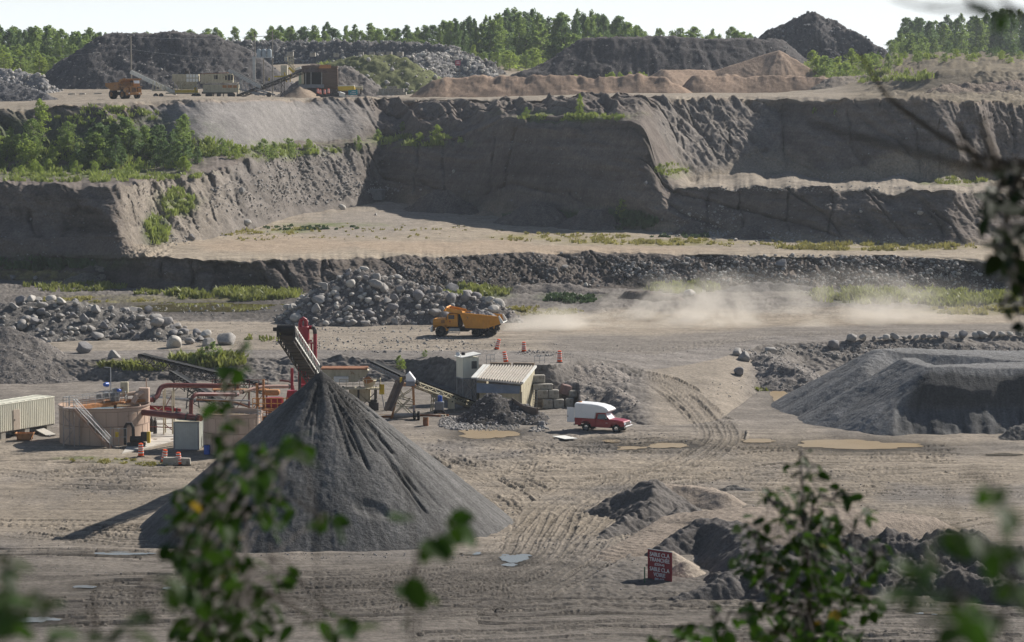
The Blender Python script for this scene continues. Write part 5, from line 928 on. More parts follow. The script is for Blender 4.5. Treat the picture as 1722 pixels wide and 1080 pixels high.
def srail(b):
    a, c = Vector((-2.1, -4.9, TH + .1)), Vector((1.55, -5.6, .05)); u = Vector((.12, .55, 0))
    for s in (0, 1):
        q = -u * (1 - s) * 1.05
        for h in (1.0, .5): b.bar(a + q + V3(0, 0, h), c + q + V3(0, 0, h), .05)
        for k in range(6): m = a.lerp(c, k / 5) + q; b.bar(m, m + V3(0, 0, 1), .045)
part('stair_rail', m_galv, ST, srail)
part('stair_tower', M("tower_grey", (.36, .30, .27), rough=.6, var=.2), T, lambda b: ([b.bar((x, y, 0), (x, y, TH + .15), .12) for x, y in ((-3.4, -4.5), (-2.25, -5.1), (-2.9, -3.9), (-1.85, -4.35))], b.bar((-3.4, -4.5, .4), (-2.25, -5.1, 1.9), .07), b.bar((-2.25, -5.1, 1.9), (-3.4, -4.5, 3.2), .07), b.bar((-3.4, -4.5, 1.9), (-2.25, -5.1, 1.9), .08), b.box((-2.65, -4.5, TH + .12), (1.5, 1.1, .08), (0, 0, -.48))))
part('drive_motor', m_grey, T, lambda b: (b.box((1.0, .6, TH + .6), (.9, .8, .8), bev=.06), b.cyl((1.0, .6, TH + .9), (1.0, .6, TH + 1.5), .28, n=16), b.cyl((.1, .5, TH + .5), (.1, .5, TH + 1.1), .3, n=14), b.box((-.5, 0, TH + .75), (.5, .5, .5)), b.cyl((1.0, .6, TH - 2), (1.0, .6, TH), .15)))
part('control_box', m_creamd, T, lambda b: b.box((1.9, 1.0, TH + 1.55), (.75, .5, 1.1), bev=.03))
part('lamp_post', m_galv, T, lambda b: (b.cyl((.55, .8, TH + .2), (.55, .8, TH + 3.6), .05), b.bar((.55, .8, TH + 3.58), (-.1, .8, TH + 3.62), .06)))
part('floodlight', m_blue, T, lambda b: (b.cyl((.25, .4, TH + 1.9), (.05, .0, TH + 1.95), .26, .2, n=14), b.cyl((1.55, .4, TH + 1.3), (1.4, 0, TH + 1.35), .2, .16, n=12)), smooth=True)
part('feed_box', m_tank, T, lambda b: (b.box((3.7, 2.4, TH + .6), (1.0, 1.0, 1.5), bev=.03), b.tube([(3.6, 2.0, TH + .9), (3.0, 1.5, TH + .6), (2.7, 1.0, TH - .1)], .27, 12), b.cyl((3.9, 2.6, TH + 1.3), (3.9, 2.6, TH + 2.3), .06), b.tube([(1.2, 1.2, TH + .7), (3.3, 2.2, TH + .9)], .2, 10)))
p = at_z(387, 766, 0)
T = tank('smaller beige round tank half hidden by the sapling', (p.x, p.y + 2.85, 0), 2.85, 3.9, 16)
part('ladder', m_galv, T, lambda b: (b.bar((2.6, -1.5, 0), (2.6, -1.5, 4.6), .07), b.bar((2.85, -1.1, 0), (2.85, -1.1, 4.6), .07), [b.bar((2.6, -1.5, .3 * k + .2), (2.85, -1.1, .3 * k + .2), .05) for k in range(14)], [b.bar((-2.2 + .5 * k, -1.9 + .1 * abs(k - 4), 3.9), (-2.2 + .5 * k, -1.9 + .1 * abs(k - 4), 4.0), .05) for k in range(9)]))
# --- trailer container
C0 = at_z(92, 712.5, .8); Dl = (at_z(0, 727.5, .8) - C0); Dl.z = 0; Dl.normalize(); Nn = Vector((Dl.y, -Dl.x, 0)); Nn = Nn if Nn.y > 0 else -Nn
az = math.atan2(-Dl.y, -Dl.x); CM = C0 + Dl * 6 + Nn * 1.25; T = thing('site_trailer', 'long cream corrugated site trailer with a plain door', 'trailer', CM, az)
def corr(b, L, Wd, h, z0, pitch=.28, dep=.04):
    b.box((0, 0, z0 + h / 2), (L, Wd, h))
    n = int(L / pitch)
    for k in range(n): b.box((-L / 2 + (k + .5) * pitch * L / (n * pitch), -Wd / 2 - dep / 2, z0 + h / 2), (pitch * .5, dep, h - .12)); b.box((-L / 2 + (k + .5) * pitch * L / (n * pitch), Wd / 2 + dep / 2, z0 + h / 2), (pitch * .5, dep, h - .12))
    n = int(Wd / pitch)
    for k in range(n):
        for s in (-1, 1): b.box((s * (L / 2 + dep / 2), -Wd / 2 + (k + .5) * Wd / n, z0 + h / 2), (dep, pitch * .5, h - .12))
part('body', m_cream, T, lambda b: corr(b, 12, 2.5, 2.75, 0))
part('roof', m_cream, T, lambda b: (b.box((0, 0, 2.8), (12.1, 2.6, .1)), [b.box((-5.5 + k, 0, 2.87), (.08, 2.5, .05)) for k in range(12)]))
dd = part('door', M("door_beige", (.50, .42, .34), rough=.6, var=.12), T, lambda b: (b.box((.1, -1.31, 1.05), (.95, .08, 2.05))))
part('handle', m_black, dd, lambda b: b.box((-.25, -1.37, 1.05), (.08, .05, .15)))
part('support_block', m_conc, T, lambda b: [b.box((x, y, -.42), (.7, .7, .8)) for x in (-5.2, -1.8, 1.8, 5.2) for y in (-.85, .85)])
part('floor_frame', m_black, T, lambda b: b.box((0, 0, -.06), (11.9, 2.3, .12)))
p = G(42, 740); T, o = loc_thing('rusty_bin', 'rusty open steel bin lying under the trailer ramp', 'bin', p)
part('tub', m_rusto, T, lambda b: (b.prism([(-.95, .75), (-.6, .02), (.6, .02), (.95, .75), (.86, .75), (.55, .1), (-.55, .1), (-.86, .75)], -.5, .5), b.prism([(-.9, .73), (-.58, .04), (.58, .04), (.9, .73)], -.5, -.44), b.prism([(-.9, .73), (-.58, .04), (.58, .04), (.9, .73)], .44, .5)))
part('legs', m_rust, T, lambda b: [b.bar((x, y, .0), (x, y, .6), .07) for x in (-.7, .7) for y in (-.48, .48)])
a, c = G(38, 719) + V3(0, 0, .75), G(86, 734); T, o = loc_thing('plank_ramp', 'pale plank ramp running from the trailer door down to the tank', 'ramp', c)
lpart('deck', m_slab, T, o, lambda b: b.bar(a, c + V3(0, 0, .12), 1.1, .1)); lpart('side_beam', m_grey, T, o, lambda b: [b.bar(a + V3(0, s * .5, -.08), c + V3(0, s * .5, .05), .09, .16) for s in (-1, 1)])
# --- white corrugated box beside the small tank
p = at_z(315, 757.5, 0); T = thing('equipment_container', 'white ribbed equipment container standing between the two tanks', 'container', (p.x, p.y + 1.2, 0), R(-4))
part('body', M("pale_green_grey_paint", (.56, .58, .54), rough=.55, var=.08), T, lambda b: corr(b, 2.35, 2.4, 2.65, .08, .2, .05))
part('corner_frame', m_grey, T, lambda b: ([b.box((x * 1.2, y * 1.22, 1.4), (.14, .14, 2.8)) for x in (-1, 1) for y in (-1, 1)], [b.box((0, y * 1.22, z), (2.4, .12, .12)) for y in (-1, 1) for z in (.08, 2.76)]))
part('roof', m_creamd, T, lambda b: b.box((0, 0, 2.84), (2.5, 2.56, .06)))
# --- pump skid and fence by the big tank
p = G(203, 752); T, o = loc_thing('pump_skid', 'grey pump skid behind a wire gate at the stair foot', 'pump', p)
part('gate', m_galv, T, lambda b: ([b.bar((x, 0, 0), (x, 0, 1.9), .05) for x in (-1.0, -.2, .6)], [b.bar((-1, 0, z), (.6, 0, z), .04) for z in (.1, 1, 1.85)], [b.bar((-1 + .13 * k, 0, .1), (-1 + .13 * k, 0, 1.85), .015) for k in range(12)], b.bar((-1, 0, 1.9), (-1.0, 1.4, 1.9), .05), b.bar((-1, 1.4, 0), (-1.0, 1.4, 1.9), .05)))
part('warning_sign', m_yellow, T, lambda b: b.box((-.35, -.04, 1.25), (.32, .03, .5)))
part('pump', m_dark, T, lambda b: (b.cyl((.9, .4, .7), (2.2, .4, .7), .35, n=16), b.box((1.5, .4, .25), (1.8, .8, .3)), b.tube([(.4, .4, .2), (.4, .4, 1.9), (.6, .4, 2.3), (1.0, .4, 2.3), (1.2, .4, 1.9), (1.2, .4, .8)], .16, 12), b.box((2.3, .3, 1.0), (.6, .7, .9))), smooth=True)
part('motor', m_yellow, T, lambda b: b.box((2.75, .2, .95), (.3, .5, 1.1)))
p = G(292, 782); T, o = loc_thing('concrete_barrier', 'low concrete barrier with two striped barrels leaning behind it', 'barrier', p)
part('block', m_conc, T, lambda b: (b.prism([(-.4, 0), (.4, 0), (.3, .3), (.2, .75), (-.2, .75), (-.3, .3)], -1.5, .4, 'yz') if False else b.prism([(-1.0, .02), (.5, .02), (.45, .72), (-.95, .72)], -.35, .35), b.prism([(.52, .02), (1.6, .02), (1.55, .62), (.55, .66)], -.1, .5)), bevel=.04)
# --- striped barrels
def barrel(label, px, py, h=1.25, tilt=0, group=None, z=None, rd=.27):
    p = G(px, py) if z is None else at_z(px, py, z)
    T = thing('traffic_barrel', label, 'traffic barrel', (p.x, p.y, p.z - .02), 0, group, rot=(0, R(tilt), 0))
    part('body', m_safety, T, lambda b: b.lathe([(.01, .1), (rd, .1), (rd, h * .4), (rd * .92, h * .41), (rd * .9, h * .7), (rd * .82, h * .71), (rd * .8, h * .97), (.08, h), (.01, h)], n=20), smooth=True)
    part('stripes', m_reflect, T, lambda b: [b.lathe([(r_ + .004, z0), (r_ + .012, z0), (r_ + .012, z0 + h * .085), (r_ + .004, z0 + h * .085)], n=20) for r_, z0 in ((rd, h * .27), (rd * .91, h * .46), (rd * .9, h * .61), (rd * .81, h * .80))])
    part('base', m_rubber, T, lambda b: b.lathe([(.01, 0), (rd * 1.35, 0), (rd * 1.35, .08), (rd * 1.02, .12), (.01, .12)], n=16))
    return T
barrel('orange striped barrel upright beside the tank pump', 237, 768, 1.35)
barrel('orange striped barrel leaning against the barrier end near the tank', 275, 778, 1.3, 8)
barrel('orange striped barrel standing at the middle of the concrete barrier', 301, 782, 1.25, -3)
barrel('orange barrel leaning to one side, closest to the dump truck', 835, 588, 1.35, 14)
barrel('upright orange barrel on the road edge beside a small rubble mound', 881, 592, 1.25)
barrel('orange barrel tilted back just above the feeder grizzly', 851, 610, 1.3, -10)
barrel('tall upright orange barrel on top of the earth ramp', 941, 610, 1.4)
# --- pipework and trestle
def pipe(label, pts, r, m=None, name='pipe', flanges=True):
    P = [at_Y(*q) for q in pts]
    sm_ = [P[0]]
    for a, b_, c in zip(P, P[1:], P[2:]):     # rounded elbows
        d0 = min(1.0, (b_ - a).length * .45); d1 = min(1.0, (c - b_).length * .45); e0 = b_ - (b_ - a).normalized() * d0; e1 = b_ + (c - b_).normalized() * d1
        for k in range(7): t = k / 6; sm_.append(e0 * (1 - t) ** 2 + b_ * 2 * t * (1 - t) + e1 * t * t)
    sm_.append(P[-1]); T, o = loc_thing(name, label, 'pipe', P[0])
    lpart('tube', m or m_redpipe, T, o, lambda b: b.tube(sm_, r, 14), smooth=True)
    if flanges: lpart('flange', m_dark, T, o, lambda b: [b.cyl(e - d * .06, e + d * .06, r * 1.35, n=14) for e, d in ((P[0] + (P[1] - P[0]).normalized() * .3, (P[1] - P[0]).normalized()), (P[0].lerp(P[1], .8), (P[1] - P[0]).normalized()), (P[-1] - (P[-1] - P[-2]).normalized() * .4, (P[-1] - P[-2]).normalized()))])
    return T
pipe('thick dull red pipe rising in an S from the tank feed box', [(236, 676, 277), (264, 671, 278), (270, 648, 279), (330, 648.5, 280), (402, 650, 281)], .25)
pipe('thick dark red pipe joining the two round tanks', [(229, 692.5, 272), (338, 704, 267)], .30)
pipe('red pipe that turns down at a right angle behind the white container', [(321, 702, 270), (321.5, 663, 270), (400, 663.5, 275)], .20)
pipe('short bright red pipe ending in mid air behind the thick pipe', [(240, 685, 279), (304, 690, 279)], .17, m_red)
pipe('long pale dusty pipe running to the wash plant', [(404, 660, 282), (440, 650, 284), (492, 650, 286)], .18, M("dusty_pink_pipe", (.42, .27, .22), rough=.7, var=.2))
p = at_z(284, 731, 0); T, o = loc_thing('pipe_trestle', 'rusty cream trestle holding up the red pipes', 'trestle', (p.x, p.y, 0))
part('frame', m_creamd, T, lambda b: ([b.bar((x, y, 0), (x, y, 4.6), .13) for x in (-.45, .45) for y in (-.5, .9)], b.bar((-1.6, -.3, 3.0), (-.45, -.3, 2.1), .08), b.bar((-1.6, -.3, 2.1), (-.45, -.3, 3.0), .08), b.bar((-2.6, 0, .2), (-2.6, 0, 2.6), .13)))
part('brace', m_redpipe, T, lambda b: (b.bar((-.45, -.5, 2.6), (.45, -.5, 4.2), .08), b.bar((-2.4, -.4, 3.0), (.6, -.4, 2.9), .14), b.bar((-.45, -.5, 1.2), (.45, -.5, .5), .08), b.bar((-2.6, -.3, .9), (.5, -.3, .75), .1)))
p = at_z(255, 728, 0); T, o = loc_thing('gas_cylinder', 'dark upright cylinder beside the trestle legs', 'gas cylinder', (p.x, p.y, 0))
part('body', m_dark, T, lambda b: b.lathe([(.01, 0), (.2, 0), (.2, 1.3), (.16, 1.45), (.07, 1.52), (.07, 1.7), (.01, 1.7)], n=14), smooth=True); part('valve', m_grey, T, lambda b: b.box((0, 0, 1.74), (.14, .06, .1)))
T2 = copy_tree(T); p = at_z(261, 731, 0); T2.location = (p.x, p.y, 0); T2['label'] = 'reddish dark cylinder standing closest to the white container'
SL = [at_z(x, y, .10) for x, y in ((205, 762), (292, 742), (300, 716), (350, 702), (262, 700), (236, 722))]
T, o = loc_thing('concrete_slab', 'pale concrete slab between the two round tanks', 'slab', (SL[0].x, SL[0].y, 0))
b = LB((SL[0].x, SL[0].y, 0)); n_ = len(SL); b.add([(v.x, v.y, .10) for v in SL] + [(v.x, v.y, -.3) for v in SL], [tuple(range(n_))] + [(i, (i + 1) % n_, n_ + (i + 1) % n_, n_ + i) for i in range(n_)]); b.build('deck', m_slab, T)
# --- conveyors on the left
conveyor('long black lattice conveyor reaching over the gravel berm', at_Y(238, 598, 318), at_Y(452, 650, 304), 1.0, .9, 24, m_dark, legs=((.3, .2, .4), (.62, .2, .4)), t=.06)
conveyor('short dark conveyor crossing below the long lattice one', at_Y(291, 627, 305), at_Y(388, 686, 288), .9, .7, 14, m_dark, legs=((.35, .2, .3),), t=.06)
# --- stacker conveyor over the cone
SP0, SP1 = at_Y(481, 554, 229), at_Y(560, 676, 272)
T, o = conveyor('tall stacker conveyor with a dark head drum above the sand cone', SP0, SP1, 1.25, 1.0, 22, m_dark, t=.08, legs=())
d = (SP1 - SP0).normalized()
lpart('head_drum', m_black, T, o, lambda b: (b.cyl(SP0 + V3(-.75, 0, .05), SP0 + V3(.75, 0, .05), .34, n=20), b.box(SP0 + V3(-.72, .2, -.25), (.14, .7, .8)), b.box(SP0 + V3(.72, .2, -.25), (.14, .7, .8)), b.box(SP0 + V3(-.95, .1, 0), (.3, .3, .3))))
lpart('side_guard', m_white2, T, o, lambda b: (b.bar(SP0 + V3(.75, .4, .2), SP0.lerp(SP1, .5) + V3(.75, 0, .35), .05, .14), b.bar(SP0 + V3(.75, .4, -.75), SP0.lerp(SP1, .5) + V3(.75, 0, -.6), .05, .14), [b.bar(SP0.lerp(SP1, .03 + .03 * k) + V3(.78, 0, .3), SP0.lerp(SP1, .03 + .03 * k) + V3(.78, 0, -.65), .05) for k in range(16)]))
lpart('skirt_plate', m_dark, T, o, lambda b: b.bar(SP0 + V3(0, .5, -.55), SP0.lerp(SP1, .45) + V3(0, 0, -.55), 1.3, .08))
LM = SP0.lerp(SP1, .42); LN = SP0.lerp(SP1, .70)
lpart('support_tower', m_dark, T, o, lambda b: ([b.bar(LM + V3(s * .7, 0, -.4), V3(LM.x + s * 1.0, LM.y, .5), .22) for s in (-1, 1)], [b.bar(V3(LM.x - s * .9, LM.y, z), V3(LM.x + s * .85, LM.y, z + 2.2), .12) for s in (-1, 1) for z in (1.5, 4.2)], [b.bar(V3(LM.x - .9, LM.y, z), V3(LM.x + .9, LM.y, z), .2) for z in (3.0, 6.2)], [b.bar(LN + V3(s * .7, 0, -.4), V3(LN.x + s * .9, LN.y, .2), .2) for s in (-1, 1)], b.bar(V3(LM.x - .8, LM.y, 5.0), V3(LN.x - .8, LN.y, 3.0), .16), b.bar(V3(LM.x + .8, LM.y, 5.0), V3(LN.x + .8, LN.y, 3.0), .16)))
# --- red vertical separator
cx, cy = at_Y(512, 600, 279).x, 279
def zc(row, Y=279): return HC - (row - 130) * Y / FPX
T, o = loc_thing('separator_column', 'tall bright red separator column with looping pipes', 'separator', (cx, cy, 0))
zt, zb = zc(549), zc(574)
part('vessel', m_red, T, lambda b: b.lathe([(.01, zt), (.48, zt), (.53, zt - .05), (.53, zb + .15), (.64, zb + .1), (.64, zb - .06), (.42, zb - .1), (.38, 1.0), (.2, .1), (.01, .1)], n=24), smooth=True)
part('top_loop', m_red, T, lambda b: b.tube([(.18, 0, zt - .1), (.18, 0, zt + .45), (.12, 0, zt + .68), (-.1, 0, zt + .8), (-.32, 0, zt + .66), (-.42, 0, zt + .3), (-.45, 0, zb), (-.50, .1, 2)], .20, 12), smooth=True)
part('overflow_pipe', m_red, T, lambda b: b.tube([(.3, 0, zt - .12), (.8, 0, zt - .12), (1.02, 0, zt - .25), (1.10, 0, zt - .55), (1.10, 0, zc(640))], .19, 12), smooth=True)
part('elbow', m_dark, T, lambda b: b.tube([(.75, 0, zt - .11), (.98, 0, zt - .2), (1.09, 0, zt - .45), (1.1, 0, zt - .75)], .215, 12), smooth=True)
part('riser_pipe', m_red, T, lambda b: (b.tube([(.72, -.1, zc(576)), (.72, -.1, zc(645))], .10, 10), b.tube([(.55, -.2, zc(573)), (.80, -.2, zc(573))], .08, 8), b.box((.6, -.1, zc(577)), (1.0, .3, .12)), b.box((.15, -.45, zb - .02), (.25, .2, .2)), b.tube([(-1.3, 0, zc(620)), (-1.3, 0, zc(660))], .15, 10)), smooth=True)
# --- wash plant with orange handrails behind the cone
p = at_z(462, 748, 0); T, o = loc_thing('wash_plant', 'red and orange wash plant partly hidden behind the sand cone', 'wash plant', (p.x, p.y + 2, 0))
part('deck', m_rusto, T, lambda b: (b.box((.6, 0, 3.4), (5.5, 3, .18)), b.box((.2, -.3, 2.2), (4.6, 2.6, .16)), b.box((.2, -.3, .9), (4.6, 2.6, .16))))
part('handrail', M("orange_rail", (.50, .22, .05), rough=.6, var=.2), T, lambda b: (railing(b, [(-2.2, -1.5, 3.5), (3.3, -1.5, 3.5)], 1.1, .07, 9), railing(b, [(-2.1, -1.6, 2.3), (2.4, -1.6, 2.3)], .9, .06, 5)))
part('column', m_redpipe, T, lambda b: [b.bar((x, y, 0), (x, y, 3.4), .2) for x in (-2.1, -.6, 1.0, 2.6) for y in (-1.2, 1.2)])
part('screw_tub', m_dark, T, lambda b: (b.cyl((-2.0, 0, 1.6), (2.2, 0, 2.9), .75, n=20), b.cyl((-1.6, -.8, .5), (-1.6, .6, .5), .45, n=16)), smooth=True)
part('cyclone', m_red, T, lambda b: (b.cyl((1.6, .2, 3.5), (1.6, .2, 5.2), .75, .5, n=18), b.cyl((2.6, .4, 3.6), (2.6, .4, 5.8), .3, n=14), b.cyl((-.2, .6, 3.5), (-.2, .6, 4.4), .9, n=18)), smooth=True)
part('hood', m_rusto, T, lambda b: (b.box((-.4, .2, 5.0), (1.5, 1.2, .55), bev=.15), b.tube([(-1.9, 0, 3.5), (-1.9, 0, 5.9)], .14, 10), b.tube([(-1.3, .4, 3.5), (-1.3, .4, 6.3)], .12, 10)))
# --- screening plant
p = at_z(590, 690, 0); SY = p.y; T, o = loc_thing('screening_plant', 'rust-streaked cream screening plant behind the sand cone', 'screening plant', (p.x, SY, 0))
def sx(px): return (px - 590) / (FPX / SY)
def sz(py): return HC - (py - 130) * SY / FPX
part('screen_box', m_creamd, T, lambda b: (b.prism([(sx(543), sz(621)), (sx(617), sz(621)), (sx(612), sz(632)), (sx(600), sz(642)), (sx(545), sz(642))], -1.1, 1.1), [b.box((sx(548 + 9 * k), -1.14, sz(631)), (.12, .08, 1.2)) for k in range(8)]))
part('top_rim', m_rust, T, lambda b: b.box((sx(580), 0, sz(619.5)), (sx(619) - sx(541), 2.5, .16)))
part('motor_guard', m_white2, T, lambda b: b.box((sx(575), -1.35, sz(637)), (1.6, .4, .62), bev=.04))
part('walkway', m_creamd, T, lambda b: (b.box((sx(601), -1.3, sz(652)), (sx(641) - sx(561), 1.6, .14)), railing(b, [(sx(573), -2.05, sz(652)), (sx(641), -2.05, sz(652)), (sx(641), -.6, sz(652))], 1.05, .06, 6)))
part('chute', m_creamd, T, lambda b: (b.prism([(sx(612), sz(640)), (sx(634), sz(640)), (sx(628), sz(650)), (sx(614), sz(650))], -.9, .9), b.box((sx(606), -.2, sz(665)), (sx(624) - sx(588), 1.7, 1.35)), b.prism([(sx(617), sz(622)), (sx(621), sz(624)), (sx(616), sz(634)), (sx(611), sz(632))], -1, 1)))
part('belt_guard', m_rusto, T, lambda b: b.prism([(sx(612), sz(636)), (sx(622), sz(632)), (sx(630), sz(640)), (sx(616), sz(646))], -1.25, -1.1))
for q in (550, 576, 604, 632): part('leg', m_dark, T, lambda b: [b.bar((sx(q), y, 0), (sx(q), y, sz(652)), .22) for y in (-1.0, 1.0)] + [b.bar((sx(q), -1, .4), (sx(q), 1, .4), .1)])
part('underframe', m_dark, T, lambda b: ([b.bar((sx(604), -1.0, .3), (sx(632), -1.0, sz(660)), .1), b.bar((sx(632), -1.0, .3), (sx(604), -1.0, sz(660)), .1)], b.box((sx(628), -.3, .7), (.9, 1.2, 1.1)), b.box((sx(634), -1, .5), (.5, .5, .9))))
p2 = at_Y(642, 655, SY - 2); sg = thing('hanging_sign', 'plain yellow panel hanging beside the screening plant', 'sign', p2)
part('panel', m_yellow, sg, lambda b: b.box((0, 0, 0), (.55, .05, 1.1), bev=.02)); part('hanger', m_grey, sg, lambda b: (b.bar((-.2, 0, .5), (-.2, .6, 1.0), .04), b.bar((.2, 0, .5), (.2, .6, 1.0), .04), b.bar((0, .1, -.5), (.3, .1, -2.3), .09)))
# --- transfer tower, its conveyors and the drop chute
ty = at_z(678, 705, 0).y
T, o = loc_thing('transfer_tower', 'rusty orange A-frame transfer tower with a white hood', 'transfer tower', (at_z(678, 705, 0).x, ty, 0))
def tx(px): return (px - 678) / (FPX / ty)
def tz(py): return HC - (py - 130) * ty / FPX
part('frame', m_rusto, T, lambda b: ([b.bar((tx(658), y, 0), (tx(674), y * .8, tz(643)), .2) for y in (-1, 1)], [b.bar((tx(697), y, 0), (tx(695), y * .8, tz(650)), .18) for y in (-1, 1)], b.box((tx(685), 0, tz(648)), (1.9, 1.8, .2))))
part('brace', m_creamd, T, lambda b: [b.bar((tx(a), y, tz(c)), (tx(e), y, tz(f)), .09) for y in (-1, .9) for a, c, e, f in ((660, 700, 690, 672), (694, 700, 665, 672), (668, 672, 694, 655), (680, 672, 672, 655), (658, 700, 697, 701), (664, 682, 696, 684), (668, 668, 696, 676))])
part('hood', m_white, T, lambda b: (b.prism([(tx(683), tz(632)), (tx(689), tz(626)), (tx(699), tz(639)), (tx(699), tz(643)), (tx(684), tz(642))], -.8, .7)))
part('discharge_box', m_blueg, T, lambda b: b.box((tx(691), -.85, tz(645)), (.95, .25, .5)))
part('head_bracket', m_yellow, T, lambda b: b.box((tx(675), -.9, tz(640)), (.25, .2, .7)))
part('axle', m_grey, T, lambda b: (b.cyl((tx(664), -1.6, .62), (tx(703), -1.6, .62), .22, n=14), b.bar((tx(697), -1.6, .6), (tx(697), -1, 1.6), .15)))
for q in (698, 705): wheel(T, (0, 0, 0), .52, .28, m_grey).location = (tx(q), -1.75, .52)
for w_ in [c for c in T.children if c.name.startswith('wheel')]: w_.rotation_euler = (0, 0, math.pi / 2)
lpart('drop_chute', m_brownst, T, o, lambda b: (b.bar(at_Y(673, 640, ty - .6), at_Y(653, 690, ty - 2.2), 1.0, .3), b.bar(at_Y(668, 642, ty - 1.2), at_Y(648, 690, ty - 2.8), .1, .5)))
conveyor('feed conveyor climbing from the feeder to the rusty transfer tower', at_Y(698, 643, ty), at_Y(797, 680, 303), 1.0, .45, 16, m_creamd, legs=((.35, .1, .2), (.38, .1, .2)), t=.08)
conveyor('short conveyor pointing up behind the transfer tower', at_Y(629, 611, ty + 8), at_Y(678, 634, ty + 2), 1.0, .4, 10, m_grey, legs=(), t=.08)
p = G(739, 697); T, o = loc_thing('generator_box', 'blue-grey box on small wheels under the feed conveyor', 'generator', (p.x, p.y, p.z))
part('cabinet', m_blueg, T, lambda b: b.box((0, 0, .95), (.95, .9, .9), bev=.04)); part('skid', m_black, T, lambda b: (b.box((0, 0, .4), (1.1, 1, .14)), [b.cyl((x, -.5, .22), (x, .5, .22), .22, n=12) for x in (-.4, .4)])); part('drum', m_blue, T, lambda b: b.lathe([(.01, 1.4), (.25, 1.4), (.25, 2.0), (.01, 2.02)], (.05, .2, 0), 14), smooth=True)
p = G(759, 692); T, o = loc_thing('electric_cabinet', 'cream electrical cabinet beside the booth legs', 'cabinet', (p.x, p.y, p.z))
part('case', m_creamd, T, lambda b: b.box((0, 0, .85), (.75, .5, 1.1), bev=.03)); part('stand', m_grey, T, lambda b: [b.bar((x, 0, 0), (x, 0, .4), .08) for x in (-.3, .3)]); part('dial', m_black, T, lambda b: b.box((.12, -.27, 1.1), (.15, .03, .15)))
# --- control booth on stilts
by = 306.0; bx = at_Y(786, 640, by).x; zf = HC - (635 - 130) * by / FPX
T, o = loc_thing('control_booth', 'small white control booth on steel stilts above the feed conveyor', 'booth', (bx, by, 0)); T.rotation_euler.z = R(24)
part('walls', m_cream, T, lambda b: (b.box((0, 0, zf + 1.15), (1.9, 1.9, 2.3)), [b.box((x, -.97, zf + 1.15), (.06, .06, 2.3)) for x in (-.93, .93)]))
rf = part('roof', m_white2, T, lambda b: b.prism([(-1.15, zf + 2.25), (1.2, zf + 2.62), (1.2, zf + 2.72), (-1.15, zf + 2.35)], -1.15, 1.1))
part('window', m_glass, T, lambda b: (b.box((.42, -.965, zf + 1.45), (.62, .05, .85)))); part('side_window', m_lens, T, lambda b: (b.box((.965, .45, zf + 1.4), (.05, .6, 1.0))))
dr = part('door', m_white2, T, lambda b: b.box((.965, -.38, zf + 1.05), (.06, .75, 1.95))); part('pane', m_glass, dr, lambda b: b.box((1.0, -.38, zf + 1.5), (.03, .5, .8)))
part('stilts', m_grey, T, lambda b: ([b.bar((x, y, 0), (x, y, zf), .12) for x in (-.9, .9) for y in (-.9, .9)], b.bar((-.9, -.9, .3), (.9, -.9, zf - .2), .07), b.bar((.9, -.9, .3), (-.9, -.9, zf - .2), .07), b.bar((.9, -.9, .3), (.9, .9, zf - .2), .07), b.box((0, 0, zf - .06), (2.0, 2.0, .12))))
part('landing_rail', m_creamd, T, lambda b: (b.box((1.45, 0, zf), (.9, 1.8, .08)), railing(b, [(1.0, -.9, zf), (1.9, -.9, zf), (1.9, .9, zf)], 1.0, .05, 2), b.bar((1.9, .3, zf), (3.2, 1.2, zf + 1.2), .06)))
fl_ = part('floodlight', m_lens, T, lambda b: (b.cyl((-1.35, -.7, zf + 2.75), (-1.6, -1.0, zf + 2.75), .16, .24, n=14), b.bar((-1.1, -.7, zf + 2.4), (-1.3, -.7, zf + 2.75), .05)), smooth=True); part('siren', m_black, T, lambda b: b.cyl((-1.0, -.8, zf + 2.75), (-.75, -1.05, zf + 2.75), .2, .16, n=12), smooth=True)
# --- feeder with slanted grizzly
BL, BR, TL, TR_ = at_Y(801.5, 638, 297), at_Y(876.5, 645.5, 296.3), at_Y(819.5, 616, 302.5), at_Y(899, 617.5, 302)
T, o = loc_thing('feeder_hopper', 'cream feeder hopper with a slanted grizzly of steel bars', 'feeder', (BL.x + 2.5, 298, 0))
def griz(b):
    n = 17
    for k in range(n + 1): t = k / n; b.bar(BL.lerp(BR, t) + V3(0, 0, .1), TL.lerp(TR_, t) + V3(0, 0, .1), .12, .24)
    for a, c in ((BL, BR), (TL, TR_), (BL.lerp(TL, .5), BR.lerp(TR_, .5))): b.bar(a, c, .16, .16)
part_g = lpart('grizzly_bars', M("worn_cream_steel", (.56, .51, .45), rough=.6, var=.2, scale=2, dirt=((.25, .17, .11), 3, .6)), T, o, griz)
lpart('side_rail', m_white2, T, o, lambda b: b.bar(BL + V3(-.25, 0, .15), TL + V3(-.1, 0, .15), .75, .12)); lpart('side_rail', m_white2, T, o, lambda b: b.bar(BR + V3(.1, 0, .1), TR_ + V3(.1, 0, .1), .3, .2))
zb1 = HC - (663 - 130) * 296 / FPX
lpart('apron_panel', m_blueg, T, o, lambda b: b.add([BL + V3(0, -.25, -.35), BR + V3(-.1, -.25, -.25), V3(BR.x - .2, 295.7, zb1), V3(BL.x + .0, 295.7, zb1 + .1), BL + V3(0, -.2, -.35), BR + V3(-.1, -.2, -.25), V3(BR.x - .2, 295.75, zb1), V3(BL.x, 295.75, zb1 + .1)], [(0, 1, 2, 3), (4, 7, 6, 5), (0, 4, 5, 1), (2, 6, 7, 3)]))
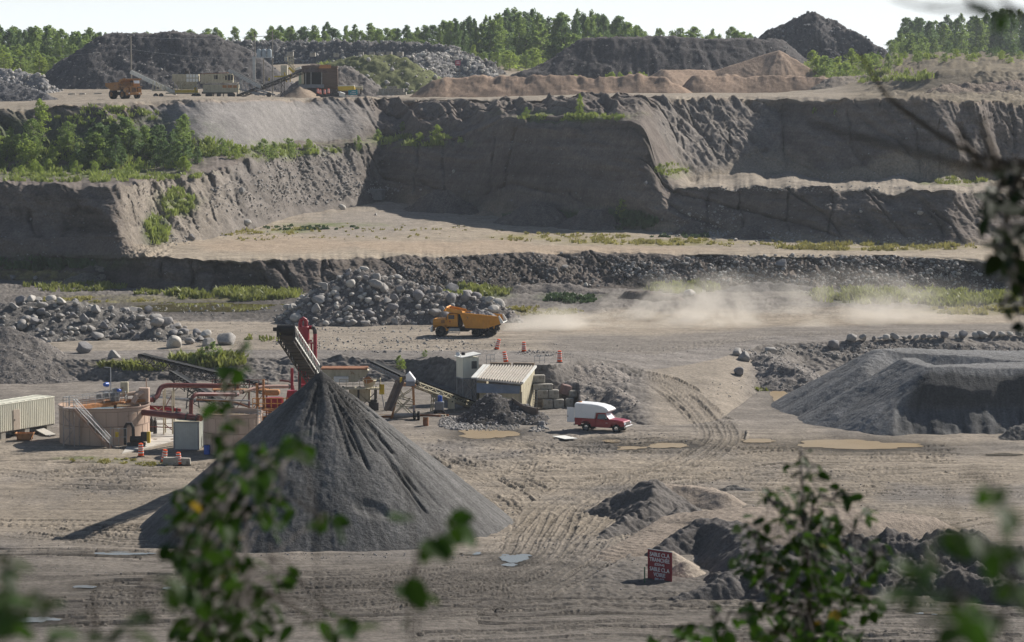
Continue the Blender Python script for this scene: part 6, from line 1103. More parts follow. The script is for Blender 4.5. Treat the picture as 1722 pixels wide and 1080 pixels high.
lpart('hopper_body', m_creamd, T, o, lambda b: (b.box(((BL.x + BR.x) / 2 + .2, 297.5, zb1 / 2 + .1), (BR.x - BL.x - .2, 1.6, zb1)), b.add([BR + V3(.0, .3, -.3), TR_ + V3(0, 0, -.2), V3(TR_.x, 302, 0), V3(BR.x, 296.6, 0), BR + V3(-.12, .3, -.3), TR_ + V3(-.12, 0, -.2), V3(TR_.x - .12, 302, 0), V3(BR.x - .12, 296.6, 0)], [(0, 1, 2, 3), (7, 6, 5, 4), (0, 4, 5, 1), (3, 2, 6, 7)]), b.add([BL + V3(0, .3, -.3), TL + V3(0, 0, -.2), V3(TL.x, 302, 0), V3(BL.x, 296.6, 0), BL + V3(.12, .3, -.3), TL + V3(.12, 0, -.2), V3(TL.x + .12, 302, 0), V3(BL.x + .12, 296.6, 0)], [(3, 2, 1, 0), (4, 5, 6, 7)])))
lpart('curb_beam', m_wood, T, o, lambda b: (b.bar(TL + V3(.3, .4, .2), TL.lerp(TR_, .5) + V3(0, .4, .2), .45, .4), b.bar(TL.lerp(TR_, .55) + V3(0, .4, .25), TR_ + V3(0, .4, .25), .4, .35)))
q0, q1 = at_Y(860, 668, 290.0), at_Y(903, 687, 287.8)
T, o = loc_thing('wing_wall', 'brown steel wing wall holding back the wet dirt', 'retaining wall', (q1.x, q1.y, 0))
lpart('plate', m_brownst, T, o, lambda b: b.add([q0, at_Y(880, 682, 289), q1, V3(q1.x, q1.y, -.2), V3(q0.x, q0.y, -.2)] + [Vector(v) + V3(0, .12, 0) for v in (q0, at_Y(880, 682, 289), q1, V3(q1.x, q1.y, -.2), V3(q0.x, q0.y, -.2))], [(0, 1, 2, 3, 4), (9, 8, 7, 6, 5), (0, 5, 6, 1), (1, 6, 7, 2), (2, 7, 8, 3)]))
lpart('rib', m_brownst, T, o, lambda b: b.bar(V3(q1.x + .03, q1.y + .06, -.2), q1 + V3(.03, .06, .05), .16))
# --- concrete block wall, ladder, handrails
BW = []; wyy = 300.6
def cblock(px, py, w, h, Y, rz=0.0):
    c = at_Y(px, py, Y); k = FPX / Y; W_, H_ = w / k, h / k
    b = MB(); b.box((0, 0, 0), (W_, 1.0, H_), bev=.09); o = b.build('concrete_block', m_conc); o.location = c; o.rotation_euler = (0, 0, rz)
    tag(o, 'big square concrete block stacked in the wall beside the feeder', 'concrete block', 'concrete blocks of the wall beside the feeder'); BW.append(o)
for a in [(905.5, 637, 22, 13, 302, .05), (913, 650.5, 34, 10, 301.2, .02), (913, 662.5, 17, 14, 300.6), (931, 662.5, 17.5, 14, 300.8), (921, 679, 17, 15.5, 300.2), (939.5, 679, 17.5, 15.5, 300.4), (924, 694, 16, 14, 300), (940, 694, 17, 14, 300.2), (935, 706, 20, 9, 299.8), (916, 706, 17, 9, 299.7), (958, 677, 14, 15, 301, -.1), (960, 692, 13, 14, 300.8, -.1), (962, 662, 14, 12, 302, .3)]: cblock(*a)
def lb_block(label, px, py, d, rot, m, Y=None):
    p = G(px, py) if Y is None else at_Y(px, py, Y); b = MB(); b.box((0, 0, 0), d, bev=.08); o = b.build('concrete_block', m); o.location = p + V3(0, 0, d[2] * .4); o.rotation_euler = rot; return tag(o, label, 'concrete block')
lb_block('pale tilted concrete block resting on the earth ramp', 984, 668, (1.3, .9, .8), (.2, .3, .5), m_conc, 303)
lb_block('reddish leaning block beside the wall top', 951, 662, (1.1, .9, 1.1), (.1, .25, .3), M("reddish_stone", (.26, .17, .15), rough=.9, var=.2), 302)
lb_block('grey tilted block between the wall and the pale block', 970, 662, (1.1, .8, .9), (-.2, -.3, .6), m_conc, 303.5)
lb_block('big grey concrete cube sitting at the foot of the dark pit wall', 631, 334, (3.7, 3.0, 2.2), (.02, .03, -.25), M("grey_cube_stone", (.25, .24, .23), rough=.9, var=.2, dirt=((.17, .155, .14), .6, .55)))
T, o = loc_thing('ladder', 'thin steel ladder leaning on the concrete block wall', 'ladder', at_Y(899, 692, 299))
a0, a1 = at_Y(899, 692, 299), at_Y(901, 652, 300)
lpart('rails', m_grey, T, o, lambda b: [b.bar(a0 + V3(s * .22, 0, 0), a1 + V3(s * .22, 0, 0), .06) for s in (-1, 1)]); lpart('rungs', m_grey, T, o, lambda b: [b.bar(a0.lerp(a1, (k + .5) / 9) - V3(.22, 0, 0), a0.lerp(a1, (k + .5) / 9) + V3(.22, 0, 0), .045) for k in range(9)])
for lab, x0, x1, y0 in (('grey handrail on the ramp pad above the feeder', 818, 831, 612), ('silver handrail bent over the block wall top', 899, 916, 614)):
    a, c = at_Y(x0, y0, 306), at_Y(x1, y0, 306.5); hr = thing('handrail', lab, 'handrail', a)
    part('rails', m_galv, hr, lambda b: (b.bar((0, 0, 1.0), (c.x - a.x, .5, 1.0), .055), b.bar((0, 0, .5), (c.x - a.x, .5, .5), .045))); part('posts', m_galv, hr, lambda b: [b.bar(((c.x - a.x) * k, .5 * k, -.5), ((c.x - a.x) * k, .5 * k, 1.0), .055) for k in (0, .5, 1)])
p = G(950, 737); T, o = loc_thing('sheet', 'pale flat sheet lying on the mud behind the pickup', 'sheet', (p.x, p.y, p.z + .08)); part('panel', m_white2, T, lambda b: b.box((0, 0, 0), (1.5, 2.6, .05), (0, .02, .5)))
# --- red sign with its text
sTL, sTR, sBL = at_Y(1089, 923.5, 198.0), at_Y(1129.5, 930.0, 196.45), at_Y(1089.4, 977, 198.0)
sw = (sTR - sTL); yaw = math.atan2(sw.y, sw.x); SWd = math.hypot(sw.x, sw.y); SH = (sTL.z - sBL.z)
T = thing('sand_sign', 'dark red sign with white lettering about classes of sand', 'sign', (sBL.x, sBL.y, sBL.z), yaw)
part('board', m_sign, T, lambda b: b.box((SWd / 2, 0, SH / 2), (SWd, .06, SH), bev=.01)); part('edge_strip', m_galv, T, lambda b: b.box((SWd / 2, 0, SH + .02), (SWd, .08, .04)))
part('post', m_wood, T, lambda b: [b.box((x, .09, -.1 + SH * .2), (.1, .1, SH * 1.0 + 1.4)) for x in (SWd * .18, SWd * .8)])
def text(parent, s, cx, cz, size, depth=.012, m=None, squeeze=1.0, bold=.005):
    cu = bpy.data.curves.new('lettering', 'FONT'); cu.body = s; cu.align_x = 'CENTER'; cu.align_y = 'CENTER'; cu.size = size; cu.extrude = depth; cu.offset = bold
    o = bpy.data.objects.new('lettering', cu); link(o); bpy.context.view_layer.update()
    me = bpy.data.meshes.new_from_object(o.evaluated_get(bpy.context.evaluated_depsgraph_get())); bpy.data.objects.remove(o)
    ob = bpy.data.objects.new('lettering', me); link(ob); me.materials.clear(); me.materials.append(m or m_signw); ob.parent = parent
    ob.rotation_euler = (math.pi / 2, 0, 0); ob.location = (cx, -.045, cz); ob.scale = (squeeze, 1, 1); return ob
k = SH / 2.3
for s, v, sz_ in (('SABLE CL.A', .865, .40), ('TRANCHÉE', .70, .40), ('(CG14-A)', .565, .24), ('SABLE CL.A', .405, .40), ('VOIRIE', .24, .40), ('(MG-112)', .105, .24)): text(T, s, SWd / 2, SH * v, sz_ * k, squeeze=.90 if sz_ > .3 else .92)
p = G(1084, 980); o = MB().box((0, 0, .5), (.09, .09, 1.3)).build('marker_stake', M("green_stake", (.05, .13, .07), var=.2)); o.location = p; tag(o, 'short dark green stake next to the red sign', 'stake')
# --- more clutter of the plant: extra pipe runs, catwalk, spare steel
pipe('thin rusty pipe along the catwalk by the small tank', [(330, 672, 276), (396, 676, 276), (430, 690, 274)], .09, m_rust, flanges=False)
pipe('thin red pipe dropping beside the separator column', [(470, 640, 281), (494, 642, 281), (494, 690, 281)], .10, m_redpipe, flanges=False)
pipe('thin pale pipe crossing behind the trestle', [(246, 668, 284), (330, 672, 284), (420, 674, 285)], .08, m_galv, flanges=False)
pipe('dark hose curling on the slab beside the pump', [(222, 758, 271), (232, 764, 268.5), (252, 770, 267), (270, 778, 265)], .10, m_blueg, flanges=False)
p = at_z(405, 700, 0); T, o = loc_thing('catwalk', 'steel catwalk on thin red legs behind the small tank', 'catwalk', (p.x, p.y, 0))
part('deck', m_rusto, T, lambda b: b.box((0, 0, 2.9), (6.0, 1.0, .12))); part('handrail', m_redpipe, T, lambda b: railing(b, [(-3, -.5, 2.95), (3, -.5, 2.95)], 1.05, .06, 6))
for x in (-2.8, -.9, .9, 2.8): part('leg', m_redpipe, T, lambda b: (b.bar((x, -.4, 0), (x, -.4, 2.9), .12), b.bar((x, .4, 0), (x, .4, 2.9), .12), b.bar((x, -.4, .4), (x, .4, 2.6), .07)))
part('brace', m_redpipe, T, lambda b: [b.bar((x, -.42, .2), (x + 1.8, -.42, 2.8), .07) for x in (-2.8, -.9, .9)])
for lab, x, y, rz in (('rusty steel beams dumped behind the transfer tower', 650, 702, .3), ('grey steel beams lying under the feed conveyor', 722, 700, -.4), ('pale pipes stacked behind the small tank', 440, 716, .2)):
    p = G(x, y); T, o = loc_thing('steel_beams', lab, 'scrap steel', p); T.rotation_euler.z = rz
    for k in range(4): part('beam', [m_rust, m_grey, m_creamd][k % 3], T, lambda b: (b.bar((-1.6, .3 * k - .4, .12), (1.5 + .2 * k, .3 * k - .5, .16), .16, .2)))
for lab, x, y, h, m_ in (('short grey barrel standing behind the screening plant', 652, 690, .9, m_blueg), ('rusty drum at the transfer tower wheel', 716, 716, .9, m_rust), ('blue drum beside the equipment container', 348, 764, .9, m_blue)):
    p = G(x, y); T, o = loc_thing('drum', lab, 'drum', p); part('body', m_, T, lambda b: b.lathe([(.01, 0), (.29, 0), (.30, .3), (.29, .32), (.30, .6), (.29, .62), (.29, h), (.01, h)], n=18), smooth=True); part('lid', m_dark, T, lambda b: b.lathe([(.01, h + .02), (.25, h + .02), (.25, h - .01), (.01, h - .01)], n=18))
# ------------------------------------------------------------------ crushing plant on the upper terrace
UY = 622.0; uk = FPX / UY
def U(px, py, dy=0): return at_Y(px, py, UY + dy)
def ug(px, dy=0):
    x = at_Y(px, 163, UY + dy).x; return gz(x, UY + dy)
def uthing(name, label, cat, px, py=163, dy=0):
    p = U(px, py, dy); p.z = ug(px, dy); return loc_thing(name, label, cat, p)
# feed conveyor, bin trailer
conveyor('cream conveyor rising behind the orange haul truck to the utility pole', U(222, 119, 3), U(297, 155, 1), 1.1, .6, 16, m_white2, t=.20)
T, o = uthing('conveyor_trailer', 'cream wheeled frame under the rising conveyor', 'trailer', 268)
lpart('frame', m_creamd, T, o, lambda b: (b.bar(U(256, 152), U(279, 152), 1.2, .3), b.bar(U(279, 157, -.5), U(336, 157.5, -.5), 1.0, .28), [b.bar(U(a, 136 + (a - 258) * .45, 0), U(c, 152), .16) for a, c in ((258, 256), (263, 262), (263, 270), (271, 270), (277, 279))]))
for q in (262, 271): wheel(T, (0, 0, 0), .52, .7, m_grey).location = U(q, 161, -1) - o
T, o = uthing('storage_bin', 'cream storage bin on a wheeled trailer with a yellow base', 'bin', 313)
lpart('bin_box', m_creamd, T, o, lambda b: (b.box(U(313, 131), ((334 - 291.5) / uk, 4.2, 11.5 / uk)), [b.box(U(293 + 5.7 * k, 131, -2.15), (.15, .15, 1.6)) for k in range(8)]))
lpart('bright_panel', m_white2, T, o, lambda b: [b.box(U(315.5 + 5.3 * k, 128 + 7 * j, -2.2), (.55, .08, .72)) for k in range(4) for j in range(2)])
def funnel(b):
    a = [U(293, 137, -2), U(333, 137, -2), U(333, 137, 2), U(293, 137, 2)]; c = [U(302, 150.5, -1), U(325, 150.5, -1), U(325, 150.5, 1), U(302, 150.5, 1)]
    b.add(a + c, [(0, 1, 5, 4), (1, 2, 6, 5), (2, 3, 7, 6), (3, 0, 4, 7)])
lpart('funnel', m_creamd, T, o, funnel)
lpart('bin_leg', m_creamd, T, o, lambda b: [b.bar(U(a, 138, s), U(c, 152, s), .2) for s in (-2, 2) for a, c in ((294, 294), (308, 297), (303, 306), (331, 331), (332, 322))])
lpart('base', m_yellow, T, o, lambda b: (b.box(U(312, 153.5), (33 / uk, 3, 5 / uk)), b.bar(U(329, 147), U(331, 163), .8, .8)))
lpart('top_motor', m_dark, T, o, lambda b: b.box(U(315, 121.5), (7 / uk, 1, 5 / uk)))
for q in (326, 334): wheel(T, (0, 0, 0), .55, .7, m_grey).location = U(q, 162, -1.6) - o
# crusher trailer
T, o = uthing('crusher_trailer', 'long dusty crusher trailer with two decks beside the storage bin', 'crusher', 368)
lpart('upper_box', m_creamd, T, o, lambda b: (b.box(U(365.5, 131.5), ((391 - 339) / uk, 3.2, 14.5 / uk)), [b.box(U(341 + 5.2 * k, 131.5, -1.65), (.12, .12, 1.9)) for k in range(10)]))
lpart('rim', m_rust, T, o, lambda b: b.bar(U(338, 124.5), U(384, 122.5), 3.3, .15))
lpart('dark_opening', m_black, T, o, lambda b: (b.box(U(363, 130, -1.66), (.8, .1, .9)), b.box(U(387, 130.5, -1.66), (1.2, .1, 1.2)), b.box(U(380, 131, -1.66), (.35, .1, 1.0))))
lpart('lower_box', m_creamd, T, o, lambda b: (b.box(U(372, 149), ((401 - 342) / uk, 2.8, 13 / uk)), b.bar(U(338, 140), U(400, 139.5), 3.4, .18), [b.box(U(346 + 9 * k, 149, -1.45), (.2, .15, 1.6)) for k in range(7)]))
lpart('rust_panel', m_rusto, T, o, lambda b: b.box(U(386, 145.5, -1.46), (3.2, .08, .6)))
lpart('undercarriage', m_dark, T, o, lambda b: (b.box(U(366, 156), (7, 2.0, .5)), [b.cyl(U(q, 160, -1.3), U(q, 160, 1.3), .5, n=14) for q in (349, 354, 368, 386, 392)], [b.bar(U(q, 154), U(q, 164), .2) for q in (359, 376, 399)]))
conveyor('grey conveyor running down from the crusher to the crossing point', U(387, 117, 1), U(440, 145, -1), 1.1, .5, 16, m_galv, t=.17, legs=((.35, ug(405), .3),))
conveyor('long dark conveyor crossing up towards the timber shed', U(401, 161, -4), U(507, 120, 6), 1.2, .6, 20, m_dark, t=.1, legs=((.7, ug(470, 3), .3),))
T, o = uthing('roller_frame', 'low jumble of conveyor frames with a wheel at the crossing conveyors', 'machine part', 445)
lpart('frames', m_grey, T, o, lambda b: ([b.bar(U(402 + 9 * k, 150 + (k % 3) * 2, -2), U(436 + 9 * k, 160, -3), .25, .35) for k in range(4)], [b.bar(U(404 + 7 * k, 141 + k, -1), U(410 + 7 * k, 160, -2), .12) for k in range(5)]))
lpart('drum', m_black, T, o, lambda b: b.cyl(U(452, 159.5, -4), U(452, 159.5, -2.5), .55, n=18))
lpart('yellow_rail', m_yellow, T, o, lambda b: (b.bar(U(461, 129, 4), U(486, 128, 4), .3, .3), b.bar(U(452, 136, 3), U(453, 131, 3), .3, .3), b.bar(U(488, 138, 4), U(488, 124, 4), .2)))
# transformer platform
T, o = uthing('transformer_platform', 'raised transformer platform on poles with three grey cans', 'transformer', 443, dy=30)
lpart('pole', m_pole, T, o, lambda b: (b.cyl(V3(U(428.5, 60, 30).x, UY + 30, ug(428, 30) - .3), U(428.5, 58, 30), .17, .12, n=10), b.cyl(V3(U(458, 52, 30).x, UY + 30, ug(458, 30) - .3), U(458, 52, 30), .17, .12, n=10), b.cyl(V3(U(443, 60, 31).x, UY + 31, ug(443, 31) - .3), U(443, 98, 31), .13, n=10)))
lpart('column', m_galv, T, o, lambda b: b.box((U(427, 116, 29).x, UY + 29.3, (U(427, 96, 29).z + U(427, 136, 29).z) / 2), (.65, .5, 40 / uk * 1.05)))
lpart('platform', m_galv, T, o, lambda b: b.box(U(444.5, 96.5, 29.6), (30 / uk * 1.05, 1.8, .28)))
for q in (435.5, 444, 453): 
    can = lpart('transformer_can', M("transformer_grey", (.36, .40, .42), rough=.5, var=.1), T, o, lambda b: b.lathe([(.01, -.95), (.52, -.95), (.55, .6), (.4, .85), (.15, .95), (.01, .95)], U(q, 89, 29.4), 16), smooth=True)
    lpart('bushing', m_grey, can, o, lambda b: [b.cyl(U(q + d_, 82, 29.4), U(q + d_, 78, 29.4), .08, n=8) for d_ in (-1.5, 1.5)])
lpart('cross_arm', m_pole, T, o, lambda b: (b.bar(U(424, 62, 30), U(463, 60, 30), .14), b.bar(U(432, 81, 29.6), U(456, 81, 29.6), .1)))
# utility pole with wires
T, o = uthing('utility_pole', 'tall grey utility pole with wires between the haul truck and the dark pile', 'utility pole', 220, dy=14)
lpart('pole', m_pole, T, o, lambda b: b.cyl(V3(U(220, 60, 14).x, UY + 14, ug(220, 14) - .3), U(220, 60, 14), .20, .13, n=10))
lpart('brace', m_pole, T, o, lambda b: (b.bar(U(216, 60, 14), U(220.5, 64, 14), .09), b.bar(U(214.5, 60.5, 14), U(226, 60.5, 14), .1)))
lpart('insulator', m_lens, T, o, lambda b: [b.cyl(U(q, 60, 14), U(q, 58.5, 14), .07, n=8) for q in (215, 225.5)])
def wire(label, a, c, sag):
    n = 16; pts = [a.lerp(c, k / n) - V3(0, 0, sag * 4 * (k / n) * (1 - k / n)) for k in range(n + 1)]
    b = LB(a); b.tube(pts, .022, 5); w_ = b.build('power_wire', m_galv); w_.location = a; tag(w_, label, 'wire')
wire('thin wire from the utility pole to the transformer platform', U(221, 83, 14), U(428, 98, 30), .6); wire('thin wire leaving the utility pole over the far wood', U(219, 83, 14), U(-60, 96, 40), .8); wire('high thin wire from the pole top over the dark stockpile', U(221, 62, 14), U(428, 61, 30), .5)
# yellow stair tower and beige tower
T, o = uthing('stair_tower', 'beige tower with a yellow caged platform and stairs', 'tower', 480, dy=8)
lpart('tower_wall', M("beige_tower", (.55, .51, .42), rough=.7, var=.2), T, o, lambda b: (b.box(U(478, 123, 8), (11 / uk, 1.6, 26 / uk)), b.box(U(481.5, 99.5, 8), (5.5 / uk, 1.4, 8 / uk))))
lpart('cage', m_creamd, T, o, lambda b: ([b.bar(U(q, 94.5, 7), U(q, 127, 7), .14) for q in (484.5, 493.5)], [b.bar(U(484.5, r_, 7), U(493.5, r_, 7), .14) for r_ in (95, 100, 105.5, 108)], b.bar(U(488, 95, 7), U(488, 106, 7), .1), b.bar(U(491, 95, 7), U(491, 106, 7), .1)))
lpart('stairs', m_creamd, T, o, lambda b: (b.bar(U(485, 107, 6.5), U(496, 120, 6.5), .12, .3), b.bar(U(487, 103, 6.5), U(498, 116, 6.5), .1), [b.bar(U(485 + 2 * k, 107 + 2.4 * k, 6.5), U(487 + 2 * k, 103.5 + 2.4 * k, 6.5), .08) for k in range(6)]))
lpart('window', m_glass, T, o, lambda b: b.box(U(481.5, 100, 7.25), (.45, .05, .8)))
lpart('yellow_arm', m_yellow, T, o, lambda b: (b.bar(U(486, 114, 6), U(494, 122, 6), .5, .5), b.bar(U(478, 122, 6), U(482, 138, 6), .25)))
# timber shed with dirt roof
T, o = uthing('timber_shed', 'timber crib wall around a dark hopper opening with dirt on top', 'shed', 537, dy=12)
lpart('crib_wall', m_timberw, T, o, lambda b: (b.box(U(555, 130, 13), (26 / uk, 4, 38 / uk)), [b.box(U(555, 113 + 4 * k, 10.9), (26 / uk, .25, .36)) for k in range(10)], b.box(U(526, 115, 13), (34 / uk, 4, 9 / uk)), b.bar(U(567, 116, 10.5), U(567.5, 148, 10.5), .22)))
lpart('dark_bay', m_black, T, o, lambda b: b.box(U(527, 130, 14.5), (36 / uk, 1, 28 / uk)))
lpart('post', m_grey, T, o, lambda b: [b.bar(U(q, 120, 10.8), U(q, 143, 10.8), .22) for q in (514, 523, 541)])
lpart('door_panel', m_green, T, o, lambda b: b.box(U(504.5, 132, 10.6), (4.5 / uk, .12, 20 / uk))); lpart('cream_panel', m_yellow if False else m_creamd, T, o, lambda b: b.box(U(509, 131, 10.5), (4 / uk, .12, 20 / uk)))
lpart('hopper_plate', m_rusto, T, o, lambda b: b.prism([(U(531, 0).x, U(0, 115, 9).z), (U(551, 0).x, U(0, 115, 9).z), (U(551.5, 0).x, U(0, 109, 9).z), (U(532.5, 0).x, U(0, 109, 9).z)], UY + 9, UY + 9.3))
lpart('white_plate', m_white2, T, o, lambda b: b.bar(U(496, 117, 8), U(506, 114, 8), 1.0, .5)); lpart('sill', m_blueg, T, o, lambda b: b.box(U(523, 145, 10.4), (44 / uk, .5, .8)))
pile("dirt_roof", "rounded dirt heap lying on top of the timber shed", "dirt heap", [[(512, 113, UY + 13, 1.0), (530, 109, UY + 13, 1.2), (548, 112, UY + 13, .8)]], base=U(0, 117, 13).z, cell=.3, col=(.14, .11, .095), lump=(.3, 2), rough=.2, slope=.8, mat_=M_rub)
pile("earth_bank", "rubble bank behind the timber shed", "earth bank", [[(536, 121, UY + 22, 1.5), (575, 115, UY + 22, 2), (612, 137, UY + 18, 1)]], cell=.4, col=(.15, .135, .125), lump=(.8, 3), rough=.5, slope=.7, mat_=M_rub)
# barrels, yellow machine, tank, teal sign, blocks
for k, (q, r_) in enumerate([(534.5, 157), (538.5, 158.5), (546, 158.5), (552.5, 157)]):
    p = U(q, r_, -2 - k); barrel(['small red-orange barrel, first of four below the timber shed', 'small red-orange barrel touching the first one below the shed', 'small red-orange barrel alone in the middle below the shed', 'small red-orange barrel closest to the yellow machine'][k], q, 161.5, 1.15, rd=.27).location = (p.x, p.y, p.z - .1)
T, o = uthing('tracked_machine', 'yellow tracked machine behind the teal sign', 'machine', 583, dy=0)
lpart('body', m_yellow, T, o, lambda b: (b.box(U(583, 149.5), (28 / uk, 2.4, 7 / uk), bev=.2), b.bar(U(568, 147, -1.2), U(596, 146, -1.2), .3, .4)))
lpart('hood', m_white2, T, o, lambda b: b.box(U(583, 145), (27 / uk, 2.0, .25), bev=.05)); lpart('track', m_black, T, o, lambda b: b.box(U(580, 156.5), (24 / uk, 2.6, 6 / uk), bev=.3))
T, o = uthing('grey_tank', 'small grey tank beside the yellow tracked machine', 'tank', 604, dy=3)
lpart('shell', m_creamd, T, o, lambda b: b.cyl(U(597, 148.5, 3), U(610, 148.5, 3), .5, n=18), smooth=True); lpart('cradle', m_dark, T, o, lambda b: [b.box(U(q, 154, 3), (.3, .9, 1.1)) for q in (600, 607)])
p = U(593.5, 155.5, -5); T = thing('teal_sign', 'small teal sign board with two white lines of lettering', 'sign', (p.x, p.y, p.z))
part('board', m_teal, T, lambda b: b.box((0, 0, 0), (15.5 / uk, .06, 8.5 / uk), (0, -.06, 0), bev=.01)); part('legs', m_grey, T, lambda b: [b.bar((x, .05, -1.2), (x, .05, 0), .08) for x in (-.7, .7)])
part('lettering', m_signw, T, lambda b: [b.box((x, -.04, z), (w_, .02, .14), (0, -.06, 0)) for x, z, w_ in ((-.12, .22, .28), (.2, .2, .26), (.5, .18, .2), (-.45, -.16, .3), (-.1, -.18, .26), (.22, -.2, .28), (.55, -.22, .2))])
T, o = uthing('plant_parts', 'pile of pale and dark machine parts near the barrels', 'machine part', 572, dy=-3)
lpart('pale_part', m_white2, T, o, lambda b: (b.box(U(575, 159, -4), (1.2, .8, .9), (.2, .3, .3)), b.bar(U(568, 155, -4), U(578, 158, -4), .25, .3))); lpart('dark_part', m_dark, T, o, lambda b: (b.box(U(545, 160.5, -4), (3.5, 1, .35)), b.box(U(562, 160.5, -4), (2.2, .8, .3)), b.cyl(U(558, 156, -3), U(566, 152, -3), .25, n=10)))
rng2 = random.Random(5)
def cube_row(lst, Y, lab, grp, d=(1.3, .9, .75), m=None):
    for q, r_ in lst:
        p = at_Y(q, r_, Y); b = MB(); b.box((0, 0, 0), (d[0] * rng2.uniform(.85, 1.1), d[1], d[2] * rng2.uniform(.9, 1.1)), bev=.06); o = b.build('concrete_block', m or m_conc); o.location = p; o.rotation_euler = (0, 0, rng2.uniform(-.3, .3)); tag(o, lab, 'concrete block', grp)
cube_row([(637 + 8.5 * k, 157.5) for k in range(6)] + [(641 + 8.5 * k, 152) for k in range(5)] + [(655, 148), (664, 148)], UY + 2, 'pale concrete block stacked near the tan stockpile end', 'pale blocks stacked near the tan stockpile', (1.1, 1, .75))
cube_row([(488, 91), (526, 92), (565, 92.5), (607, 91.5), (625, 91), (641, 91), (655, 91), (673, 91)], 775, 'pale concrete block lined up along the far haul road', 'blocks along the far haul road', (1.7, 1, 1.2))
cube_row([(121, 160.5), (139, 160), (165, 159.5), (190, 159)], 640, 'pale concrete block lined up at the foot of the dark stockpile', 'blocks at the foot of the dark stockpile', (1.6, 1, .9))
p = at_Y(770, 106, 700); T = thing('red_board_sign', 'faded red board sign on two posts before the rock slope', 'sign', (p.x, p.y, p.z))
part('board', m_pink, T, lambda b: b.box((0, 0, 0), (8.5 / 6.57, .06, 8.5 / 6.57), bev=.01)); part('post', m_pole, T, lambda b: [b.bar((x, .06, -4.2), (x, .06, .4), .12) for x in (-.45, .45)]); part('lettering', m_signw, T, lambda b: [b.box((0, -.04, z), (.8, .02, .12)) for z in (.25, -.1)])
p = U(586, 168); 
# ------------------------------------------------------------------ boulders (individual) and rubble (uncountable)
def ico(sub):
    bm = bmesh.new(); bmesh.ops.create_icosphere(bm, subdivisions=sub, radius=1); v = np.array([x.co[:] for x in bm.verts]); f = np.array([[y.index for y in x.verts] for x in bm.faces]); bm.free(); return v, f
I3, I2, I1 = ico(3), ico(2), ico(1)
def rock_verts(base, seed, planes=7, amp=.10):
    r = np.random.default_rng(seed); v = base.copy(); v *= r.uniform(.75, 1.1, 3)
    for _ in range(planes):
        n = r.normal(size=3); n /= np.linalg.norm(n); d = r.uniform(.42, .80); s = v @ n; v = v - np.maximum(0, s - d)[:, None] * n * .88
    n = vn3(v[:, 0] * 2.2 + seed, v[:, 1] * 2.2, v[:, 2] * 2.2, seed) * amp + vn3(v[:, 0] * 6, v[:, 1] * 6 + seed, v[:, 2] * 6, seed + 1) * amp * .35
    return v * (1 + n)[:, None]
ROCKS = []
for k in range(12):
    o = np_mesh('boulder', rock_verts(I3[0], 100 + k, 6 + k % 7, .09 + .02 * (k % 3)), I3[1], None, smooth=True); o.data.materials.append([m_rock, m_rock, m_rockd, m_rockp][k % 4]); o.data.set_sharp_from_angle(angle=R(42))
    ROCKS.append(o.data); bpy.data.objects.remove(o)
rr = random.Random(9)
def boulder(p, s, label, group=None, mesh=None, sink=.25, flat=None):
    o = bpy.data.objects.new('boulder', mesh or rr.choice(ROCKS)); link(o)
    o.scale = (s * rr.uniform(.85, 1.2), s * rr.uniform(.85, 1.15), s * (flat or rr.uniform(.65, .95))); o.rotation_euler = (rr.uniform(-.4, .4), rr.uniform(-.4, .4), rr.uniform(0, 6.28))
    o.location = (p[0], p[1], p[2] + s * (.7 - sink)); return tag(o, label, 'boulder', group)
def heap_boulders(core, n, smin, smax, label, group, bbox, xw=None):
    X, Y, Z, ok = PILES[core]; cand = np.argwhere(ok); got = []; tries = 0
    while len(got) < n and tries < n * 120:
        tries += 1; i, j = cand[rr.randrange(len(cand))]; x, y, z = float(X[i, j]), float(Y[i, j]), float(Z[i, j]); px, py = px_of(x, y, z), py_of(y, z)
        if not (bbox[0] < px < bbox[2] and bbox[1] < py < bbox[3]): continue
        s = smin * (smax / smin) ** (rr.random() ** 2.0)
        if i > 2 and i < Z.shape[0] - 3:
            if Z[i + 2, j] - Z[i - 2, j] < -.25: continue      # the far slope is not seen
        if any((x - a) ** 2 + (y - b) ** 2 * .7 + (z - c) ** 2 < ((s + d) * .62) ** 2 for a, b, c, d in got): continue
        if z < gz(x, y) - .2: continue
        got.append((x, y, z, s)); boulder((x, y, z), s, label, group)
    return len(got)
A_ = 'dark rubble core showing between the boulders of the central heap'; B_ = 'dark rubble core under the long boulder heap at the frame\'s edge'
print('heap', heap_boulders(A_, 158, .38, 1.05, 'grey boulder in the high central heap behind the dump truck', 'boulders of the high central heap', (470, 440, 830, 556)))
print('heap', heap_boulders(B_, 108, .4, 1.15, 'grey boulder in the long heap behind the gravel berm', 'boulders of the long heap behind the gravel berm', (-30, 495, 390, 615)))
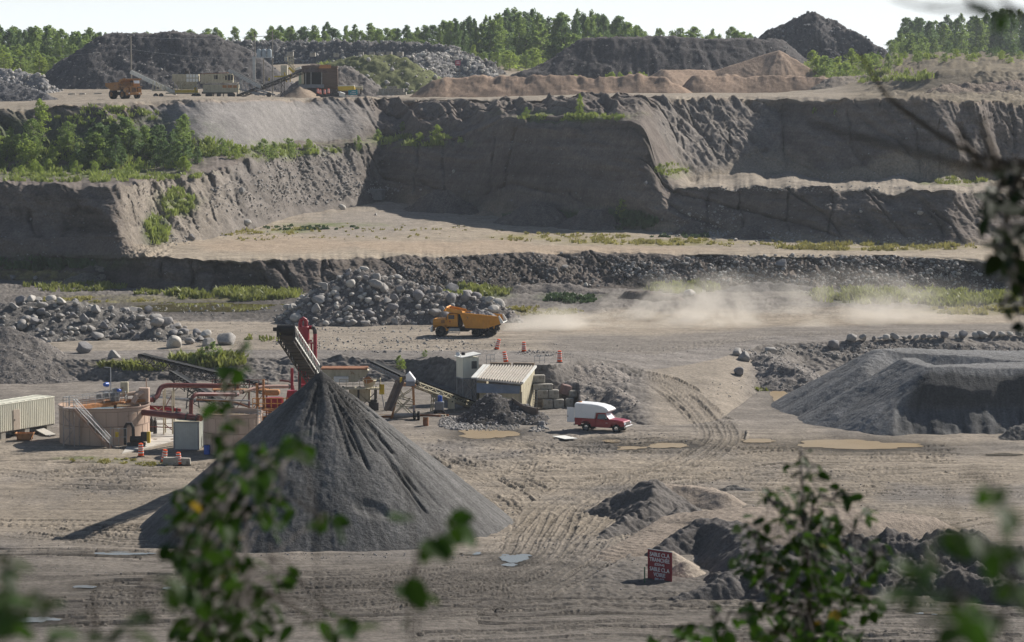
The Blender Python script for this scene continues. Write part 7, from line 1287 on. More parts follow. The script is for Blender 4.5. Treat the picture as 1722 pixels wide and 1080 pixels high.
for px, py, s, lab in [(760, 486, 1.35, 'large pale boulder alone on the slope above the boulder heap'), (810, 508, 1.15, 'round boulder at the end of the heap, beside the largest one'), (838, 510, 1.2, 'round grey boulder last in the row above the dump truck bed'), (745, 500, 1.0, 'smooth bluish boulder just left of the round pair'), (407, 318, .85, 'big pale boulder lodged high on the lit rubble slope'), (322, 398, .75, 'lone grey boulder at the foot of the lit promontory slope'), (575, 347, .9, 'flat grey boulder at the edge of the mid terrace'),
                       (415, 372, .9, 'dark flat boulder at the lit slope toe'), (1086, 307, .55, 'grey boulder stuck in the dark wall near its corner'), (1548, 357, .65, 'pale boulder stuck in the lower dark wall'), (763, 287, .5, 'pale boulder stuck in the deep shaded wall'), (708, 318, .35, 'small pale stone stuck low in the shaded wall'), (1237, 402, .55, 'dark boulder on the terrace edge grass'), (1316, 442, 1.1, 'large rounded boulder at the top of the rubbly cliff'), (950, 448, .6, 'pale boulder sliding down the eroded cliff'), (1094, 457, .45, 'small white boulder in the eroded gullies'), (1083, 443, .35, 'tiny pale stone near the top of the eroded gullies'), (1160, 360, .4, 'small grey stone beside the weedy wall foot'), (22, 465, .8, 'pale boulder in the dark weeds under the promontory'), (60, 466, .4, 'small stone beside the pale boulder in the weeds'),
                       (1448, 355, .4, 'small stone low in the dark wall beside a crack'), (352, 94, .9, 'white slab high on the long dark stockpile'), (632, 330 + 30, .4, 'small stone below the grey concrete cube'), (142, 586, 1.15, 'angular pale boulder below the long boulder heap'), (192, 597, .85, 'grey boulder between the gravel pile and the weeds'), (292, 577, 1.3, 'dark angular boulder at the end of the long heap'), (318, 574, .8, 'rounded boulder next to the dark angular one'), (350, 576, .9, 'flat low boulder in the row behind the sapling'), (381, 572, 1.25, 'big smooth oval boulder in the row behind the sapling'), (279, 555, .9, 'upright grey boulder on the road edge'), (300, 563, 1.0, 'wide pale boulder on the road edge'),
                       (1240, 592, .8, 'upright boulder at the tip of the bulldozed bank'), (1252, 600, .9, 'rounded boulder beside the upright one on the bank'), (1295, 590, 1.0, 'pale smooth boulder at the bend of the haul road'), (1243, 625, 1.0, 'pointed pale block on the bulldozed bank'), (1402, 579, .95, 'tall boulder standing apart before the road-edge row'), (912, 715, .6, 'round dark boulder by the block wall foot'), (1160, 493, .9, 'grey boulder above the dirt mound'), (985, 478, .5, 'white boulder on the stony mound')]:
    p = G(px, py + s * 6); hz = None
    boulder(p, s, lab, sink=.3)
x = 1432.0; k = 0
while x < 1740:
    s = rr.uniform(.38, .78); p = G(x, float(np.interp(x, [1432, 1520, 1722], [574, 572, 566]))); boulder((p.x, p.y, p.z + .1), s, 'boulder in the row along the haul road edge', 'boulder row along the haul road edge', sink=.15); x += s * 13.3 * 1.75 + rr.uniform(-1, 5)
def rubble(name, label, spots, m, base=I2, onpile=None, seed=1, flat=.75, group=None):
    """one mesh of very many small stones; spots: (px, py, rx, ry, count, smin, smax)"""
    r = np.random.default_rng(seed); protos = [rock_verts(base[0], 300 + seed * 7 + k, 5, .12) for k in range(6)]; VV = []; n = 0
    for (cx, cy, rx, ry, cnt, s0, s1) in spots:
        for _ in range(cnt):
            a = r.uniform(0, 6.283); q = math.sqrt(r.random()); px, py = cx + rx * q * math.cos(a), cy + ry * q * math.sin(a)
            if onpile:
                X, Y, Z, ok = PILES[onpile]; p0 = None
                i = r.integers(0, len(onc)); ij = onc[i]; p = Vector((X[ij[0], ij[1]], Y[ij[0], ij[1]], Z[ij[0], ij[1]]))
            else: p = G(px, py)
            s = s0 * (s1 / s0) ** (r.random() ** 2.2); th = r.uniform(0, 6.283); c, sn = math.cos(th), math.sin(th); v = protos[r.integers(0, 6)] * (s, s * .85, s * flat)
            v = np.stack([v[:, 0] * c - v[:, 1] * sn, v[:, 0] * sn + v[:, 1] * c, v[:, 2]], 1); VV.append(v + np.array(p) + (0, 0, s * .2)); n += 1
    nb = len(base[0]); F = (base[1][None] + (np.arange(n) * nb)[:, None, None]).reshape(-1, 3)
    o = np_mesh(name, np.concatenate(VV), F, m, smooth=False); return tag(o, label, 'rubble', group, 'stuff')
def pile_rubble(name, label, core, cnt, s0, s1, m, seed, hmin=.1, front=True):
    global onc
    X, Y, Z, ok = PILES[core]; c = np.argwhere(ok); onc = c; return rubble(name, label, [(0, 0, 1, 1, cnt, s0, s1)], m, I1 if cnt > 900 else I2, core, seed)
pile_rubble('rubble', 'small stones filling the central boulder heap', A_, 1500, .14, .42, m_rock, 1)
pile_rubble('rubble', 'small stones filling the long boulder heap', B_, 1300, .14, .42, m_rock, 2)
pile_rubble('rubble', 'crushed stone on the brown gravel pile', 'brownish crushed gravel pile at the frame\'s edge under the boulder heap', 2600, .06, .15, m_rockd, 3)
pile_rubble('rubble', 'crushed stone on the dark gravel berm', 'dark crushed stone berm behind the round settling tank', 1800, .08, .24, m_rockd, 4)
pile_rubble('rubble', 'stones on the low bank behind the plant', 'low rubble bank between the haul road and the screening plant', 1500, .08, .32, m_rock, 5)
pile_rubble('rubble', 'stones on the earth ramp', 'gravelly earth ramp beside the concrete block wall', 1600, .05, .20, m_rock, 6)
pile_rubble('rubble', 'gravel on the bulldozed bank', 'bulldozed earth bank topped with boulders at the ramp\'s inner edge', 1200, .06, .26, m_rock, 7)
pile_rubble('rubble', 'pale rocks on the long far berm', 'long broken-rock berm in front of the treeline', 1700, .25, .95, m_rock, 8)
pile_rubble('rubble', 'broken grey rocks on the dumped slope', 'grey rock slope dumped beside the grassy mound', 1300, .3, 1.0, m_rockp, 9)
pile_rubble('rubble', 'pale stones dotted on the long dark stockpile', 'long dark gravel stockpile behind the utility pole', 800, .12, .5, m_rock, 10)
pile_rubble('rubble', 'stones dotted on the flat black stockpile', 'long flat-topped black spoil stockpile in front of the tall dark wood', 500, .12, .45, m_rock, 11)
pile_rubble('rubble', 'slabs of rock on the black spoil peak', 'highest black spoil pile with a pointed top on the skyline', 700, .2, .8, m_rockd, 12)
pile_rubble('rubble', 'dark crushed gravel below the far wood', 'dark gravel pile at the frame\'s edge below the far wood', 1700, .12, .34, m_rockd, 13)
pile_rubble('rubble', 'broken rocks on the pale rock pile', 'pale broken rock pile behind the dark gravel', 500, .25, .8, m_rockp, 14)
pile_rubble('rubble', 'pale rocks lying on the grassy mound', 'grassy mound with pale rocks above the timber shed', 130, .3, .9, m_rockp, 15)
pile_rubble('rubble', 'stones in the dark dirt heap', 'dark wet dirt heap spilling in front of the feeder', 900, .05, .2, m_rockd, 16)
rubble('rubble', 'heap of small grey stones left of the wet dirt', [(775, 712, 38, 12, 900, .08, .26), (815, 718, 60, 8, 500, .06, .22), (905, 722, 18, 5, 60, .1, .35)], m_rock, I2, None, 17)
rubble('rubble', 'stones strewn on the eroded cliff and its foot', [(1350, 455, 330, 26, 1700, .10, .5), (900, 455, 240, 30, 700, .08, .35), (1500, 480, 200, 18, 600, .1, .4), (700, 470, 120, 30, 250, .1, .4)], m_rock, I2, None, 18)
rubble('rubble', 'stones strewn on the lit rubble slope', [(520, 300, 90, 45, 800, .10, .5), (430, 330, 80, 40, 350, .08, .4), (620, 320, 60, 14, 160, .1, .45), (290, 405, 40, 8, 60, .15, .4), (270, 350, 90, 50, 140, .08, .3)], m_rock, I2, None, 19)
rubble('rubble', 'stones strewn over the wall toes of the mid terrace', [(1230, 395, 120, 8, 260, .08, .4), (1420, 405, 180, 8, 260, .08, .35), (1190, 370, 60, 25, 120, .1, .45), (900, 375, 60, 6, 40, .1, .3), (1380, 318, 220, 6, 220, .08, .3), (1430, 300, 160, 10, 90, .08, .3), (450, 395, 90, 10, 60, .08, .25)], m_rock, I2, None, 20)
rubble('rubble', 'loose stones along the haul road and yard', [(400, 555, 430, 26, 700, .04, .12), (1000, 590, 250, 16, 260, .04, .12), (640, 580, 200, 14, 500, .06, .25), (1500, 590, 240, 12, 900, .06, .25), (905, 595, 40, 5, 60, .08, .3), (1240, 650, 50, 20, 60, .05, .15), (330, 522, 150, 8, 160, .08, .3), (600, 556, 150, 5, 150, .06, .22)], m_rock, I2, None, 21)
rubble('rubble', 'clods and pebbles scattered over the pit floor', [(1000, 830, 720, 120, 1500, .03, .11), (300, 880, 360, 100, 500, .03, .10), (900, 740, 260, 24, 500, .03, .12), (1100, 940, 200, 60, 300, .03, .12)], m_rockd, I1, None, 22)
rubble('rubble', 'pale stones sticking out of the shaded pit walls', [(860, 290, 230, 60, 150, .06, .42), (1400, 230, 320, 55, 70, .06, .36), (1380, 370, 270, 26, 220, .06, .42), (100, 410, 110, 50, 80, .06, .40), (420, 465, 150, 22, 50, .06, .28)], m_rockd, I1, None, 23)
rubble('rubble', 'coarse stones rolled to the foot of the sand cone', [(330, 918, 90, 12, 60, .04, .14), (560, 936, 250, 5, 160, .04, .13), (840, 880, 30, 30, 60, .04, .12), (1020, 905, 70, 14, 90, .03, .12)], m_rockd, I1, None, 24)
# ------------------------------------------------------------------ trees, shrubs, grass
def leaf_cloud(r, centers, radii, per, size, flat=1.0):
    """many small leaf faces round clump centres -> verts, quads"""
    C = np.repeat(np.asarray(centers), per, 0); Rr = np.repeat(np.asarray(radii), per)[:, None]; n = len(C)
    d = r.normal(size=(n, 3)); d /= np.linalg.norm(d, axis=1)[:, None]; p = C + d * Rr * (r.random((n, 1)) ** .45) * (1, 1, flat)
    a = r.normal(size=(n, 3)); a /= np.linalg.norm(a, axis=1)[:, None]; b = np.cross(a, r.normal(size=(n, 3))); b /= np.linalg.norm(b, axis=1)[:, None]; s = size * r.uniform(.6, 1.3, (n, 1))
    V = np.stack([p - a * s, p + b * s * .55, p + a * s, p - b * s * .55], 1).reshape(-1, 3); return V, np.arange(4 * n).reshape(n, 4)
def tree_proto(kind, seed):
    """unit tree of height 1: (trunk builder, crown verts, faces)"""
    r = np.random.default_rng(seed); cs, rs = [], []
    if kind == 'tall': n, z0, w, rad = 50, .16, .22, .095
    elif kind == 'fir': n, z0, w, rad = 42, .06, .20, .075
    elif kind == 'birch': n, z0, w, rad = 38, .10, .19, .09
    else: n, z0, w, rad = 30, .04, .34, .13
    lean = r.normal(0, .03, 2); limbs = []
    for k in range(n):
        t = (k + r.random()) / n; z = z0 + (1 - z0) * t
        prof = (1 - t) ** .9 + .05 if kind == 'fir' else (math.sin(math.pi * min(1, (t * .66 + .32))) ** .7 if kind != 'shrub' else (1 - t ** 2.2) ** .6)
        a = r.uniform(0, 6.283); q = w * prof * r.uniform(.35, 1.15); c = (q * math.cos(a) + lean[0] * z, q * math.sin(a) + lean[1] * z, z); cs.append(c); rs.append(rad * r.uniform(.6, 1.35) * (.55 + .6 * prof))
        if k % 4 == 0: limbs.append(c)
    V, F = leaf_cloud(r, cs, rs, {'tall': 42, 'fir': 40, 'birch': 40, 'shrub': 40}[kind], {'tall': .026, 'fir': .022, 'birch': .027, 'shrub': .036}[kind], .85)
    b = MB(); top = (lean[0] * .95, lean[1] * .95, .95)
    b.tube([(0, 0, -.03), (lean[0] * .3, lean[1] * .3, .3), (lean[0] * .6, lean[1] * .6, .62), top], [.020, .016, .010, .003] if kind != 'shrub' else [.016, .012, .008, .003], 6)
    for c in limbs: zt = max(.05, c[2] - .10); b.tube([(lean[0] * zt, lean[1] * zt, zt), ((c[0] + lean[0] * zt) / 2, (c[1] + lean[1] * zt) / 2, (c[2] + zt) / 2 + .01), c], [.007, .005, .002], 4)
    return b, V, F
PROTO = {}
def proto(kind, leafm, k):
    key = (kind, leafm.name, k)
    if key not in PROTO:
        b, V, F = tree_proto(kind, 500 + 17 * k + len(kind)); name = 'shrub' if kind == 'shrub' else 'tree'
        t = thing(name, 'x', 'x'); tr = b.build('stem' if kind == 'shrub' else 'trunk', m_bark, t); cr = np_mesh('crown', V, F, leafm, t); PROTO[key] = (t, tr.data, cr.data); 
        for o in list(t.children) + [t]: bpy.data.objects.remove(o)
        PROTO[key] = (name, tr.name if False else PROTO[key][1], PROTO[key][2])
    return PROTO[key]
def plant(kind, leafm, loc, h, label, cat, group, k=None, wide=1.0):
    name, td, cd = proto(kind, leafm, rr.randrange(5) if k is None else k); t = thing(name, label, cat, loc, rr.uniform(0, 6.28), group); t.scale = (h * wide * rr.uniform(.9, 1.1), h * wide * rr.uniform(.9, 1.1), h)
    a = bpy.data.objects.new('stem' if kind == 'shrub' else 'trunk', td); link(a); a.parent = t; c = bpy.data.objects.new('crown', cd); link(c); c.parent = t; return t
def stand(n, x0, x1, tops, Y0, Y1, kinds, leafs, label, group, jit=6, wide=(.75, 1.65), cat='tree'):
    for k in range(n):
        px = x0 + (x1 - x0) * (k + rr.uniform(-.4, 1.4)) / n; f = rr.random(); Y = Y0 + (Y1 - Y0) * f
        top = float(np.interp(px, [t[0] for t in tops], [t[1] for t in tops])) + rr.uniform(-jit * .9, jit) + (1 - f) * jit * 1.2
        zt = at_Y(px, top, Y).z; x = at_Y(px, top, Y).x; z0 = gz(x, Y); h = max(2.0, zt - z0); plant(rr.choice(kinds), rr.choice(leafs), (x, Y, z0 - .1), h, label, cat, group, wide=rr.uniform(*wide) * min(1.25, max(.8, 10 / h)))
        if cat == 'tree' and 'shrub' not in kinds and rr.random() < .70:
            xs = x + rr.uniform(-1.5, 1.5); plant('shrub', rr.choice([m_leafA, leafs[0]]), (xs, Y - 4, gz(xs, Y - 4) - .1), h * rr.uniform(.45, .72), 'undergrowth shrub below the ' + label.split(' in ')[-1].split(' over ')[-1].split(' behind ')[-1] + ' trees' if False else 'leafy undergrowth shrub at the foot of the ' + group, 'shrub', 'undergrowth of ' + group, wide=1.2)
# the far wood, in the stands one can tell apart
stand(34, -20, 180, [(-20, 42), (30, 48), (70, 44), (110, 52), (150, 50), (185, 58)], 790, 900, ['tall', 'birch', 'fir'], [m_leafA, m_leafB, m_leafA], 'tree in the green wood left of the dark stockpile', 'wood left of the dark stockpile')
stand(16, -20, 125, [(-20, 80), (40, 84), (90, 88), (125, 95)], 745, 785, ['shrub', 'birch', 'shrub'], [m_leafA, m_leafC], 'bushy young tree at the front edge of the wood left of the dark stockpile', 'front edge of the wood left of the dark stockpile', 5, cat='tree')
stand(20, 180, 480, [(180, 52), (240, 58), (330, 54), (385, 44), (420, 46), (480, 50)], 870, 930, ['birch', 'tall', 'birch'], [m_leafA], 'tree top peeping over the long dark stockpile', 'trees behind the long dark stockpile', 9)
stand(44, 455, 775, [(455, 50), (510, 44), (570, 42), (610, 46), (640, 38), (700, 46), (740, 38), (775, 34)], 870, 960, ['tall', 'birch', 'tall', 'fir'], [m_leafA, m_leafA, m_leafB], 'tree in the pale treeline behind the broken-rock berm', 'treeline behind the broken-rock berm', 8)
stand(58, 750, 1085, [(750, 36), (790, 30), (830, 26), (870, 18), (930, 24), (975, 18), (1020, 26), (1050, 34), (1085, 50)], 850, 940, ['tall', 'tall', 'fir', 'birch'], [m_leafB, m_leafB, m_leafA], 'tall tree in the dark wood above the black stockpile', 'dark wood above the black stockpile', 7)
stand(12, 800, 945, [(800, 80), (850, 82), (900, 86), (945, 92)], 800, 830, ['shrub', 'birch'], [m_leafA, m_leafC], 'pale young tree at the foot of the dark wood', 'young trees at the foot of the dark wood', 6)
stand(20, 1075, 1300, [(1075, 52), (1120, 46), (1160, 44), (1190, 54), (1225, 48), (1260, 56), (1300, 60)], 900, 980, ['birch', 'birch', 'tall'], [m_leafA], 'small tree on the skyline behind the flat black stockpile', 'trees behind the flat black stockpile', 7)
stand(44, 1500, 1790, [(1500, 62), (1525, 30), (1560, 34), (1610, 26), (1660, 24), (1700, 18), (1790, 16)], 960, 1080, ['tall', 'birch', 'fir', 'tall'], [m_leafB, m_leafA, m_leafB], 'hazy tree in the far wood beyond the black peak', 'far wood beyond the black peak', 6)
stand(14, 1450, 1740, [(1450, 128), (1540, 124), (1640, 118), (1740, 118)], 640, 690, ['shrub'], [m_leafA, m_leafC], 'small green scrub bush on the brown far pit edge', 'scrub on the brown far pit edge', 8, (.9, 1.4), 'shrub')
stand(20, 1440, 1660, [(1440, 104), (1520, 98), (1600, 90), (1660, 88)], 735, 790, ['shrub'], [m_leafA, m_leafB], 'scrubby bush on the flat between the bright bushes and the far wood', 'scrub below the far wood', 8, (.9, 1.3), 'shrub')
stand(9, 1475, 1560, [(1475, 68), (1500, 62), (1530, 60), (1560, 64)], 840, 880, ['shrub', 'birch'], [m_leafA], 'tree between the black peak and the hazy wood', 'trees between the black peak and the hazy wood', 8)
stand(26, 1365, 1560, [(1365, 84), (1400, 88), (1440, 92), (1480, 88), (1520, 92), (1560, 108)], 655, 720, ['shrub', 'birch', 'shrub'], [m_leafA, m_leafC, m_leafC], 'bright green bush right below the black spoil peak', 'bright bushes below the black spoil peak', 12, (.9, 1.2), 'shrub')
stand(9, 1655, 1760, [(1655, 82), (1680, 74), (1722, 78), (1760, 80)], 690, 720, ['shrub'], [m_leafB], 'dense dark bush above the far pit edge', 'dark bushes above the far pit edge', 6, (1.0, 1.4), 'shrub')
def put(px, py, h, kind, lf, label, group=None, cat='shrub', wide=1.0, k=None):
    p = G(px, py); return plant(kind, lf, (p.x, p.y, p.z - .08), h, label, cat, group, k, wide)
for k in range(34):       # thicket on the left bench
    px = rr.uniform(128, 335); py = float(np.interp(px, [128, 200, 335], [288, 285, 280])) - rr.random() ** 1.5 * 45; put(px, py, rr.uniform(3.2, 6.8) * (.7 if px > 310 else 1), rr.choice(['birch', 'shrub', 'birch']), rr.choice([m_leafB, m_leafA, m_leafB]), 'leafy young tree in the dense thicket on the left bench', 'dense thicket on the left bench', 'tree', 1.35)
for k in range(20):
    px = rr.uniform(-20, 130); py = 291 - rr.random() ** 1.3 * 50; put(px, py, rr.uniform(2.4, 5.2), rr.choice(['birch', 'shrub']), rr.choice([m_leafA, m_leafC]), 'pale green young tree on the bench at the frame\'s edge', 'pale young trees on the bench at the frame\'s edge', 'tree', 1.3)
for k in range(16):
    px = rr.uniform(20, 320); put(px, rr.uniform(286, 296), rr.uniform(1.4, 3.0), 'shrub', m_leafC, 'low bright bush along the front of the bench thicket', 'low bushes along the front of the bench', wide=1.25)
put(70, 225, 6.5, 'birch', m_leafC, 'tall bright green tree standing over the bench bushes', None, 'tree', 1.2)
for (px, py, h, lab) in [(445, 270, 4.2, 'rounded green bush on the rim of the rubble slope'), (460, 268, 3.4, 'smaller green bush touching the rounded rim bush'), (486, 262, 3.6, 'green bush alone on the rim below the grey sand fan'), (520, 254, 2.6, 'spindly bush on the rim below the grey sand fan'), (602, 254, 3.2, 'narrow upright little tree at the gully mouth'), (635, 236, 2.4, 'low round bush in the dark gully'), (678, 220, 2.0, 'small bush on the gully\'s lit slope'), (705, 242, 2.4, 'bush along the grassy ledge, paler one'), (735, 238, 3.4, 'feathery bush along the grassy ledge'), (975, 197, 4.4, 'conical green shrub on the terrace edge'), (886, 197, 2.0, 'little bush on the wall rim'), (1037, 204, 1.6, 'low bush on the rim near the wall corner'), (1046, 362, 3.0, 'yellow-green bush on top of the dark weeds'), (1370, 190, 1.2, 'tiny green tuft beside the first dark crack'), (1405, 192, 1.0, 'tiny green tuft between two dark cracks'), (395, 268, 3.0, 'scrubby bush at the top of the lit promontory slope'), (372, 262, 3.2, 'scrubby dark bush beside the thicket end'),
                         (590, 142, 5.0, 'dark green bush beside the timber shed'), (572, 143, 4.0, 'bush touching the timber shed corner'), (625, 138, 3.4, 'bush on the grassy mound side'), (610, 141, 3.2, 'low bush behind the teal sign'), (672, 620, 1.6, 'yellow-green weed bush behind the short conveyor'), (715, 600, .9, 'little weed on the low rubble bank'), (345, 612, 2.2, 'weedy green clump behind the long lattice conveyor'), (360, 608, 2.4, 'taller weedy clump behind the long lattice conveyor'), (325, 616, 1.6, 'low weedy clump beside the gravel berm')]:
    put(px, py, h, 'shrub' if h < 4.3 else 'birch', rr.choice([m_leafA, m_leafC]), lab, wide=1.15 if px not in (602, 975) else .8)
for i, q in enumerate([(1045, 128), (1072, 127), (1100, 126)]):
    pass
for k in range(16):
    px = 920 + k * 11 + rr.uniform(-4, 4); p = at_Y(px, 126, 668); plant('shrub', m_leafC, (p.x, p.y, gz(p.x, p.y)), rr.uniform(1.6, 4.4), 'scraggly bush between the tan and the black stockpiles', 'shrub', 'bushes between the tan and black stockpiles', wide=1.0)
# grass and weeds: tufts of blades
def tufts(name, label, zones, m, seed, blades=9, w=.035):
    r = np.random.default_rng(seed); P, H = [], []
    for (cx, cy, rx, ry, n, h0, h1) in zones:
        for _ in range(n):
            a = r.uniform(0, 6.283); q = math.sqrt(r.random()); px, py = cx + rx * q * math.cos(a), cy + ry * q * math.sin(a)
            if fbm2(np.array([px / 16.]), np.array([py / 4.]), 2, seed)[0] < r.uniform(-.12, .22): continue
            P.append(G(px, py)); H.append(r.uniform(h0, h1))
    P = np.array([tuple(p) for p in P]); H = np.array(H); n = len(P); N = n * blades; pp = np.repeat(P, blades, 0); hh = np.repeat(H, blades) * r.uniform(.5, 1.1, N); sp = np.repeat(H, blades) * .55
    ox, oy = r.normal(0, 1, N) * sp * .6, r.normal(0, 1, N) * sp * .6; th = r.uniform(0, 6.283, N); ww = w * (1 + hh) * r.uniform(.7, 1.5, N); lx, ly = r.normal(0, .35, N) * hh, r.normal(0, .35, N) * hh
    b0 = pp + np.stack([ox, oy, -.05 + 0 * ox], 1); dx = np.stack([np.cos(th) * ww, np.sin(th) * ww, 0 * ww], 1); mid = b0 + np.stack([lx * .4, ly * .4, hh * .6], 1); top = b0 + np.stack([lx, ly, hh], 1)
    V = np.stack([b0 - dx, b0 + dx, mid + dx * 1.3, top, mid - dx * 1.3], 1).reshape(-1, 3); k = np.arange(N) * 5
    F = np.concatenate([np.stack([k, k + 1, k + 2], 1), np.stack([k, k + 2, k + 4], 1), np.stack([k + 4, k + 2, k + 3], 1)])
    return tag(np_mesh(name, V, F, m), label, 'grass', None, 'stuff')
tufts('grass', 'green grass covering the left bench and the slope ledges', [(130, 298, 210, 9, 900, .3, 1.1), (60, 270, 120, 24, 500, .6, 1.8), (230, 268, 110, 20, 500, .6, 1.8), (470, 256, 110, 10, 420, .4, 1.2), (300, 342, 26, 22, 260, .5, 1.2), (268, 388, 24, 24, 260, .5, 1.5), (700, 238, 80, 8, 420, .4, 1.3), (950, 198, 100, 5, 320, .3, .9), (350, 250, 40, 14, 200, .5, 1.4), (1130, 286, 30, 10, 120, .3, .8), (180, 195, 90, 16, 260, .4, 1.2), (600, 112, 70, 14, 600, .6, 1.6), (1480, 130, 90, 10, 300, .6, 1.8), (1590, 96, 60, 3, 150, .5, 1.2), (330, 85, 1, 1, 1, .5, .6)], m_grass, 1, w=.05)
tufts('weeds', 'dark broad weeds at the foot of the shaded walls', [(1040, 374, 66, 14, 900, .5, 1.3), (920, 366, 75, 8, 500, .4, 1.0), (60, 446, 100, 9, 500, .5, 1.3), (1140, 397, 60, 4, 120, .3, .8), (965, 503, 50, 7, 260, .3, .9), (520, 384, 90, 4, 160, .3, .6), (760, 350, 50, 4, 60, .3, .8)], m_weed, 2, blades=10, w=.08)
tufts('weeds', 'yellow-green weeds along the puddle and the apron', [(390, 498, 110, 8, 1300, .5, 1.4), (1150, 486, 60, 8, 420, .4, 1.2), (1480, 500, 120, 13, 1500, .5, 1.4), (1620, 504, 90, 12, 800, .5, 1.3), (790, 492, 70, 9, 500, .4, 1.2), (350, 608, 60, 11, 420, .5, 1.3), (230, 618, 70, 5, 220, .4, 1.0), (120, 484, 90, 7, 300, .4, 1.1), (250, 492, 60, 4, 200, .3, .8), (450, 570, 40, 5, 60, .3, .8), (1600, 305, 60, 5, 150, .4, 1.0), (1280, 657, 12, 3, 30, .2, .5)], M("lime_weeds", (.25, .27, .07), rough=.6, var=.45, scale=.3, trans=.3), 3, w=.05)
tufts('grass', 'thin yellow grass scattered over the mid terrace', [(940, 400, 130, 7, 420, .2, .7), (1110, 408, 150, 5, 560, .25, .8), (1470, 416, 180, 6, 800, .3, .9), (620, 390, 230, 14, 260, .2, .5), (480, 390, 90, 5, 160, .3, .7), (420, 398, 60, 8, 120, .2, .6), (1300, 412, 90, 5, 160, .2, .6), (900, 524, 80, 7, 320, .2, .6), (1660, 524, 100, 6, 380, .3, .8), (160, 505, 110, 4, 220, .2, .6), (180, 776, 70, 4, 220, .1, .35), (250, 780, 60, 4, 160, .1, .3)], m_grassy, 4, w=.04)
# ------------------------------------------------------------------ plants close to the camera
def near_leaves(r, spots, size, V, Fs):
    """ovate folded leaves at points; returns stalk anchor points"""
    for p in spots:
        s = size * r.uniform(.65, 1.25); yaw, pit, rol = r.uniform(0, 6.283), r.uniform(-1.3, .2), r.normal(0, .5); m = np.array(Euler((pit, rol, yaw)).to_matrix())
        q = np.array([(0, 0, 0), (-.33, .30, .07), (-.30, .62, .05), (0, 1, -.06), (.30, .62, .05), (.33, .30, .07), (0, .45, -.02), (-.16, .86, .0), (.16, .86, .0), (-.2, .1, .03), (.2, .1, .03)]) * s - np.array((0, .1, 0)) * s
        k = len(V); V.extend((q @ m.T + p).tolist()); Fs.extend([(k + a, k + b, k + c) for a, b, c in ((0, 6, 9), (9, 6, 1), (1, 6, 2), (2, 6, 7), (7, 6, 3), (0, 10, 6), (10, 5, 6), (5, 4, 6), (4, 8, 6), (8, 3, 6))])
def near_plant(name, label, cat, stems, clusters, size, Y, seed, base_z=None, lm=None, twr=.004, jitter=.35, extra=None):
    """stems: pixel polylines at distance Y; clusters: (px, py, rx, ry, n) of leaves, each joined to the closest stem by a twig"""
    r = np.random.default_rng(seed); S = [[np.array(at_Y(a, b, Y + (c[0] if c else 0))) for a, b, *c in st] for st in stems]
    if base_z is not None: 
        for st in S: 
            if base_z == 'ground': st.insert(0, np.array((st[0][0], st[0][1], 34.0)))
    o0 = S[0][0]; T = thing(name, label, cat, tuple(o0)); b = MB(); pts = np.concatenate([np.array(catmull([tuple(p) for p in st], .02)) if len(st) > 2 else np.linspace(st[0], st[-1], 30) for st in S])
    for st in S:
        c = np.array(catmull([tuple(p) for p in st], .03)) if len(st) > 2 else np.linspace(st[0], st[-1], 12); n = len(c); rad = [twr * 2.2 * (1 - .75 * k / n) for k in range(n)]; b.tube([tuple(q - o0) for q in c], rad, 6)
    V, Fs = [], []; VY, FY_ = [], []
    for (px, py, rx, ry, n, *dy) in clusters:
        for _ in range(n):
            a = r.uniform(0, 6.283); q = math.sqrt(r.random()); p = np.array(at_Y(px + rx * q * math.cos(a), py + ry * q * math.sin(a), Y + (dy[0] if dy else 0) + r.normal(0, jitter)))
            near_leaves(r, [p - o0], size, *((VY, FY_) if (lm is None and r.random() < .012) else (V, Fs)))
            i = int(np.argmin(np.linalg.norm((pts - p) * (1, .3, 1.4) + (0, 0, 0), axis=1))); e = pts[i]
            if np.linalg.norm(e - p) < .6: b.tube([tuple(e - o0), tuple((e + p) / 2 - o0 + (0, 0, .01)), tuple(p - o0)], [twr * .45, twr * .35, twr * .2], 4, caps=False)
    b.build('stem', m_twig, T)
    if V: np_mesh('foliage', np.array(V), np.array(Fs), lm or m_fleaf, T, smooth=True)
    if VY: np_mesh('yellow_foliage', np.array(VY), np.array(FY_), m_fleafy, T, smooth=True)
    return T
near_plant('sapling', 'tall leafy sapling in front of the sand cone and the small tank', 'sapling',
           [[(350, 1260), (345, 1080), (342, 950), (350, 850), (372, 740), (398, 640), (410, 575)], [(344, 1000), (300, 900), (285, 850)], [(346, 930), (420, 860), (470, 790), (500, 740)], [(350, 860), (440, 800), (500, 740)], [(345, 1010), (420, 960), (470, 930)], [(343, 1050), (400, 1000), (440, 980)]],
           [(410, 580, 10, 16, 4), (395, 635, 30, 24, 8), (385, 695, 34, 26, 10), (378, 755, 40, 30, 18), (370, 820, 50, 34, 36), (352, 880, 56, 34, 48), (350, 940, 50, 40, 30), (365, 1010, 60, 40, 30), (360, 940, 66, 34, 58), (375, 1000, 72, 34, 62), (370, 1060, 80, 30, 64), (300, 850, 30, 40, 14), (300, 920, 22, 40, 12), (440, 830, 40, 40, 22), (440, 780, 30, 30, 10), (500, 752, 22, 26, 8), (470, 870, 34, 26, 10), (545, 872, 16, 8, 4), (470, 1040, 40, 24, 12), (560, 1050, 40, 20, 8), (480, 970, 30, 24, 7)], .040, 5.4, 1, 'ground')
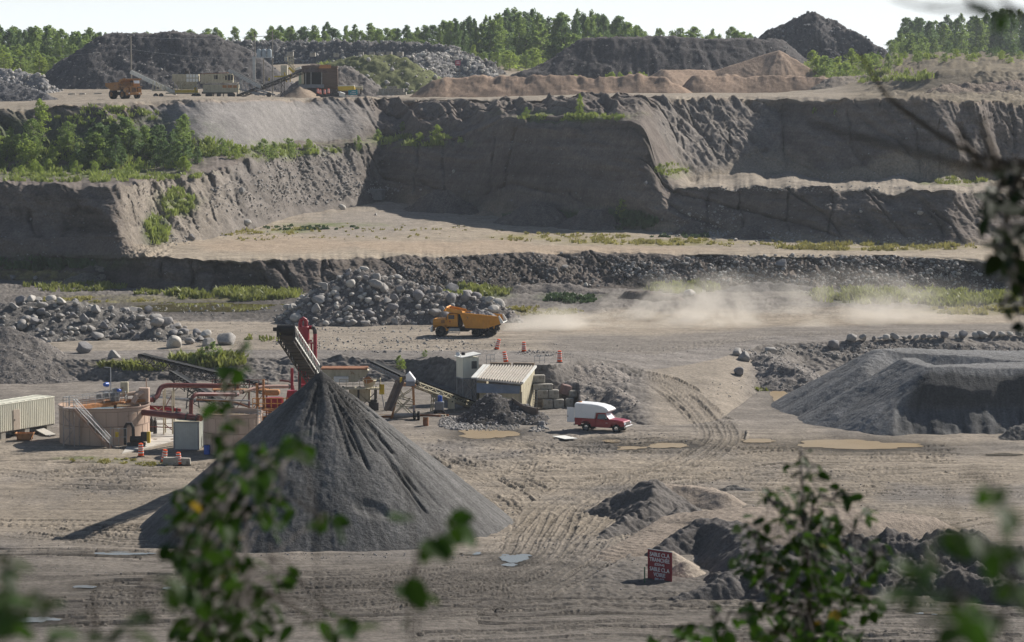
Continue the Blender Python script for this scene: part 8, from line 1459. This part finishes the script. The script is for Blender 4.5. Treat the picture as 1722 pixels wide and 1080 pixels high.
near_plant('shrub', 'dense leafy birch shrub standing right of the red sign', 'shrub',
           [[(1365, 1260), (1362, 1080), (1358, 960), (1352, 860), (1346, 780), (1345, 742)], [(1362, 1040), (1300, 950), (1262, 890)], [(1362, 1000), (1420, 920), (1450, 860)], [(1363, 1060), (1440, 980), (1490, 920)], [(1360, 930), (1310, 860), (1282, 830)], [(1360, 900), (1400, 840), (1412, 820)]],
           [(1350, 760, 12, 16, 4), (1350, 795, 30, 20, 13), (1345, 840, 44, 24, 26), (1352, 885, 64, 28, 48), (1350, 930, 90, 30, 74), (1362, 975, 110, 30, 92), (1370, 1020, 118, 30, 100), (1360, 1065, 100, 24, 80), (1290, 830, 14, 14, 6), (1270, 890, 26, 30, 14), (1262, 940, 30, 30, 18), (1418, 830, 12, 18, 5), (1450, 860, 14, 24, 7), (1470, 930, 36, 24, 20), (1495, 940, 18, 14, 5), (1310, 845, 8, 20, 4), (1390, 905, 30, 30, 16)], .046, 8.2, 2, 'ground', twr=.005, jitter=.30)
near_plant('sprig', 'loose leafy shoots at the bottom edge under the red sign', 'sprig',
           [[(1215, 1250), (1205, 1080), (1198, 1020)], [(1130, 1250), (1135, 1080), (1145, 1060)], [(1210, 1080), (1245, 1040), (1250, 1028)]],
           [(1200, 1025, 12, 12, 5), (1145, 1066, 24, 16, 12), (1200, 1060, 30, 18, 14), (1252, 1050, 22, 22, 10), (1110, 1075, 14, 8, 5), (1285, 1070, 20, 12, 8)], .045, 7.6, 3, 'ground')
near_plant('branch', 'dark overhanging branch with black-green leaves at the frame\'s edge', 'branch',
           [[(1900, 240), (1790, 262), (1722, 272), (1660, 268), (1600, 240), (1540, 200), (1490, 160), (1455, 105), (1432, 80)], [(1722, 272), (1700, 330), (1690, 400), (1700, 470), (1716, 540)], [(1690, 300), (1665, 340), (1650, 350)], [(1700, 400), (1670, 420)], [(1710, 430), (1722, 500), (1730, 560)], [(1720, 300), (1740, 380), (1750, 460)]],
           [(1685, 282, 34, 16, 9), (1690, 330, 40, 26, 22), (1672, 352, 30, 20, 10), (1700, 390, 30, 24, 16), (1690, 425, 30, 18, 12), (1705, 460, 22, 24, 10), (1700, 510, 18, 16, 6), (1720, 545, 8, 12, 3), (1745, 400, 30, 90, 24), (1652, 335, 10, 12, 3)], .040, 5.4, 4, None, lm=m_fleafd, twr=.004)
near_plant('branch', 'thin bare dark twig curving across the upper wall', 'branch', [[(1930, 300), (1780, 290), (1722, 282), (1650, 284), (1560, 262), (1480, 240), (1390, 215), (1330, 200)], [(1650, 284), (1620, 230), (1600, 190)], [(1680, 284), (1655, 220), (1650, 170)]], [], .04, 3.4, 5, None, twr=.0026)
near_plant('branch', 'blurred thin twig hanging across the sky above the wood', 'branch', [[(1960, -10), (1780, 24), (1722, 22), (1660, 22), (1640, 14), (1580, 16), (1520, 4), (1480, -14)], [(1640, 14), (1620, -10)], [(1710, 22), (1690, 6), (1670, -10)]], [(1640, 15, 14, 6, 2), (1700, 24, 30, 8, 4)], .02, 3.0, 6, None, twr=.0022)
near_plant('sprig', 'heavily blurred leafy sprig at the lower edge beside the shrub', 'sprig',
           [[(1700, 1250), (1640, 1080), (1600, 980), (1560, 930)], [(1760, 1200), (1700, 1000), (1680, 860), (1672, 800)], [(1640, 1080), (1540, 1000), (1500, 980)]],
           [(1675, 850, 26, 40, 6), (1600, 905, 60, 14, 6), (1560, 950, 40, 16, 6), (1530, 1000, 40, 14, 6), (1600, 1010, 50, 14, 6), (1690, 920, 40, 20, 6), (1640, 1050, 60, 20, 8), (1710, 980, 20, 30, 6)], .034, 2.5, 7, 'ground', twr=.0018, jitter=.12)
near_plant('sprig', 'blurred leafy sprig at the lower corner before the wet tracks', 'sprig',
           [[(-60, 1250), (0, 1080), (40, 1020), (80, 1000)], [(-20, 1250), (10, 1060), (8, 960), (12, 930)], [(150, 1250), (165, 1080), (160, 1000), (150, 960)], [(220, 1240), (250, 1060), (265, 1000)]],
           [(14, 1000, 16, 26, 5), (8, 960, 8, 20, 4), (70, 1008, 30, 18, 5), (14, 938, 6, 8, 2), (20, 1050, 24, 20, 8), (275, 985, 26, 18, 6), (218, 1052, 10, 12, 3), (120, 1070, 40, 10, 4)], .036, 3.0, 8, 'ground', twr=.0018, jitter=.15)
near_plant('sprig', 'sprig of big blurred leaves hanging before the sand cone\'s foot', 'sprig',
           [[(690, 1250), (688, 1060), (690, 1000), (700, 940), (745, 905), (770, 870)], [(700, 940), (660, 880), (650, 872)], [(560, 1250), (545, 1080), (530, 900), (545, 878)]],
           [(658, 876, 16, 6, 2), (762, 866, 10, 8, 2), (775, 888, 14, 8, 2), (735, 918, 26, 12, 4), (690, 990, 12, 14, 3), (688, 1030, 6, 8, 1), (505, 745, 16, 22, 3), (450, 770, 20, 20, 3), (548, 876, 14, 8, 2), (600, 1065, 40, 8, 4)], .044, 3.6, 9, 'ground', twr=.0018, jitter=.12)
# ------------------------------------------------------------------ puddles, dust, haze
def puddle(label, cx, cy, rx, ry, m, dz=.06, seed=0, zz=None, amp=.35):
    c = G(cx, cy); n = 60; vs = []
    kx, ky = c.y / FPX, c.y * c.y / (FPX * max(4, HC - c.z))
    for k in range(n):
        a = 2 * math.pi * k / n; w = 1 + amp * float(fbm2(np.array([math.cos(a) * 1.6 + seed]), np.array([math.sin(a) * 1.6]), 3, seed)[0]) * 1.6; vs.append((math.cos(a) * rx * kx * w, math.sin(a) * ry * ky * w, 0))
    z = np.median([gz(c.x + v[0] * .6, c.y + v[1] * .6) for v in vs[::6]]) + dz
    b = MB(); b.add(vs, [tuple(range(n))]); o = b.build('water', m); o.location = (c.x, c.y, z); tag(o, None, None, None, 'structure'); return o
m_pud = M("muddy_puddle", (.30, .225, .135), rough=.35, var=.08, scale=.3, spec=.08); m_pudb = M("clear_puddle", (.16, .14, .11), rough=.03, var=.1, spec=1.0); m_pudg = M("still_brown_water", (.13, .115, .05), rough=.03, var=.1, scale=.2, spec=.6)
for k, a in enumerate([tuple(q) + ({'t': m_pud, 's': m_pudb, 'g': m_pudg}[k_],) for *q, k_ in ((*p_[:4], p_[4]) for p_ in PUDS)]):
    puddle('', *a[:5], seed=k, dz=.05)
def volume_mat(name, color, build):
    m = bpy.data.materials.new(name); m.use_nodes = True; n = m.node_tree; n.nodes.remove(n.nodes["Principled BSDF"]); v = n.nodes.new("ShaderNodeVolumePrincipled"); v.inputs["Color"].default_value = (*color, 1)
    v.inputs["Anisotropy"].default_value = .3; n.links.new(v.outputs[0], n.nodes["Material Output"].inputs["Volume"]); build(n, v); return m
def dust(label, pts, seed, dens, thr=.46, rad=1.0):
    """billowing cloud filling a tube that swells along the road"""
    P = [at_Y(a, b, Y) for a, b, Y, _ in pts]; rs = [q[3] for q in pts]; C_ = np.array(catmull([tuple(p) for p in P], 1.0)); n = len(C_); rr_ = np.interp(np.linspace(0, 1, n), np.linspace(0, 1, len(rs)), rs)
    o0 = Vector(C_[0]); b = MB(); vs = []; K = 12
    for i, c in enumerate(C_):
        for k in range(K): a = 2 * math.pi * k / K; vs.append((c[0] - o0.x, c[1] - o0.y + math.cos(a) * rr_[i] * 2.0, c[2] - o0.z + math.sin(a) * rr_[i]))
    b.add(vs, [(i * K + k, i * K + (k + 1) % K, (i + 1) * K + (k + 1) % K, (i + 1) * K + k) for i in range(n - 1) for k in range(K)] + [tuple(range(K))[::-1], tuple((n - 1) * K + k for k in range(K))])
    def nodes(nt_, v):
        L = nt_.links.new; tc = nt_.nodes.new("ShaderNodeTexCoord"); no = nt_.nodes.new("ShaderNodeTexNoise"); no.inputs["Scale"].default_value = .13; no.inputs["Detail"].default_value = 5; no.inputs["Roughness"].default_value = .6; no.inputs["Distortion"].default_value = .6
        mp = nt_.nodes.new("ShaderNodeMapping"); mp.inputs["Location"].default_value = (seed * 7.3, seed, 0); mp.inputs["Scale"].default_value = (.8, .5, 1.1); L(tc.outputs["Object"], mp.inputs[0]); L(mp.outputs[0], no.inputs[0])
        mr = nt_.nodes.new("ShaderNodeMapRange"); mr.inputs[1].default_value = thr; mr.inputs[2].default_value = thr + .26; mr.inputs[3].default_value = 0; mr.inputs[4].default_value = dens; L(no.outputs[0], mr.inputs[0])
        g = nt_.nodes.new("ShaderNodeSeparateXYZ"); L(tc.outputs["Generated"], g.inputs[0])
        def bell(sock, lo, hi):
            m1 = nt_.nodes.new("ShaderNodeMapRange"); m1.interpolation_type = 'SMOOTHSTEP'; m1.inputs[1].default_value = lo[0]; m1.inputs[2].default_value = lo[1]; L(sock, m1.inputs[0]); m2 = nt_.nodes.new("ShaderNodeMapRange"); m2.interpolation_type = 'SMOOTHSTEP'; m2.inputs[1].default_value = hi[0]; m2.inputs[2].default_value = hi[1]; m2.inputs[3].default_value = 1; m2.inputs[4].default_value = 0; L(sock, m2.inputs[0])
            mm = nt_.nodes.new("ShaderNodeMath"); mm.operation = 'MULTIPLY'; L(m1.outputs[0], mm.inputs[0]); L(m2.outputs[0], mm.inputs[1]); return mm.outputs[0]
        cur = mr.outputs[0]
        for s_ in (bell(g.outputs[0], (0, .03), (.7, 1)), bell(g.outputs[1], (0.02, .4), (.6, .98)), bell(g.outputs[2], (-.2, -.1), (.3, .98))):
            mm = nt_.nodes.new("ShaderNodeMath"); mm.operation = 'MULTIPLY'; L(cur, mm.inputs[0]); L(s_, mm.inputs[1]); cur = mm.outputs[0]
        L(cur, v.inputs["Density"])
    m = volume_mat("dust_%d" % seed, (.88, .83, .76), nodes); o = b.build('dust_cloud', m); o.location = o0; tag(o, label, 'dust', None, 'stuff'); return o
dust('pale dust trailing behind the yellow dump truck', [(838, 560, 357, 1.4), (900, 550, 361, 2.6), (1000, 534, 366, 4.4), (1150, 522, 372, 6.0), (1300, 518, 376, 6.8), (1450, 518, 378, 6.8), (1600, 522, 380, 5.6), (1720, 530, 380, 3.0)], 3, .18, .45)
dust('thicker rising dust plume over the dirt mound', [(980, 552, 376, 1.5), (1050, 520, 380, 4.0), (1110, 508, 382, 4.8), (1180, 528, 381, 4.0), (1260, 540, 380, 1.5)], 5, .34, .44)
dust('fresh dust boiling up right behind the dump truck wheels', [(828, 563, 355, 1.0), (862, 556, 358, 2.2), (930, 546, 362, 3.0), (1010, 540, 367, 2.4)], 8, .30, .38)
hb = MB(); hb.box((0, 1180, 55), (2600, 2800, 134)); m_h = volume_mat("haze_air", (.80, .88, 1.0), lambda n, v: v.inputs["Density"].__setattr__('default_value', .00007))
hz = hb.build('haze', m_h); tag(hz, None, None, None, 'stuff')
